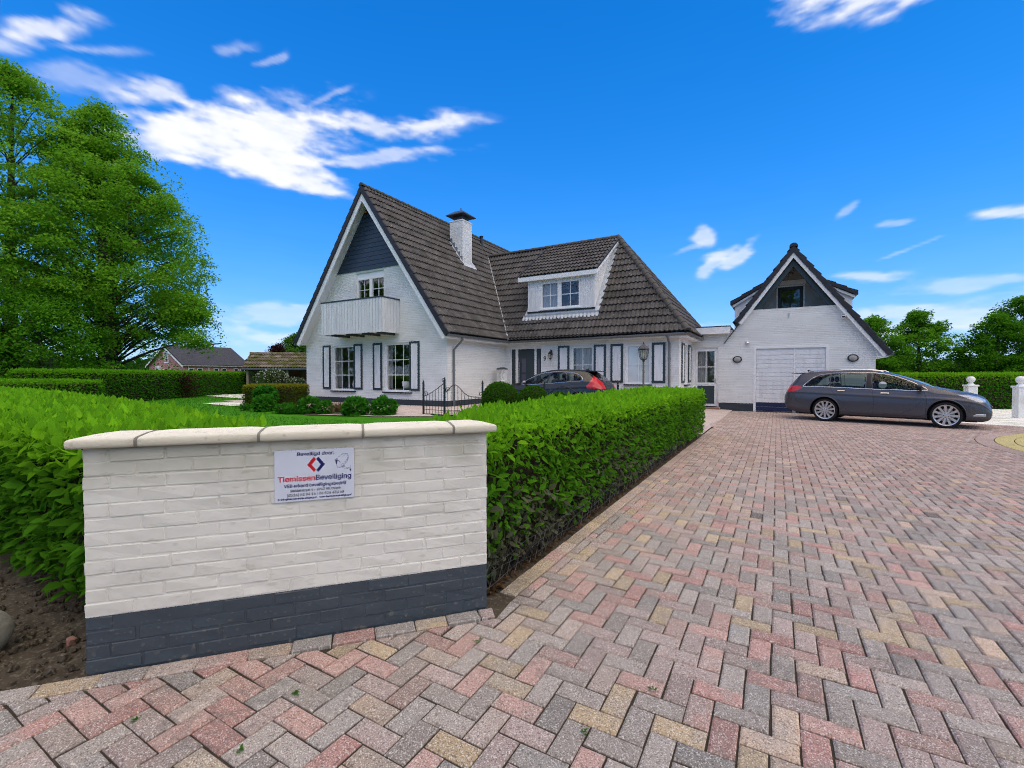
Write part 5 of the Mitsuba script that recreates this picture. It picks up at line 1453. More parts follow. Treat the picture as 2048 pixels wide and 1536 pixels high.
# hydrangea-like bushes along the bed (positions from the house corner leftwards)
for k, (X, d, r, s, L_, lb) in enumerate([
        (-3.89, 13.9, .44, .84, .12, 'round leafy green bush, rightmost of the row, under the right gable window'),
        (-4.73, 13.9, .44, .86, .12, 'round leafy green bush between the two gable windows'),
        (-5.87, 14.4, .31, .86, .11, 'small leafy bush under the left gable window'),
        (-6.46, 14.6, .38, .90, .12, 'leafy bush in the bed, left of the gable windows'),
        (-8.43, 15.6, .43, .80, .12, 'bright leafy bush low before the square clipped hedge block'),
        (-7.32, 14.8, .36, .52, .09, 'low leafy ground plant between the hedge block and the bushes'),
        (-6.95, 14.5, .26, .56, .08, 'smallest ground plant in the bed left of the bushes'),
        (-9.3, 16.0, .22, .60, .08, 'tiny ground plant at the left foot of the hedge block'),
        (-9.15, 17.0, .46, .80, .13, 'taller leafy bush rising before the middle of the hedge block')]):
    key = num('garden_bush'); r *= .80
    p = cam(X, d); z = .16 + r * s * .62 + (0.26 if k == 8 else 0)
    shrub(key, (p[0], p[1], z), r, int(2100 * (r / .5) ** 2), L_, HG if k != 8 else (.042, .21, .020), 8 if k < 4 else 4, s, lb, 'bush', lump=.35, seed=k + 3)
p = cam(-5.31, 14.2)
key = 'dry_tuft'
n = 160
P = np.array([p[0], p[1], .17]) + RNG.normal(0, .10, (n, 3)) * [1, 1, 0]
v, f = leaves(P, unit(n) * [.8, .8, .3] + [0, 0, .8], unit(n), .22 + .2 * RNG.random(n), .25 + .1 * RNG.random(n), 4)
put(key, raw(v.reshape(-1, 3), f.reshape(-1, 3)), 'leaf', color=np.repeat(np.array([[.20, .16, .08]]) * (.5 + .9 * RNG.random((n, 1))), v.shape[1], 0))
lab(key, 'dry straw coloured tuft between the bushes under the gable windows', 'grass tuft')
# box balls in front of the fence
for (X, d, r, z, lb) in [(-.30, 11.6, .46, .72, 'large clipped box ball left of the parked black car'), (.50, 10.9, .345, .76, 'middle clipped box ball in front of the black car'), (1.10, 10.6, .26, .70, 'smallest low clipped box ball behind the hedge')]:
    key = num('box_ball'); p = cam(X, d)
    n = int(9000 * (r / .46) ** 2)
    q = unit(n); P = np.array([p[0], p[1], z]) + q * (r * (.93 + .08 * RNG.random(n) + .05 * (meshkit.noise(q * 4, 2) - .5)))[:, None] * [1, 1, .98]
    low = q[:, 2] < -.3
    P[low, :2] = np.array(p[:2]) + q[low, :2] * r * .95 / np.maximum(.5, np.linalg.norm(q[low, :2], axis=1, keepdims=True)) * .9
    v, f = leaves(P, q * .6 + unit(n) * .7, q + unit(n) * .6, .028 + .016 * RNG.random(n), 1.1 + .3 * RNG.random(n), 2)
    C = np.array([.055, .165, .012]) * (.55 + .9 * RNG.random(n))[:, None]
    put(key + '__foliage', raw(v.reshape(-1, 3), f.reshape(-1, 3)), 'leaf', color=np.repeat(C, v.shape[1], 0)); lab(key + '__foliage', kind='stuff')
    co = trimesh.creation.icosphere(3, r * .88); co.apply_translation([p[0], p[1], z]); put(key + '__twig_shade_core', co, 'twig', True)  # dark ball in place of twigs, added to stop light coming through
    put(key + '__trunk', cyl((p[0], p[1], .0), (p[0], p[1], z), .05, 8), 'bark')
    lab(key, lb, 'box shrub')
# yellow-edged hedge block by the house
pb = [cam(-10.55, 17.95), cam(-9.8, 17.4), cam(-8.45, 17.9), cam(-8.4, 19.0), cam(-10.35, 19.4)]
blk = Polygon([(q[0], q[1]) for q in pb])
hedge('hedge_block', blk, .15, .96, .06, 1500, 4, (.085, .14, .016), (.30, .30, .025), core=.07, depth=.06, wave=.03)
lab('hedge_block', 'square clipped hedge block with yellowish edges left of the house corner', 'hedge')
for X, d, r, z, lb in [(-11.0, 21.0, .75, 1.0, 'white flowering bush behind the hedge block'), (-9.95, 21.2, .48, .80, 'lower white flowering bush next to the house corner')]:
    key = num('flowering_bush'); p = cam(X, d)
    shrub(key, (p[0], p[1], z), r, 1500, .10, (.075, .13, .035), 4, .8, lb, 'flowering bush', lump=.3, seed=11)
    n = 160; P, q = blob_leaves(n, (p[0], p[1], z), r * 1.02, .8, .0, .95, .3, 11)
    v, f = leaves(P, q + unit(n) * .6, unit(n) * .5 + [0, 0, 1], .05 + .04 * RNG.random(n), 1.6 + .3 * RNG.random(n), 4)
    put(key + '__blossom', raw(v.reshape(-1, 3), f.reshape(-1, 3)), 'leaf', color=np.tile([.72, .70, .62], (n * v.shape[1], 1))); lab(key + '__blossom', kind='stuff')
p = cam(-10.15, 22.2)
put('ball_planter__bowl', lathe([(0, 0), (.16, 0), (.34, .14), (.42, .36), (.37, .58), (.27, .70), (.25, .70), (.3, .55), (0, .5)], 32, (p[0], p[1], .16)), 'plaster_white', True)
put('ball_planter__soil', lathe([(.27, .62), (0, .64)], 24, (p[0], p[1], .16)), 'soil')
lab('ball_planter', 'large pale round planter beside the left house corner', 'planter')

# ------------------------------------------------------------------ iron garden fence
FY, FZ = 10.76, .10
posts = [-9.33, -8.52, -7.17, -5.24, -3.29]


def fence_post(x, h=1.10, r=.028):
    return cat([tube([(x, FY, FZ - .25), (x, FY, FZ + h - .10)], r, 8), lathe([(r + .006, 0), (r + .01, .012), (r * .6, .025), (.018, .03), (.024, .055), (.014, .085), (.0, .11)], 10, (x, FY, FZ + h - .10))])


for k, x in enumerate(posts):
    put('garden_fence__post', fence_post(x, 1.10 if k != 1 else 1.19, .034 if k < 2 else .026), 'iron', 40)


def scroll(c, r0, turns, start, sgn=1, n=22):
    a = np.linspace(0, turns * 2 * math.pi, n); r = r0 * (1 - .72 * a / a[-1])
    return [(c[0] + rr * math.cos(start + sgn * t), FY, c[1] + rr * math.sin(start + sgn * t)) for rr, t in zip(r, a)]


def panel(x0, x1, hi_at=.28, gate=False):
    w = x1 - x0
    top = lambda s: FZ + .62 + .34 * math.exp(-((s - hi_at) / .24) ** 2) if not gate else FZ + .60 + .42 * s ** 1.3
    n = max(5, int(w / .115))
    for k in range(1, n):
        s = k / n; x = x0 + w * s
        put('garden_fence__bar', tube([(x, FY, FZ - .04), (x, FY, top(s))], .0075, 5), 'iron')
    put('garden_fence__rail', tube([(x0, FY, FZ + .20), (x1, FY, FZ + .20)], .010, 5), 'iron')
    put('garden_fence__rail', tube([(x0, FY, FZ + .07), (x1, FY, FZ + .07)], .010, 5), 'iron')
    put('garden_fence__top_rail', tube([(x0 + w * s, FY, top(s)) for s in np.linspace(.04, .97, 26)], .011, 6), 'iron')
    s0, s1 = .04, .97
    put('garden_fence__scroll', tube(scroll((x0 + w * s0 + .075, top(s0) + .075), .085, 1.2, math.pi * 1.25, -1), .010, 6), 'iron')
    put('garden_fence__scroll', tube(scroll((x0 + w * s1 - .02, top(s1) + .085), .085, 1.2, math.pi * 1.5, 1), .010, 6), 'iron')
    for k in range(n):
        xx = x0 + w * (k + .5) / n
        put('garden_fence__ring', tube([(xx + .038 * math.cos(a), FY, FZ + .02 + .038 * math.sin(a)) for a in np.linspace(0, 2 * math.pi, 13)[:-1]], .005, 4, closed=True), 'iron')


panel(posts[0], posts[1], gate=True)
panel(posts[1], posts[2]); panel(posts[2], posts[3]); panel(posts[3], posts[4])
put('garden_fence__letter_hook', tube(bez((-7.95, FY - .02, .62), (-7.9, FY - .05, .50), (-7.9, FY - .03, .42), n=6), .03, 6), 'black_metal', True)
lab('garden_fence', 'dark wrought iron garden fence with scrolls and a small gate', 'fence')

# lamp post
lx, ly = -3.33, 13.34
put('garden_lamp__pole', tube([(lx, ly, -.1), (lx, ly, .45), (lx, ly, .47), (lx, ly, 1.72)], [.045, .045, .028, .026], 10), 'pole_bronze', 40)
m, g = lantern_geo(1.40)
m.vertices[:, 2] += 1.94; g.vertices[:, 2] += 1.94; m.vertices[:, :2] += (lx, ly); g.vertices[:, :2] += (lx, ly)
put('garden_lamp__lantern', m, 'cap_metal', 30); put('garden_lamp__glass', g, 'lamp_glass')
put('garden_lamp__bulb', lathe([(0, 1.86), (.03, 1.87), (.045, 1.94), (.03, 2.0), (0, 2.02)], 12, (lx, ly, 0)), 'plaster_white', True)
lab('garden_lamp', 'garden lamp post with a black hexagonal lantern on a bronze pole behind the hedge', 'lamp post')
# pale pillar by the front door
px_, py_ = -10.16, 16.75
put('garden_pillar__shaft', bx(px_ - .17, px_ + .17, py_ - .17, py_ + .17, .05, 1.12, .01), 'post_white')
ribs = []
for k in range(20):
    a = k / 20 * 2 * math.pi; c_, s_ = math.cos(a), math.sin(a)
    ribs.append(tube([(px_ + .18 * c_, py_ + .18 * s_, 1.12), (px_ + .185 * math.cos(a + .15), py_ + .185 * math.sin(a + .15), 1.32), (px_ + .225 * c_, py_ + .225 * s_, 1.56)], .022, 5))
ribs += [tube([(px_ + r * math.cos(a), py_ + r * math.sin(a), z) for a in np.linspace(0, 2 * math.pi, 21)[:-1]], .02, 5, closed=True) for r, z in ((.185, 1.12), (.19, 1.34), (.228, 1.57))]
put('garden_pillar__lattice_basket', cat(ribs), 'post_white')
put('garden_pillar__inside', lathe([(.15, 1.12), (.17, 1.56)], 16, (px_, py_, 0)), 'grey_diffuser')
put('garden_pillar__lid', lathe([(.0, 1.58), (.25, 1.58), (.26, 1.61), (.2, 1.65), (0, 1.69)], 24, (px_, py_, 0)), 'cap_metal', 40)
lab('garden_pillar', 'pale pedestal with a lattice basket and dark lid left of the front door', 'pedestal')
# white ball posts on the right
for k, (X, d, lb) in enumerate([(17.95, 17.95, 'white square post with ball finial behind the grey estate car bonnet'), (17.30, 15.60, 'white square post with ball finial at the right picture edge')]):
    key = num('ball_post'); p = cam(X, d)
    if k == 0:
        p = cam(16.25 * 1.10, 16.25 * 1.10)
    x, y = p[0], p[1]; hw = .145 if k else .15; h = 1.03
    R_ = frame((x, y, gz(0, y)), (math.cos(.26), math.sin(.26), 0), (-math.sin(.26), math.cos(.26), 0))
    put(key + '__shaft', tf(bx(-hw, hw, -hw, hw, -.3, h, .012), R_), 'post_white')
    put(key + '__cap', tf(bx(-hw - .03, hw + .03, -hw - .03, hw + .03, h + .0005, h + .06, .012), R_), 'post_white')
    put(key + '__ball', tf(lathe([(.12, h + .058), (.10, h + .09), (.07, h + .12), (.06, h + .14), (.07, h + .155), (.115, h + .20), (.135, h + .26), (.125, h + .32), (.08, h + .375), (0, h + .395)], 28), R_), 'post_white', True)
    lab(key, lb, 'post')

# ------------------------------------------------------------------ hedges in the background
P1, P2 = cam(-17.0, 16.6), cam(-17.6, 31.5)
o = cam(-18.3, 16.6), cam(-18.9, 31.5)
hedge('far_hedge', Polygon([(P1[0], P1[1]), (P2[0], P2[1]), (o[1][0], o[1][1]), (o[0][0], o[0][1])]).buffer(0), .0, 1.53, .095, 560, 4, (.060, .225, .014), (.17, .43, .018), core=.12, depth=.12, wave=.06)
lab('far_hedge', 'tall clipped beech hedge on the left behind the lawn', 'hedge')
q0, q1 = cam(-14.6, 14.9), cam(-26, 15.8)
hedge('low_hedge', Polygon([(q0[0], q0[1]), cam(-14.4, 16.2)[:2], cam(-26, 17.3)[:2], (q1[0], q1[1])]), .0, 1.16, .09, 560, 4, (.062, .225, .014), (.18, .45, .018), core=.12, depth=.1, wave=.05)
lab('low_hedge', 'lower clipped hedge at the left edge in front of the tall trees', 'hedge')
P = cam(-17.35, 24.2); n = 700
q = np.c_[RNG.normal(0, .28, n), RNG.normal(0, .28, n), 1.5 * RNG.random(n)] + P
v, f = leaves(q + RIGHT * .15, unit(n), unit(n) + [0, 0, .6], .08 + .04 * RNG.random(n), 1.1 + .3 * RNG.random(n), 4)
put('copper_hedge_plant', raw(v.reshape(-1, 3), f.reshape(-1, 3)), 'leaf', color=np.repeat(np.array([[.055, .022, .018]]) * (.5 + 1.0 * RNG.random((n, 1))), v.shape[1], 0))
lab('copper_hedge_plant', 'dark copper leaved plant growing within the tall left hedge', 'shrub', kind='stuff')
r0, r1 = cam(12.5, 20.2), cam(27.0, 20.0)
hedge('right_hedge', Polygon([tuple(r0[:2]), tuple(r1[:2]), tuple(cam(27, 21.2)[:2]), tuple(cam(12.5, 21.4)[:2])]), -.12, 1.40, .10, 480, 4, (.060, .225, .012), (.21, .46, .018), core=.12, depth=.12, wave=.05)
lab('right_hedge', 'clipped green hedge with a bright top behind the grey car', 'hedge')


# ------------------------------------------------------------------ trees
def tree(key, base, h, trunk_r, crown, n_clump, per, leaf, cols, seed, label, clear=0.25, limbs=7, flat_=.42, dens_in=.55, cl_r=1.0, cat_='tree', droop=.0, group=None, extra=()):
    """crown: list of (height fraction, radius) ; clumps of leaves sit on limbs that fan out from the trunk"""
    rg = np.random.default_rng(seed)
    base = np.array(base, float)
    hs, rs = np.array(crown).T
    tr = []
    bend = rg.normal(0, .02 * h, 2)
    axis = lambda s: base + np.array([bend[0] * s * s, bend[1] * s * s, h * s])
    tr.append(tube([axis(s) for s in np.linspace(-.02, .93, 14)], [trunk_r * (1.25 if s < .01 else 1) * (1 - .93 * s) + .012 for s in np.linspace(0, .97, 14)], 9))
    C = []
    tries = 0
    while len(C) < n_clump and tries < n_clump * 30:
        tries += 1
        s = clear + (1 - clear) * rg.random()
        R = np.interp(s, hs, rs)
        a = rg.random() * 2 * math.pi
        rr = R * math.sqrt(dens_in ** 2 + (1 - dens_in ** 2) * rg.random()) if rg.random() < .8 else R * rg.random()
        c = axis(s) + np.array([math.cos(a) * rr, math.sin(a) * rr, -droop * rr])
        C.append(c)
    for e in extra:
        C += [np.array(e, float) + rg.normal(0, .35, 3) * [1, 1, .5] for _ in range(3)]
    C = np.array(C)
    # limbs
    for c in C[:: max(1, len(C) // (limbs * 7))]:
        dz = c[2] - base[2]; s0 = max(.12, min(.9, dz / h - (.08 + .14 * rg.random()) ))
        p0 = axis(s0); mid = p0 * .45 + c * .55 + np.array([0, 0, .04 * h])
        r0 = trunk_r * (1 - .9 * s0) * .27
        tr.append(tube(bez(p0, mid, c, n=7), np.linspace(r0, .014, 7), 5))
    put(key + '__trunk', cat(tr), 'bark', 60)
    cl = np.repeat(np.arange(len(C)), per)
    n = len(cl)
    sz = cl_r * (.65 + .7 * rg.random(len(C)))
    q = rg.normal(size=(n, 3)); q /= np.linalg.norm(q, axis=1, keepdims=True)
    rad = rg.random(n) ** .45
    tilt = rg.normal(0, .25, (len(C), 2))
    off = q * rad[:, None] * sz[cl][:, None] * np.array([1, 1, flat_])
    off[:, 2] += (off[:, :2] * tilt[cl]).sum(1) - .22 * (off[:, 0] ** 2 + off[:, 1] ** 2) / sz[cl]
    P = C[cl] + off
    D = rg.normal(size=(n, 3)); D[:, 2] = D[:, 2] * .5 - .25
    NN = rg.normal(size=(n, 3)) * .55 + [0, 0, 1.0]
    v, f = leaves(P, D, NN, leaf * (.6 + .8 * rg.random(n)), .95 + .5 * rg.random(n), 2)
    c0 = np.array(cols[0]); c1 = np.array(cols[1])
    k = np.clip(rg.random(len(C)) * .9 + .1 * rg.normal(size=len(C)), 0, 1)[cl] * .75 + .25 * rg.random(n)
    col = (c0 + (c1 - c0) * k[:, None]) * (.75 + .5 * rg.random(n))[:, None]
    put(key + '__crown', raw(v.reshape(-1, 3), f.reshape(-1, 3)), 'leaf', color=np.repeat(col, v.shape[1], 0))
    lab(key, label, cat_, group)


LG0, LG1 = (.14, .34, .022), (.26, .53, .04)
fan = [(.0, .5), (.12, .75), (.3, 1.0), (.55, 1.05), (.75, .82), (.9, .45), (1.0, .08)]
def prof(r): return [(a, b * r) for a, b in fan]
pt = lambda X, d: tuple(cam(X, d)[:2]) + (-.2,)
tree('tall_tree', pt(-30.0, 27.5), 19.6, .42, prof(6.0), 235, 250, .16, (LG0, LG1), 1, 'tallest leafy tree at the left picture edge', clear=.10, cl_r=1.15)
tree('tall_tree_001', pt(-26.6, 30.0), 18.6, .40, prof(4.6), 205, 250, .16, (LG0, LG1), 2, 'tall leafy tree in the middle of the left group', clear=.20, cl_r=1.1)
ex = [cam(-22.6 + .5 * k + .1 * RNG.normal(), 29.5) + np.array([0, 0, 5.7 - .12 * k - .22 * max(0, k - 2) ** 1.3 + .3 * RNG.normal()]) for k in range(7)] + [cam(-20.6 + .3 * RNG.normal(), 29.5) + np.array([0, 0, 5.2 + .35 * k]) for k in range(4)]
tree('tall_tree_002', pt(-26.5, 30.5), 16.4, .34, [(.0, 1.5), (.15, 4.2), (.3, 5.7), (.55, 6.0), (.75, 4.9), (.9, 2.4), (1, .3)], 200, 250, .155, (LG0, (.23, .50, .034)), 3, 'leafy tree at the right end of the left group, lowest limb reaching right', clear=.36, cl_r=1.05, extra=ex)
tree('tall_tree_003', pt(-29.5, 34.0), 15.5, .36, prof(5.2), 110, 200, .18, ((.08, .25, .016), (.17, .41, .026)), 4, 'darker tree behind the left group of tall trees', clear=.08, cl_r=1.3)
tree('tall_tree_004', pt(-25.6, 25.0), 6.2, .14, prof(2.8), 100, 220, .14, ((.07, .24, .016), (.15, .39, .024)), 5, 'low shady tree under the tall left group', clear=.12, cl_r=.9)
tree('tall_tree_005', pt(-30.0, 23.5), 5.6, .14, prof(3.3), 110, 220, .14, ((.08, .25, .016), (.16, .40, .026)), 6, 'low leafy tree at the far left above the low hedge', clear=.10, cl_r=.9)
# trees on the right
RG0, RG1 = (.085, .255, .016), (.17, .41, .024)
for k, (X, d, h, r, cf, lb) in enumerate([
        (31.5, 40.0, 6.5, 2.6, .22, 'leafy green tree just right of the garage gutter'),
        (35.4, 40.0, 7.0, 2.7, .30, 'second rounded tree from the garage behind the right hedge'),
        (39.2, 37.0, 6.3, 2.3, .20, 'lighter feathery tree left of the largest right hand tree'),
        (42.8, 38.5, 8.1, 2.9, .28, 'largest dark rounded tree behind the right hedge'),
        (46.2, 38.5, 7.2, 2.6, .24, 'rounded tree at the right picture edge')]):
    tree(num('round_tree'), pt(X, d), h, .20, [(.0, .5 * r), (.25, .92 * r), (.45, r), (.7, .86 * r), (.88, .5 * r), (1, .1)], 110, 170, .17, (RG0, RG1) if k != 2 else ((.05, .18, .010), (.11, .31, .016)), 20 + k, lb, clear=cf, cl_r=.72, limbs=5)
for k, (X, d, h, r, lb) in enumerate([(37.0, 60, 3.4, 2.6, 'low far bush between the trunks of the right hand trees'), (44, 66, 3.6, 3.5, 'wide far bush behind the largest right hand tree'), (52, 70, 4.2, 3.5, 'far bush at the right picture edge')]):
    tree(num('far_bush'), pt(X, d), h, .12, [(0, r), (.5, r), (1, .3 * r)], 60, 110, .24, ((.045, .095, .03), (.08, .14, .05)), 40 + k, lb, clear=.05, cl_r=1.0, cat_='bush')
# trees behind the outbuilding
tree('round_tree_005', pt(-30.0, 64), 7.0, .25, [(0, 2.2), (.4, 3.6), (.75, 2.7), (1, .3)], 130, 150, .24, ((.06, .17, .02), (.11, .26, .03)), 31, 'distant round tree above the mossy outbuilding roof', clear=.2, cl_r=1.0)
tree('copper_tree', pt(-26.8, 52), 4.9, .14, [(0, 1.0), (.4, 1.5), (.75, 1.0), (1, .1)], 60, 110, .20, ((.030, .012, .014), (.07, .024, .026)), 32, 'dark red copper leaved tree above the mossy outbuilding roof', clear=.2, cl_r=.7)
for k in range(3):
    X, d = -17.4 - k * 2.6, 17.3 + .3 * k
    key = num('young_conifer'); p = cam(X, d); h = 2.05 - .12 * k
    tr = [tube([(p[0], p[1], -.1), (p[0], p[1], h)], [.03, .008], 6)]
    n = 0; Ps, Ds = [], []
    for z in np.arange(.9, h - .05, .17):
        for a in np.arange(0, 2 * math.pi, .9) + z * 5:
            L = (h - z) * .38 + .05; d_ = np.array([math.cos(a), math.sin(a), .35])
            tr.append(tube([np.array([p[0], p[1], z]), np.array([p[0], p[1], z]) + d_ * L], [.008, .003], 3))
            for s in np.arange(.1, 1, .08):
                Ps.append(np.array([p[0], p[1], z]) + d_ * L * s); Ds.append(d_ * .8 + RNG.normal(0, .7, 3))
    Ps, Ds = np.array(Ps), np.array(Ds)
    v, f = leaves(Ps, Ds, unit(len(Ps)), np.full(len(Ps), .09), np.full(len(Ps), .5), 2)
    put(key + '__trunk', cat(tr), 'bark'); put(key + '__needles', raw(v.reshape(-1, 3), f.reshape(-1, 3)), 'leaf', color=np.repeat(np.array([[.04, .09, .03]]) * (.6 + .8 * RNG.random((len(Ps), 1))), v.shape[1], 0))
    lab(key + '__needles', kind='stuff')
    lab(key, ['sparse young conifer nearest the tall hedge end, above the low hedge', 'sparse young conifer second along the low hedge', 'sparse young conifer at the left end of the low hedge'][k], 'conifer')
# distant wood
n = 26000
a = np.radians(RNG.uniform(-56, 56, n)); dd = RNG.uniform(105, 135, n)
hh = 2.6 + 3.2 * meshkit.fbm(np.stack([a * 16, dd * 0, dd * 0], -1), 3, 8)
P = HEAD * (dd * np.cos(a))[:, None] + RIGHT * (dd * np.sin(a))[:, None] + np.array([0, 0, 1.0]) * (RNG.random(n) ** .7 * hh)[:, None]
v, f = leaves(P, unit(n), unit(n) * .6 + [0, 0, .8], 1.0 + .8 * RNG.random(n), 1.1 + .4 * RNG.random(n), 2)
put('distant_wood', raw(v.reshape(-1, 3), f.reshape(-1, 3)), 'leaf', color=np.repeat(np.array([[.035, .075, .022]]) * (.6 + .8 * RNG.random((n, 1))), v.shape[1], 0))
lab('distant_wood', 'far belt of trees and bushes along the horizon', 'wood', kind='stuff')
# grass blades on the visible lawn
n = 52000
q = np.c_[RNG.uniform(-30, -3.0, n), RNG.uniform(2.6, 15.5, n)]
keep = ~shapely.contains_xy(shapely.unary_union([left_poly, right_poly, Polygon([(-22, 10.55), (-9, 10.2), (-9, 16), (-22, 16)]), Polygon([(-13.6, 8.3), (-9.0, 8.6), (-8, 11), (-14, 10.4)]), sbox(-9.4, 8.2, -2.9, 11)]), q[:, 0], q[:, 1])
q = q[keep]; n = len(q)
P = np.c_[q, lz(q[:, 0], q[:, 1]) - .012]
v, f = leaves(P, unit(n) * [.6, .6, 0] + [0, 0, 1], unit(n), .035 + .03 * RNG.random(n), .35 + .1 * RNG.random(n), 2)
put('grass_blades', raw(v.reshape(-1, 3), f.reshape(-1, 3)), 'leaf', color=np.repeat(np.array([[.045, .19, .006]]) * (.7 + .6 * RNG.random((n, 1))), v.shape[1], 0))
lab('grass_blades', 'short green grass blades of the lawn', 'grass', kind='stuff')

# ------------------------------------------------------------------ pink farmhouse
A = cam(-44.6, 60.0); ax, ay = A[0], A[1]        # left foot of the gable on the x-z plane facing the viewer
gw = 9.3; H0, H1 = 2.78, 5.25
ax = -74.0; ay = 29.4; ax1 = ax + gw; gx = (ax + ax1) / 2
ln = 8.0
hole1 = sbox(gx - .30, 3.0, gx + .70, 4.35)
fz = -.4
gp = Polygon([(ax, fz), (ax1, fz), (ax1, H0), (gx, H1 - .12), (ax, H0)]).difference(hole1)
put('pink_house__wall', cat([tf(ext(gp, .25, -.25), SOUTH(0, ay, 0)), bx(ax1 - .25, ax1, ay + .25, ay + ln, fz, H0), bx(ax, ax + .25, ay + .25, ay + ln, fz, H0), bx(ax, ax1, ay + ln, ay + ln + .2, fz, H0)]), 'pink_render')
ov = .35; sl_ = (H1 - H0) / (gw / 2)
zr = lambda x: H1 - sl_ * abs(x - gx)
for s in (1, -1):
    xe = gx + s * (gw / 2 + ov)
    pts = [(xe, ay - .3, zr(xe)), (xe, ay + ln + .3, zr(xe)), (gx, ay + ln + .3, H1), (gx, ay - .3, H1)]
    put('pink_house__roof', deck(pts if s > 0 else pts[::-1], .14, .08), 'far_tile')
    bb = np.array([(xe, ay - y, zr(xe) - o) for y in (.27, .33) for o in (.09, .30)] + [(gx, ay - y, H1 - o) for y in (.27, .33) for o in (.09, .30)])
    put('pink_house__bargeboard', trimesh.convex.convex_hull(bb), 'white_wood')
put('pink_house__wall', tf(ext(Polygon([(ax, H0), (ax1, H0), (gx, H1 - .15)]), .2, -.2), SOUTH(0, ay + ln, 0)), 'pink_render')
gutter('pink_house__gutter', [(gx + gw / 2 + ov + .05, ay - .3, zr(gx + gw / 2 + ov) - .05), (gx + gw / 2 + ov + .05, ay + ln, zr(gx + gw / 2 + ov) - .05)], .07, 'white_wood')
b = num('pink_house__window'); window(b, SOUTH(gx - .30, ay + .03, 3.0), 1.0, 1.35, 1, 1, fw=.09, glass='glass'); put(f'{b}__surround', tf(ext(sbox(-.10, -.10, 1.1, 1.45).difference(sbox(0, 0, 1.0, 1.35)), .05, 0), SOUTH(gx - .30, ay, 3.0)), 'white_wood')
put(f'{b}__room', bx(gx - .4, gx + .8, ay + .3, ay + .32, 2.9, 4.3), 'blind')
for x0 in (gx - .6, gx + .9):
    b = num('pink_house__window'); put(f'{b}__frame', tf(ext(sbox(-.1, 0, .8, 1.4).difference(sbox(0, .1, .7, 1.3)), .06, 0), SOUTH(x0, ay, .75)), 'white_wood'); put(f'{b}__pane', bx(x0, x0 + .7, ay - .02, ay - .005, .85, 2.05), 'sill_stone')
for yy in (.6, 1.6, 3.6, 4.6, 6.2, 7.1):
    b = num('pink_house__window'); put(f'{b}__frame', tf(ext(sbox(-.07, .2, .55, 1.5).difference(sbox(0, .3, .48, 1.42)), .06, 0), EAST(ax1, ay + yy, .75)), 'white_wood'); put(f'{b}__pane', bx(ax1 + .005, ax1 + .02, ay + yy, ay + yy + .48, 1.0, 2.15), 'sill_stone')
put('pink_house__downpipe', cat([cyl((ax1 + .08, ay + .5, fz), (ax1 + .08, ay + .5, H0 - .2), .06, 8), cyl((ax1 + .08, ay + 2.9, fz), (ax1 + .08, ay + 2.9, H0 - .2), .06, 8)]), 'plaster_white')
put('pink_house__wall_lamp', lathe([(0, 0), (.1, .02), (.1, .15), (0, .18)], 12, (gx + 1.1, ay - .12, 2.55)), 'plaster_white', True)
lab('pink_house', 'far pink rendered house with a dark hipped roof and white bargeboards', 'house')
put('air_conditioner__case', bx(gx - 2.1, gx - 1.0, ay - .36, ay - .02, 1.95, 2.5, .03), 'post_white'); put('air_conditioner__fan_grille', tf(lathe([(.20, 0), (.19, .012), (0, .014)], 20), SOUTH(gx - 1.75, ay - .361, 2.22)), 'grey_diffuser')
lab('air_conditioner', 'white air conditioning unit on the pink gable wall', 'air conditioner')
# second gable further left
bx0, by0 = ax - 4.4, ay + 3.2
gp2 = Polygon([(bx0, fz), (ax, fz), (ax, 4.6), (bx0 + 3.3, 4.6), (bx0, 2.2)])
put('pink_house_wing__wall', tf(ext(gp2, .25, -.25), SOUTH(0, by0, 0)), 'pink_render')
bb = np.array([(bx0 - .35, by0 - y, 2.2 - .25 + o) for y in (.2, .26) for o in (.0, .26)] + [(bx0 + 3.4, by0 - y, 4.68 + o) for y in (.2, .26) for o in (.0, .26)])
put('pink_house_wing__bargeboard', trimesh.convex.convex_hull(bb), 'white_wood')
put('pink_house_wing__bargeboard', bx(bx0 + 3.35, ax + .6, by0 - .26, by0 - .2, 4.68, 4.93), 'white_wood')
put('pink_house_wing__roof', deck([(ax + .6, by0 - .2, 4.9), (ax + .6, by0 + 6, 6.2), (bx0 + 2.2, by0 + 6, 6.2), (bx0 + 3.3, by0 - .2, 4.9)], .14, .06), 'far_tile')
put('pink_house_wing__roof', deck([(bx0 - .35, by0 + 6, 2.1), (bx0 - .35, by0 - .2, 2.1), (bx0 + 3.35, by0 - .2, 4.86), (bx0 + 3.35, by0 + 6, 4.86)], .14, .08), 'far_tile')
b = 'pink_house_wing__window'; put(f'{b}__frame', tf(ext(sbox(-.1, -.1, .9, 1.1).difference(sbox(0, 0, .8, 1.0)), .06, 0), SOUTH(bx0 + 2.0, by0, 2.6)), 'white_wood'); put(f'{b}__pane', bx(bx0 + 2.0, bx0 + 2.8, by0 - .02, by0 - .005, 2.6, 3.6), 'blind')
lab('pink_house_wing', 'smaller pink side wing with white roof edge left of the pink house', 'house')

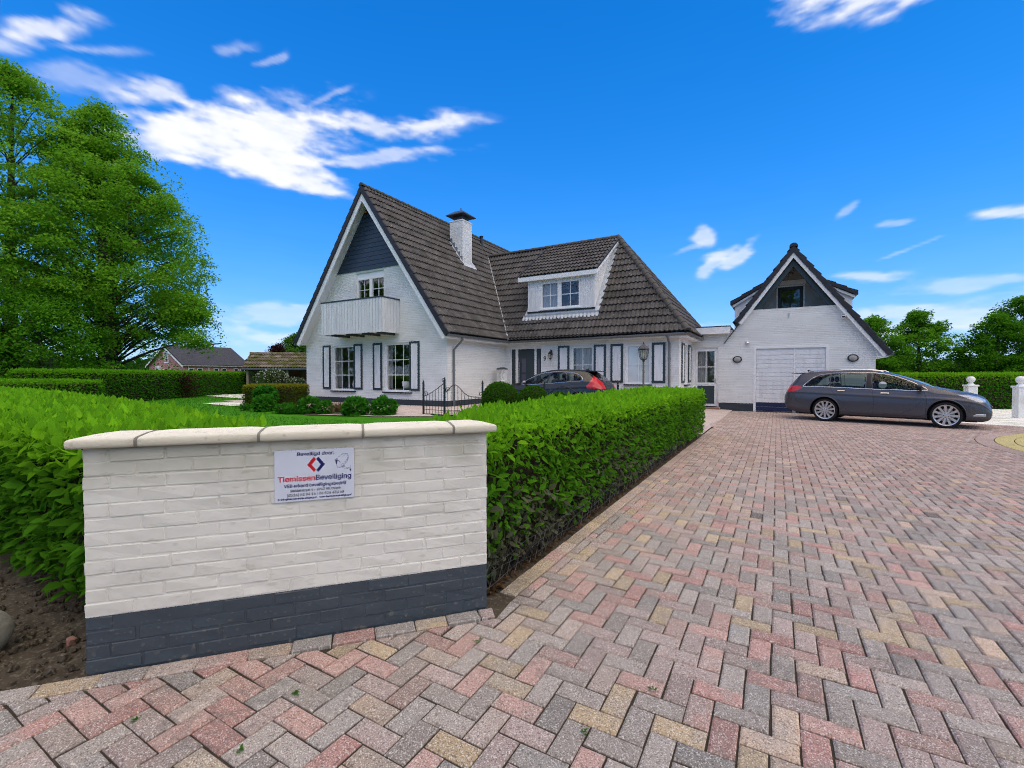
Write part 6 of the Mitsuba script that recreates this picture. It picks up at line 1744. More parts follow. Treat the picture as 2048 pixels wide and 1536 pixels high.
# ------------------------------------------------------------------ open outbuilding with mossy roof
oa, ob = cam(-17.45, 30.0), cam(-12.6, 30.9)
ou = (ob - oa) / np.linalg.norm(ob - oa); ob = oa + ou * 7.0; ov_ = np.cross([0, 0, 1.0], ou)
OM = np.eye(4); OM[:3, 0] = ou; OM[:3, 1] = ov_; OM[:3, 2] = (0, 0, 1); OM[:3, 3] = oa
Lb = 7.0
st = []
e0 = OM @ np.array([-.1, -.25, 1.80, 1]); e1 = OM @ np.array([Lb, -.25, 1.80, 1]); r1_ = OM @ np.array([Lb, 1.25, 2.80, 1]); r0_ = OM @ np.array([-.1, 1.25, 2.80, 1])
O, U, Wd, P = plane_tiles(st, [e0[:3], e1[:3], r1_[:3], r0_[:3]], ou, e0[:3]); lay_tiles(st, O, U, Wd, P, 0.0, .04)
emit_tiles('outbuilding', 'roof_tile', st, 'mossy_tile', 120)
put('outbuilding__roof_deck', cat([deck([e0[:3], e1[:3], r1_[:3], r0_[:3]], .08), tf(bx(-.1, Lb, 1.25, 2.7, 1.9, 2.74), OM)]), 'grey_wood')
ridge_run('outbuilding', 'ridge_tile', r0_[:3] + [0, 0, .03], r1_[:3] + [0, 0, .03], 'mossy_tile', .42, .10)
gutter('outbuilding__gutter', [e0[:3] - ov_ * .06 - [0, 0, .05], e1[:3] - ov_ * .06 - [0, 0, .05]], .075)
for x in (.06, 2.5, 4.2, 5.3):
    put('outbuilding__post', tf(bx(x, x + .13, .0, .13, -.2, 1.74), OM), 'grey_wood')
put('outbuilding__side_wall', tf(bx(.02, .10, .14, 2.6, -.2, 1.8), OM), 'grey_wood')
put('outbuilding__back_wall', tf(bx(.1, Lb, 2.5, 2.6, -.2, 1.9), OM), 'red_brick_wood')
put('outbuilding__lintel', tf(bx(0, Lb, .0, .1, 1.60, 1.74), OM), 'black_wood')
for x in (3.2, 4.6, 5.6):
    put('outbuilding__brick_pier', tf(bx(x, x + .35, 1.2, 1.5, -.2, 1.7), OM), 'red_brick_wood')
put('outbuilding__hanging_lamp', tf(lathe([(0, 1.2), (.07, 1.22), (.09, 1.4), (.03, 1.5), (.01, 1.6)], 10, (2.0, .3, 0)), OM), 'grey_diffuser')
lab('outbuilding', 'low open timber outbuilding with a mossy tiled roof left of the house', 'shed')

# trees across the street behind the viewer (they show in the panes and the car paint)
for k, (X, d, h, r) in enumerate([(-22, -16, 11, 4.5), (-11, -20, 13, 5), (1, -18, 9, 4.5), (12, -21, 12, 5), (24, -18, 10, 4.5), (36, -12, 11, 4.5), (-40.4, 14.1, 12, 5), (-52, 8, 14, 6), (-44, -2, 13, 5.5)]):
    tree(num('street_tree'), pt(X, d), h, .30, [(.0, .5 * r), (.25, .92 * r), (.45, r), (.7, .86 * r), (.88, .5 * r), (1, .1)], 70, 60, .55, (RG0, RG1), 60 + k, ['street tree'][0], clear=.2, cl_r=1.4, limbs=3)
    lab(f'street_tree_{k:03d}' if k else 'street_tree', ['leafy street tree behind the viewpoint, far left', 'leafy street tree behind the viewpoint, second from the left', 'low leafy street tree straight behind the viewpoint', 'tall leafy street tree behind the viewpoint to the right', 'leafy street tree behind the viewpoint, second from the right', 'leafy street tree behind the viewpoint, far right', 'roadside tree outside the view to the left, nearest the low hedge', 'roadside tree outside the view to the left, farthest', 'roadside tree outside the view to the left, beside the street'][k])
# ------------------------------------------------------------------ cars
mat('car_grey', proc(lambda p, n, uv: mix((0.056, 0.055, 0.068), (0.068, 0.066, 0.080), noise(p.x * 900, p.y * 900, p.z * 900))), 0.32, 0.5, metallic=0.45, clearcoat=1.0, clearcoat_gloss=0.97)
mat('car_black', (0.004, 0.004, 0.006), 0.25, 0.5, clearcoat=1.0, clearcoat_gloss=0.97)
mat('tyre', (0.016, 0.016, 0.017), 0.75, 0.3)
mat('rim_silver', (0.62, 0.62, 0.63), 0.28, 0.5, metallic=0.75)
mat('black_plastic', (0.014, 0.014, 0.015), 0.5, 0.4)
mat('tail_red', (0.50, 0.008, 0.012), 0.12, 0.6, clearcoat=1.0)
mat('head_lamp', (0.42, 0.44, 0.48), 0.10, 0.6, metallic=0.35, clearcoat=1.0)
mat('seat_dark', (0.035, 0.035, 0.038), 0.8, 0.2)
mat('seat_light', (0.42, 0.42, 0.40), 0.8, 0.2)


class Car:
    """A car body lofted through cross sections; x runs from the tail (0) to the nose, y to the left, z up."""

    def __init__(s, key, M, L, top, bot, belt, wid, roofw, wheels, R, paint):
        s.key, s.M, s.L, s.paint, s.wheels, s.R = key, M, L, paint, wheels, R
        f = lambda t: (lambda x: np.interp(x, *np.array(t).T))
        s.top, s.bot, s.belt, s.wid, s.roofw = f(top), f(bot), f(belt), f(wid), f(roofw)
        e = np.r_[np.linspace(0, .35, 36), np.linspace(.35, L - .45, 360)[1:], np.linspace(L - .45, L, 48)[1:]]
        sm = lambda fn: (lambda v: np.mean([fn(np.clip(v + o, 0, L)) for o in np.linspace(-.05, .05, 9)], 0))
        s.x = e
        s.build()

    def section(s, x):
        sm = lambda fn, w=.06: np.mean([fn(np.clip(x + o, 0, s.L)) for o in np.linspace(-w, w, 11)])
        zt, zb, zl, w, wr = sm(s.top, .035), sm(s.bot, .03), sm(s.belt, .05), sm(s.wid, .05), sm(s.roofw, .06)
        zl = min(zl, zt - .015)
        p = []
        zm = zb + (zl - zb) * .60
        # floor, sill, side up to the belt
        p += [(0.0, zb), (w * .5, zb), (w * .86, zb)]
        for t in np.linspace(0, 1, 60):
            z = zb + (zl - zb) * t
            tuck = .055 * max(0, 1 - t / .22) ** 2 + .0 + .075 * max(0, (t - .45) / .55) ** 2.2 - .012 * math.exp(-((t - .36) / .13) ** 2) * 0
            crease = .012 * math.exp(-((t - .80) / .05) ** 2)
            p.append((w - tuck + crease, z))
        ws = p[-1][0]
        # greenhouse
        zr = zt - .055 * min(1, (zt - zl) / .3)
        wr = min(wr, ws - .005)
        for t in np.linspace(0, 1, 22)[1:]:
            y = ws + (wr - ws) * t; bulge = .030 * math.sin(math.pi * t) * min(1, (zt - zl) / .3)
            p.append((y + bulge, zl + (zr - zl) * t))
        for t in np.linspace(0, 1, 16)[1:]:
            a = t * math.pi / 2
            p.append((wr * math.cos(a) ** .82 if t < 1 else 0.0, zr + (zt - zr) * math.sin(a) ** .9))
        return np.array(p)

    def build(s):
        S = np.array([s.section(x) for x in s.x]); n, m, _ = S.shape
        W = np.exp(-.5 * ((s.x[:, None] - s.x[None]) / .035) ** 2) * np.gradient(s.x)[None]; W /= W.sum(1, keepdims=True)
        keep = np.clip(np.minimum(s.x, s.L - s.x) / .08, 0, 1)[:, None, None]
        S = S * (1 - keep) + np.einsum('ij,jkl->ikl', W, S) * keep
        s.S = S
        X = np.repeat(s.x[:, None], m, 1)
        half = np.stack([X, S[..., 0], S[..., 1]], -1)
        s.m, s.iside, s.igh = m, 3, 63
        s.grid = half
        from scipy.interpolate import LinearNDInterpolator
        sel = half[:, 3:63 + 21].reshape(-1, 3)
        s.Yf = LinearNDInterpolator(sel[:, [0, 2]], sel[:, 1])

    def Y(s, x, z):
        v = s.Yf(x, z)
        return np.where(np.isnan(v), .6, v)

    def faces(s):
        n, m = len(s.x), s.m
        i, j = np.meshgrid(np.arange(n - 1), np.arange(m - 1), indexing='ij')
        q = np.stack([i * m + j, (i + 1) * m + j, (i + 1) * m + j + 1, i * m + j + 1], -1).reshape(-1, 4)
        c = s.grid.reshape(-1, 3)[q].mean(1)
        return q, c, j.ravel()

    def emit(s, regions, top_regions):
        """regions: [(part, material, polygon in (x, z), sides)]; the rest is the body"""
        q, c, j = s.faces()
        V = s.grid.reshape(-1, 3)
        used = np.zeros(len(q), bool)
        side = (j >= 3) & (j < 63 + 21)
        for wx, wz in s.wheels:
            used |= (np.hypot(c[:, 0] - wx, c[:, 2] - wz) < s.R * 1.17) & (j < 63) & (c[:, 1] > .35)
        out = []
        for part, mt, poly, mode in regions:
            sel = side & ~used & shapely.contains_xy(poly, c[:, 0], c[:, 2])
            used |= sel; out.append((part, mt, sel, mode))
        for part, mt, fn in top_regions:
            sel = ~used & fn(c, j); used |= sel; out.append((part, mt, sel, 'one'))
        out.append(('body', s.paint, ~used, 'one'))
        for part, mt, sel, mode in out:
            if not sel.any():
                continue
            ms = []
            for sg in (1, -1):
                W = V * [1, sg, 1]; f = q[sel] if sg > 0 else q[sel][:, ::-1]
                f = f[:, ::-1]
                me = raw(W, f)
                me.remove_unreferenced_vertices() if hasattr(me, 'remove_unreferenced_vertices') else None
                ms.append(me)
            if mode == 'one':
                both = cat(ms); both.merge_vertices()
                s.put(part, both, mt, 50 if mt == s.paint else 60)
            else:
                for me in ms:
                    s.put(part, me, mt, True if mode == 'smooth' else 60)
        # end caps
        cp = []
        for k, sg in ((0, 1), (len(s.x) - 1, -1)):
            r = s.grid[k]; ring = np.vstack([r, (r * [1, -1, 1])[::-1]]); ctr = ring.mean(0); N = len(ring)
            f = [(N, i, (i + 1) % N)[::sg] for i in range(N)]
            cp.append(raw(np.vstack([ring, ctr]), f))
        s.put('body_end', cat(cp), s.paint, 60)

    def put(s, part, mesh, mt, smooth=False):
        return put(f'{s.key}__{part}', tf(mesh, s.M), mt, smooth)

    def ribbon(s, part, pts, w, mt, off=.006, sides=(1, -1), dens=.03, one=True):
        """a trim line on the flank through (x, z) points"""
        p = np.array(pts, float); L = LineString(p); n = max(2, int(L.length / dens))
        p = np.array([L.interpolate(t, normalized=True).coords[0] for t in np.linspace(0, 1, n + 1)])
        t = np.gradient(p, axis=0); t /= np.linalg.norm(t, axis=1, keepdims=True) + 1e-9; nn = np.c_[-t[:, 1], t[:, 0]]
        ms = []
        for sg in sides:
            rows = []
            for o in (-w / 2, -w / 2 + .003, w / 2 - .003, w / 2):
                qz = p + nn * o; y = s.Y(qz[:, 0], qz[:, 1]) + (off if abs(o) < w / 2 - .001 else -.004)
                rows.append(np.c_[qz[:, 0], y * sg, qz[:, 1]])
            R = np.stack(rows, 1).reshape(-1, 3); k = len(p)
            f = np.array([(i * 4 + jj, i * 4 + jj + 1, (i + 1) * 4 + jj + 1, (i + 1) * 4 + jj) for i in range(k - 1) for jj in range(3)])
            ms.append(raw(R, f if sg < 0 else f[:, ::-1]))
        for me in ([cat(ms)] if one else ms):
            s.put(part, me, mt, 40)

    def trim(s, part, pts, r, mt, off=.002):
        L = LineString(pts); n = int(L.length / .05)
        p = np.array([L.interpolate(t, normalized=True).coords[0] for t in np.linspace(0, 1, n + 1)])
        y = s.Y(p[:, 0], p[:, 1]); y = np.convolve(np.pad(y, 2, 'edge'), np.ones(5) / 5, 'valid') + off
        s.put(part, cat([tube(np.c_[p[:, 0], y * sg, p[:, 1]], r, 6) for sg in (1, -1)]), mt, 50)

    def patch(s, part, poly, mt, off=.006, sides=(1, -1), smooth=True):
        poly = poly.segmentize(.03)
        v, f = trimesh.creation.triangulate_polygon(poly, engine='earcut')
        from scipy.spatial import Delaunay
        x0, z0, x1, z1 = poly.bounds
        gx_, gz_2 = np.meshgrid(np.arange(x0, x1, .03), np.arange(z0, z1, .03)); g = np.c_[gx_.ravel(), gz_2.ravel()]
        g = g[shapely.contains_xy(poly.buffer(-.008), g[:, 0], g[:, 1])]
        b = np.array(poly.exterior.coords[:-1]); pts = np.vstack([b, g]); tri = Delaunay(pts).simplices
        cc = pts[tri].mean(1); tri = tri[shapely.contains_xy(poly, cc[:, 0], cc[:, 1])]
        a = pts[tri]; ar = (a[:, 1, 0] - a[:, 0, 0]) * (a[:, 2, 1] - a[:, 0, 1]) - (a[:, 1, 1] - a[:, 0, 1]) * (a[:, 2, 0] - a[:, 0, 0])
        tri = np.where((ar > 0)[:, None], tri[:, ::-1], tri)
        for sg in sides:
            y = s.Y(pts[:, 0], pts[:, 1]) + off; y[:len(b)] -= off + .004
            W = np.c_[pts[:, 0], y * sg, pts[:, 1]]
            s.put(part, raw(W, tri if sg > 0 else tri[:, ::-1]), mt, smooth)

    def wheel(s, wx, wz, yw, sg, spokes, width=.22, rim=.258, twin=False):
        R = s.R; k = num(f'{s.key}__wheel')
        Mx = frame((wx, yw * sg, wz), (1, 0, 0), (0, 0, 1) if sg < 0 else (0, 0, -1))      # local z = outward
        Rw = np.eye(4); a0 = .13 * wx; Rw[:2, :2] = [[math.cos(a0), -math.sin(a0)], [math.sin(a0), math.cos(a0)]]
        Mx = s.M @ Mx @ Rw
        w = width
        ty = lathe([(rim, -w), (R - .03, -w), (R - .006, -w + .02), (R, -w + .05), (R, -.05), (R - .005, -.02), (R - .028, -.003), (rim + .035, .004), (rim + .010, -.002), (rim, -.012), (rim, -w)], 56)
        put(f'{k}__tyre', tf(ty, Mx), 'tyre', 35)
        ri = lathe([(rim - .03, -w + .02), (rim - .028, -.06), (rim - .014, -.012), (rim - .002, -.003), (rim + .011, -.002), (rim + .011, -.014), (rim - .005, -.05), (rim - .02, -w + .02)], 56)
        sp = []
        for i in range(spokes):
            a = 2 * math.pi * i / spokes
            w0, w1 = (.020, .036) if spokes > 7 else (.030, .046)
            q = np.array([(.045, -w0, -.030), (.045, w0, -.030), (rim - .012, w1, -.022), (rim - .012, -w1, -.022), (.045, -w0 * .75, -.012), (.045, w0 * .75, -.012), (rim - .012, w1 * .8, -.006), (rim - .012, -w1 * .8, -.006)])
            h = trimesh.convex.convex_hull(q); c_, s_ = math.cos(a), math.sin(a); Rz = np.eye(4); Rz[:2, :2] = [[c_, -s_], [s_, c_]]; sp.append(tf(h, Rz))
        sp.append(lathe([(.072, -.05), (.070, -.018), (.055, -.010), (.034, -.009), (.032, -.002), (.0, .0)], 28))
        put(f'{k}__rim', tf(cat([ri] + sp), Mx), 'rim_silver', 35)
        bolts = [tf(lathe([(.010, -.012), (.010, -.004), (0, -.003)], 8), frame((.052 * math.cos(a), .052 * math.sin(a), 0), (1, 0, 0), (0, 1, 0))) for a in np.arange(5) * 2 * math.pi / 5 + .3]
        put(f'{k}__wheel_bolts', tf(cat(bolts), Mx), 'black_plastic')
        put(f'{k}__brake_disc', tf(lathe([(0, -.13), (.17, -.13), (.17, -.115), (0, -.114)], 32), Mx), 'brushed_steel')
        put(f'{k}__hub_shade', tf(lathe([(0, -.165), (rim - .03, -.165), (rim - .03, -.16), (0, -.16)], 32), Mx), 'black_plastic')


def wheel_liners(c, yi):
    ms = []
    for wx, wz in c.wheels:
        for sg in (1, -1):
            a = np.linspace(-.35, math.pi + .35, 22); R = c.R * 1.185
            p = []
            for t in a:
                x, z = wx + R * math.cos(t), wz + R * math.sin(t)
                yo = float(c.Y(np.array([x]), np.array([max(z, .2)]))[0]) - .003
                p += [(x, sg * yi, z), (x, sg * yo, z)]
            k = len(a); ms.append(raw(p, [(2 * i, 2 * i + 1, 2 * i + 3, 2 * i + 2) for i in range(k - 1)]))
            pts = [(wx + R * math.cos(t), sg * yi, wz + R * math.sin(t)) for t in a]
            ms.append(raw(pts + [(wx, sg * yi, wz)], [(k, i, i + 1) for i in range(k - 1)]))
    c.put('wheel_arch_liner', cat(ms), 'black_plastic')
    lips = []
    for wx, wz in c.wheels:
        a = np.linspace(-.28, math.pi + .28, 40); x, z = wx + c.R * 1.185 * np.cos(a), wz + c.R * 1.185 * np.sin(a)
        y = c.Y(x, np.maximum(z, float(c.bot(wx)) + .015)) + .004
        for sg in (1, -1):
            c.put('wheel_arch_lip', tube(np.c_[x, y * sg, z], .013, 6), c.paint, True)


def car_matrix(p_rear, p_front, zg, wx_rear, wx_front, ys):
    """body frame so that the near wheels (side ys) stand at the two ground points"""
    a, b = np.array(p_rear), np.array(p_front); d = (b - a) / np.linalg.norm(b - a)
    Xd = np.array([d[0], d[1], 0.0]); Yd = np.cross([0, 0, 1.0], Xd)
    mid = (a + b) / 2
    O = np.array([mid[0], mid[1], zg]) - Xd * (wx_rear + wx_front) / 2 - Yd * ys
    M = np.eye(4); M[:3, 0], M[:3, 1], M[:3, 2], M[:3, 3] = Xd, Yd, (0, 0, 1), O
    return M


# --- grey estate car (right flank towards the viewer: y negative)
gm = car_matrix((1.30, 17.20), (3.94, 16.47), -0.085, 1.17, 3.91, -.86); gm[:3, 2] *= 1.055
G = Car('estate_car', gm, 4.76,
        top=[(0, .78), (.04, .90), (.10, 1.02), (.17, 1.10), (.30, 1.26), (.42, 1.405), (.50, 1.43), (.9, 1.475), (1.5, 1.505), (2.1, 1.50), (2.55, 1.455), (2.85, 1.385), (3.2, 1.255), (3.55, 1.10), (3.72, 1.025), (4.0, .965), (4.3, .91), (4.52, .85), (4.64, .78), (4.71, .69), (4.75, .58), (4.76, .50)],
        bot=[(0, .46), (.06, .36), (.3, .26), (.6, .22), (1.4, .20), (3.4, .19), (4.3, .21), (4.6, .20), (4.72, .23), (4.76, .32)],
        belt=[(0, .74), (.10, .88), (.25, 1.00), (.6, 1.01), (1.3, .985), (2.3, .945), (3.2, .90), (3.7, .89), (4.0, .875), (4.34, .83), (4.54, .77), (4.68, .66), (4.76, .46)],
        wid=[(0, .60), (.03, .74), (.10, .83), (.3, .895), (.7, .925), (1.5, .928), (3.2, .928), (3.9, .925), (4.3, .905), (4.5, .865), (4.63, .79), (4.72, .68), (4.76, .58)],
        roofw=[(0, .5), (.3, .56), (.6, .59), (1.5, .63), (2.6, .62), (3.0, .66), (3.6, .74), (3.9, .72), (4.3, .62), (4.6, .45), (4.76, .3)],
        wheels=[(1.17, .335), (3.91, .335)], R=.335, paint='car_grey')
rear_q = Polygon([(.60, 1.035), (.66, 1.10), (.80, 1.24), (.98, 1.335), (1.28, 1.385), (1.28, 1.025)])
rear_d = Polygon([(1.40, 1.022), (1.40, 1.398), (1.80, 1.418), (2.16, 1.412), (2.16, .99)])
rear_s = Polygon([(1.30, 1.026), (1.30, 1.388), (1.385, 1.397), (1.385, 1.022)])
front_d = Polygon([(2.34, .985), (2.30, 1.40), (2.55, 1.375), (2.85, 1.30), (3.2, 1.155), (3.46, 1.02), (3.46, .955)])
tail = Polygon([(.03, .88), (.10, 1.0), (.20, 1.015), (.42, 1.045), (.56, .985), (.44, .90), (.28, .855), (.05, .835)])
head = Polygon([(4.12, .865), (4.32, .865), (4.52, .815), (4.64, .74), (4.65, .68), (4.52, .69), (4.36, .76), (4.22, .82)])
G.emit([('side_window', 'glass_tint', rear_q, 'each'), ('side_window', 'glass_tint', rear_s, 'each'), ('side_window', 'glass_tint', rear_d, 'each'), ('side_window', 'glass_tint', front_d, 'each'),
        ('tail_light', 'tail_red', tail, 'each'), ('headlight', 'head_lamp', head, 'each'),
        ('sill_trim', 'black_plastic', sbox(.5, .1, 4.5, .235), 'one')],
       [('windscreen', 'glass_tint', lambda c, j: (j >= 83) & (c[:, 0] > 2.72) & (c[:, 0] < 3.66) & (np.abs(c[:, 1]) < G.roofw(c[:, 0]) * .86)),
        ('rear_window', 'glass_dark', lambda c, j: (j >= 80) & (c[:, 0] > .18) & (c[:, 0] < .42) & (np.abs(c[:, 1]) < .56))])
wheel_liners(G, .58)
for wx in (1.17, 3.91):
    for sg in (-1, 1):
        G.wheel(wx, .335, .885, sg, 11)
win = [(.56, 1.02), (.64, 1.115), (.80, 1.265), (.98, 1.36), (1.30, 1.412), (1.80, 1.438), (2.30, 1.425), (2.55, 1.398), (2.86, 1.32), (3.2, 1.175), (3.52, 1.0), (3.53, .945), (2.4, .965), (1.4, 1.004), (.56, 1.02)]
G.trim('window_trim', win[:10], .008, 'chrome'); G.trim('window_trim', win[9:], .009, 'chrome')
G.patch('pillar_trim', Polygon([(2.165, .985), (2.165, 1.415), (2.295, 1.405), (2.335, .98)]), 'black_plastic', .003)
for pts in ([(2.33, .95), (2.37, .70), (2.36, .30)], [(3.46, .93), (3.52, .72), (3.50, .34), (3.40, .28), (2.37, .27)], [(1.28, 1.0), (1.42, .80), (1.62, .55), (1.78, .30), (2.36, .27)], [(.30, .83), (.40, .60), (.62, .45)], [(4.40, .70), (4.32, .55), (4.18, .47)], [(3.52, .90), (4.1, .82), (4.35, .80)]):
    G.ribbon('panel_gap', pts, .011, 'black_plastic', .0015)
G.ribbon('body_crease', [(2.5, .30), (2.95, .33), (3.20, .45), (3.36, .62), (3.40, .66)], .02, 'car_grey', .012)
for x, z in ((1.58, .905), (2.62, .86)):
    for sg in (1, -1):
        y = float(G.Y(np.array([x]), np.array([z]))[0])
        G.put('door_handle', tf(bx(x - .10, x + .10, y - .005, y + .03, z - .018, z + .018, .012), np.diag([1, sg, 1, 1.0])), 'chrome', 40)
for sg in (1, -1):
    m = 1.0 and trimesh.convex.convex_hull(np.array([(3.27, .88, .975), (3.27, 1.12, .985), (3.28, 1.13, 1.125), (3.29, .90, 1.135), (3.46, .93, .985), (3.46, 1.08, .995), (3.44, 1.07, 1.11), (3.44, .92, 1.11)])).subdivide_loop(2)
    G.put('door_mirror', tf(m, np.diag([1, sg, 1, 1.0])), 'black_plastic', True)
    G.put('door_mirror__stalk', tf(bx(3.36, 3.42, .84, .95, .955, 1.0, .01), np.diag([1, sg, 1, 1.0])), 'black_plastic')
    xs = np.linspace(.62, 2.55, 24)
    G.put('roof_rail', tube([(x, sg * (G.roofw(x) - .03), G.top(x) + .016 - (.03 if i in (0, 23) else 0)) for i, x in enumerate(xs)], .016, 6), 'chrome', 40)
    fl = np.array([(4.60, .80, .31), (4.72, .72, .30), (4.80, .60, .305), (4.80, .60, .40), (4.72, .72, .40), (4.62, .79, .35)])
G.patch('fog_lamp', Polygon([(4.34, .325), (4.66, .325), (4.67, .42), (4.48, .40)]), 'head_lamp', .010)
G.patch('side_badge', sbox(3.66, .745, 3.76, .765), 'chrome', .004)
G.ribbon('fuel_flap', [(.72 + .075 * math.cos(a), .86 + .085 * math.sin(a)) for a in np.linspace(0, 2 * math.pi, 25)], .006, 'black_plastic', .0015, sides=(-1,))
G.put('roof_aerial', trimesh.convex.convex_hull(np.array([(.52, -.02, 1.42), (.52, .02, 1.42), (.70, -.012, 1.455), (.70, .012, 1.455), (.50, 0, 1.52), (.54, 0, 1.52)])), 'black_plastic')
G.put('rear_spoiler', trimesh.convex.convex_hull(np.array([(.16, -.54, 1.395), (.16, .54, 1.395), (.17, -.54, 1.41), (.17, .54, 1.41), (.55, -.56, 1.40), (.55, .56, 1.40), (.55, -.56, 1.43), (.55, .56, 1.43)])), 'car_grey')
G.put('rear_wiper', tube([(.12, 0, 1.12), (.15, .25, 1.16)], .012, 5), 'black_plastic')
G.put('front_grille', cat([bx(4.68, 4.765, -.38, .38, .40, .60, .02)]), 'black_plastic'); G.put('front_grille__chrome_bar', bx(4.74, 4.775, -.30, .30, .545, .575, .01), 'chrome')
G.put('number_plate', bx(4.765, 4.78, -.26, .26, .33, .44), 'yellow_paver')
G.put('underbody', bx(.4, 4.5, -.56, .56, .17, .25), 'black_plastic')
# interior
def seats(c, rows, yy, mt, z0=.30, head_mt=None):
    for x in rows:
        for y in yy:
            k = num(f'{c.key}__seat')
            put(f'{k}__cushion', tf(bx(x - .05, x + .45, y - .24, y + .24, z0, z0 + .28, .05), c.M), mt, 40)
            bk = bx(-.10, .04, -.24, .24, 0, .62, .05); bk.vertices[:, 0] -= bk.vertices[:, 2] * .28
            put(f'{k}__back', tf(bk, c.M @ frame((x, y, z0 + .20), (1, 0, 0), (0, 1, 0))), mt, 40)
            hr = bx(-.06, .04, -.13, .13, 0, .17, .04)
            put(f'{k}__headrest', tf(hr, c.M @ frame((x - .19, y, z0 + .84), (1, 0, 0), (0, 1, 0))), head_mt or mt, 40)
seats(G, (1.45, 2.35), (-.40, .40), 'seat_dark')
G.put('dashboard', bx(3.05, 3.55, -.70, .70, .72, .93, .06), 'seat_dark', 40)
G.put('steering_wheel', tube([(2.98 + .07 * math.sin(a), .40 + .19 * math.cos(a), .90 + .18 * math.sin(a)) for a in np.linspace(0, 2 * math.pi, 25)[:-1]], .014, 6, closed=True), 'seat_dark', True)
G.put('cabin_floor', bx(.5, 3.6, -.70, .70, .27, .31), 'seat_dark')
sd = lathe([(0, 0), (.095, .0), (.097, .004), (0, .006)], 28)
sd = tf(sd, frame((2.56, -float(G.Y(np.array([2.56]), np.array([1.08]))[0]) + .02, 1.085), (1, 0, 0), (0, 0, 1)))
G.put('window_disc', sd, 'plaster_white')
lab('estate_car', 'dark blue grey estate car with chrome window trim parked before the garage', 'car')

# --- black hatchback (left flank towards the viewer: y positive), nose to the left
bl = cam(1.80, 16.7)
hx = np.array([-1.0, 0.0])
zb_ = .06
bm = np.eye(4); bm[:3, 0] = (-1, 0, 0); bm[:3, 1] = (0, -1, 0); bm[:3, 2] = (0, 0, 1); bm[:3, 3] = (-4.98, 15.55, zb_); bm[:3, 2] *= 1.03
B = Car('black_hatchback', bm, 4.37,
        top=[(0, .70), (.05, .86), (.13, 1.0), (.30, 1.13), (.52, 1.30), (.66, 1.385), (1.0, 1.425), (1.6, 1.455), (2.1, 1.44), (2.45, 1.375), (2.8, 1.245), (3.1, 1.09), (3.27, 1.0), (3.6, .94), (3.95, .86), (4.2, .74), (4.32, .60), (4.37, .48)],
        bot=[(0, .42), (.06, .32), (.3, .24), (1, .20), (3.2, .19), (4.0, .20), (4.25, .22), (4.37, .32)],
        belt=[(0, .66), (.10, .90), (.35, 1.03), (.8, 1.03), (1.3, .985), (2.1, .93), (2.9, .885), (3.3, .86), (3.7, .83), (4.05, .72), (4.25, .58), (4.37, .42)],
        wid=[(0, .62), (.04, .74), (.12, .82), (.35, .88), (.8, .90), (1.5, .895), (3.0, .895), (3.5, .89), (3.9, .84), (4.15, .70), (4.28, .54), (4.37, .36)],
        roofw=[(0, .48), (.4, .50), (.8, .54), (1.5, .59), (2.3, .59), (2.8, .64), (3.2, .70), (3.6, .66), (4.0, .48), (4.37, .2)],
        wheels=[(.87, .325), (3.52, .325)], R=.325, paint='car_black')
bw3 = Polygon([(.80, 1.10), (.86, 1.19), (1.05, 1.275), (1.26, 1.31), (1.22, 1.055)])
bw2 = Polygon([(1.26, 1.045), (1.30, 1.318), (1.7, 1.335), (1.98, 1.33), (2.06, .975)])
bw1 = Polygon([(2.13, .97), (2.06, 1.325), (2.3, 1.30), (2.55, 1.235), (2.85, 1.10), (3.06, .985), (3.06, .925)])
btail = Polygon([(.02, .86), (.12, 1.02), (.30, 1.20), (.42, 1.30), (.50, 1.30), (.46, 1.12), (.52, .98), (.60, .90), (.58, .82), (.30, .80), (.03, .80)])
B.emit([('side_window', 'glass_tint', bw3, 'each'), ('side_window', 'glass_tint', bw2, 'each'), ('side_window', 'glass_tint', bw1, 'each'), ('tail_light', 'tail_red', btail, 'each'),
        ('headlight', 'head_lamp', Polygon([(3.66, .80), (3.95, .79), (4.2, .66), (4.2, .60), (3.95, .68)]), 'each')],
       [('windscreen', 'glass_tint', lambda c, j: (j >= 83) & (c[:, 0] > 2.35) & (c[:, 0] < 3.22) & (np.abs(c[:, 1]) < B.roofw(c[:, 0]) * .88)),
        ('rear_window', 'glass_dark', lambda c, j: (j >= 80) & (c[:, 0] > .20) & (c[:, 0] < .62) & (np.abs(c[:, 1]) < .46))])
wheel_liners(B, .56)
for wx in (.87, 3.52):
    for sg in (-1, 1):
        B.wheel(wx, .325, .86, sg, 10)
B.trim('window_trim', [(.74, 1.06), (.80, 1.17), (.92, 1.255), (1.1, 1.315), (1.4, 1.352), (1.8, 1.362), (2.1, 1.348), (2.35, 1.312), (2.6, 1.235), (2.9, 1.098), (3.14, .965), (3.12, .905), (2.1, .952), (1.3, 1.02), (.9, 1.045), (.74, 1.06)], .009, 'chrome')
for pts in ([(2.10, .95), (2.12, .7), (2.05, .3)], [(3.12, .92), (3.18, .7), (3.10, .32)], [(1.24, 1.04), (1.32, .80), (1.42, .60), (1.5, .3)]):
    B.ribbon('panel_gap', pts, .007, 'black_plastic', .0015)
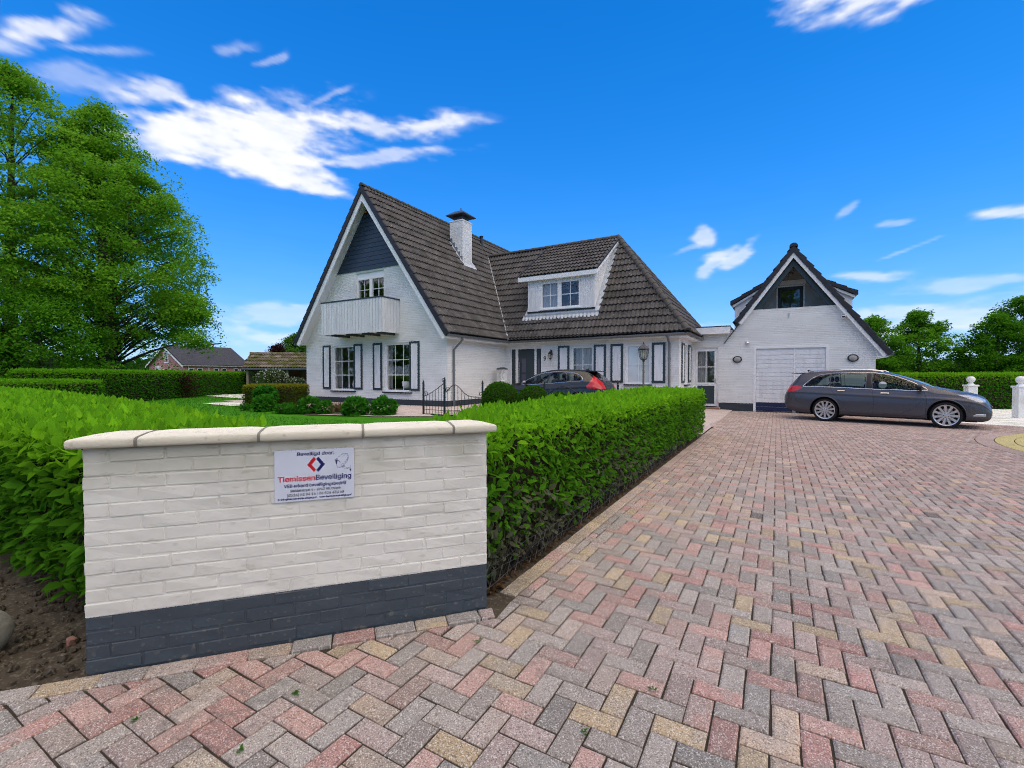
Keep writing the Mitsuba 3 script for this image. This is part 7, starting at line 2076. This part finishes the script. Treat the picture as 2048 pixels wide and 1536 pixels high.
for x, z in ((1.45, .87), (2.30, .83)):
    y = float(B.Y(np.array([x]), np.array([z]))[0])
    for sg in (1, -1):
        B.put('door_handle', tf(bx(x - .10, x + .10, y - .005, y + .03, z - .016, z + .016, .01), np.diag([1, sg, 1, 1.0])), 'car_black', 40)
for sg in (1, -1):
    m = trimesh.convex.convex_hull(np.array([(2.88, .85, .955), (2.88, 1.04, .97), (2.89, 1.05, 1.07), (2.90, .87, 1.075), (3.02, .89, .965), (3.02, 1.0, .975), (3.00, .99, 1.05), (3.0, .88, 1.05)])).subdivide_loop(2)
    B.put('door_mirror', tf(m, np.diag([1, sg, 1, 1.0])), 'rim_silver', True)
    B.put('door_mirror__stalk', tf(bx(2.94, 3.0, .82, .92, .915, .965, .01), np.diag([1, sg, 1, 1.0])), 'black_plastic')
B.put('rear_spoiler', trimesh.convex.convex_hull(np.array([(.36, -.50, 1.36), (.36, .50, 1.36), (.38, -.50, 1.385), (.38, .50, 1.385), (.75, -.53, 1.37), (.75, .53, 1.37), (.75, -.53, 1.41), (.75, .53, 1.41)])), 'car_black')
B.put('roof_aerial', trimesh.convex.convex_hull(np.array([(.82, -.02, 1.40), (.82, .02, 1.40), (1.0, -.012, 1.43), (1.0, .012, 1.43), (.82, 0, 1.48)])), 'black_plastic')
B.put('number_plate', bx(-.012, .0, -.26, .26, .52, .63), 'yellow_paver')
seats(B, (1.35, 2.15), (-.38, .38), 'seat_dark', .28)
for y in (-.38, .38):
    B.put('headrest_cover', bx(1.02, 1.10, y - .14, y + .14, 1.12, 1.30, .03), 'seat_light', 40)
B.put('dashboard', bx(2.75, 3.15, -.68, .68, .70, .90, .06), 'seat_dark', 40)
B.put('steering_wheel', tube([(2.68 + .07 * math.sin(a), .38 + .18 * math.cos(a), .88 + .17 * math.sin(a)) for a in np.linspace(0, 2 * math.pi, 25)[:-1]], .014, 6, closed=True), 'seat_dark', True)
B.put('cabin_floor', bx(.5, 3.2, -.68, .68, .26, .30), 'seat_dark')
B.put('underbody', bx(.4, 4.0, -.54, .54, .16, .25), 'black_plastic')
lab('black_hatchback', 'black hatchback car with tall red tail lights parked behind the iron fence', 'car')
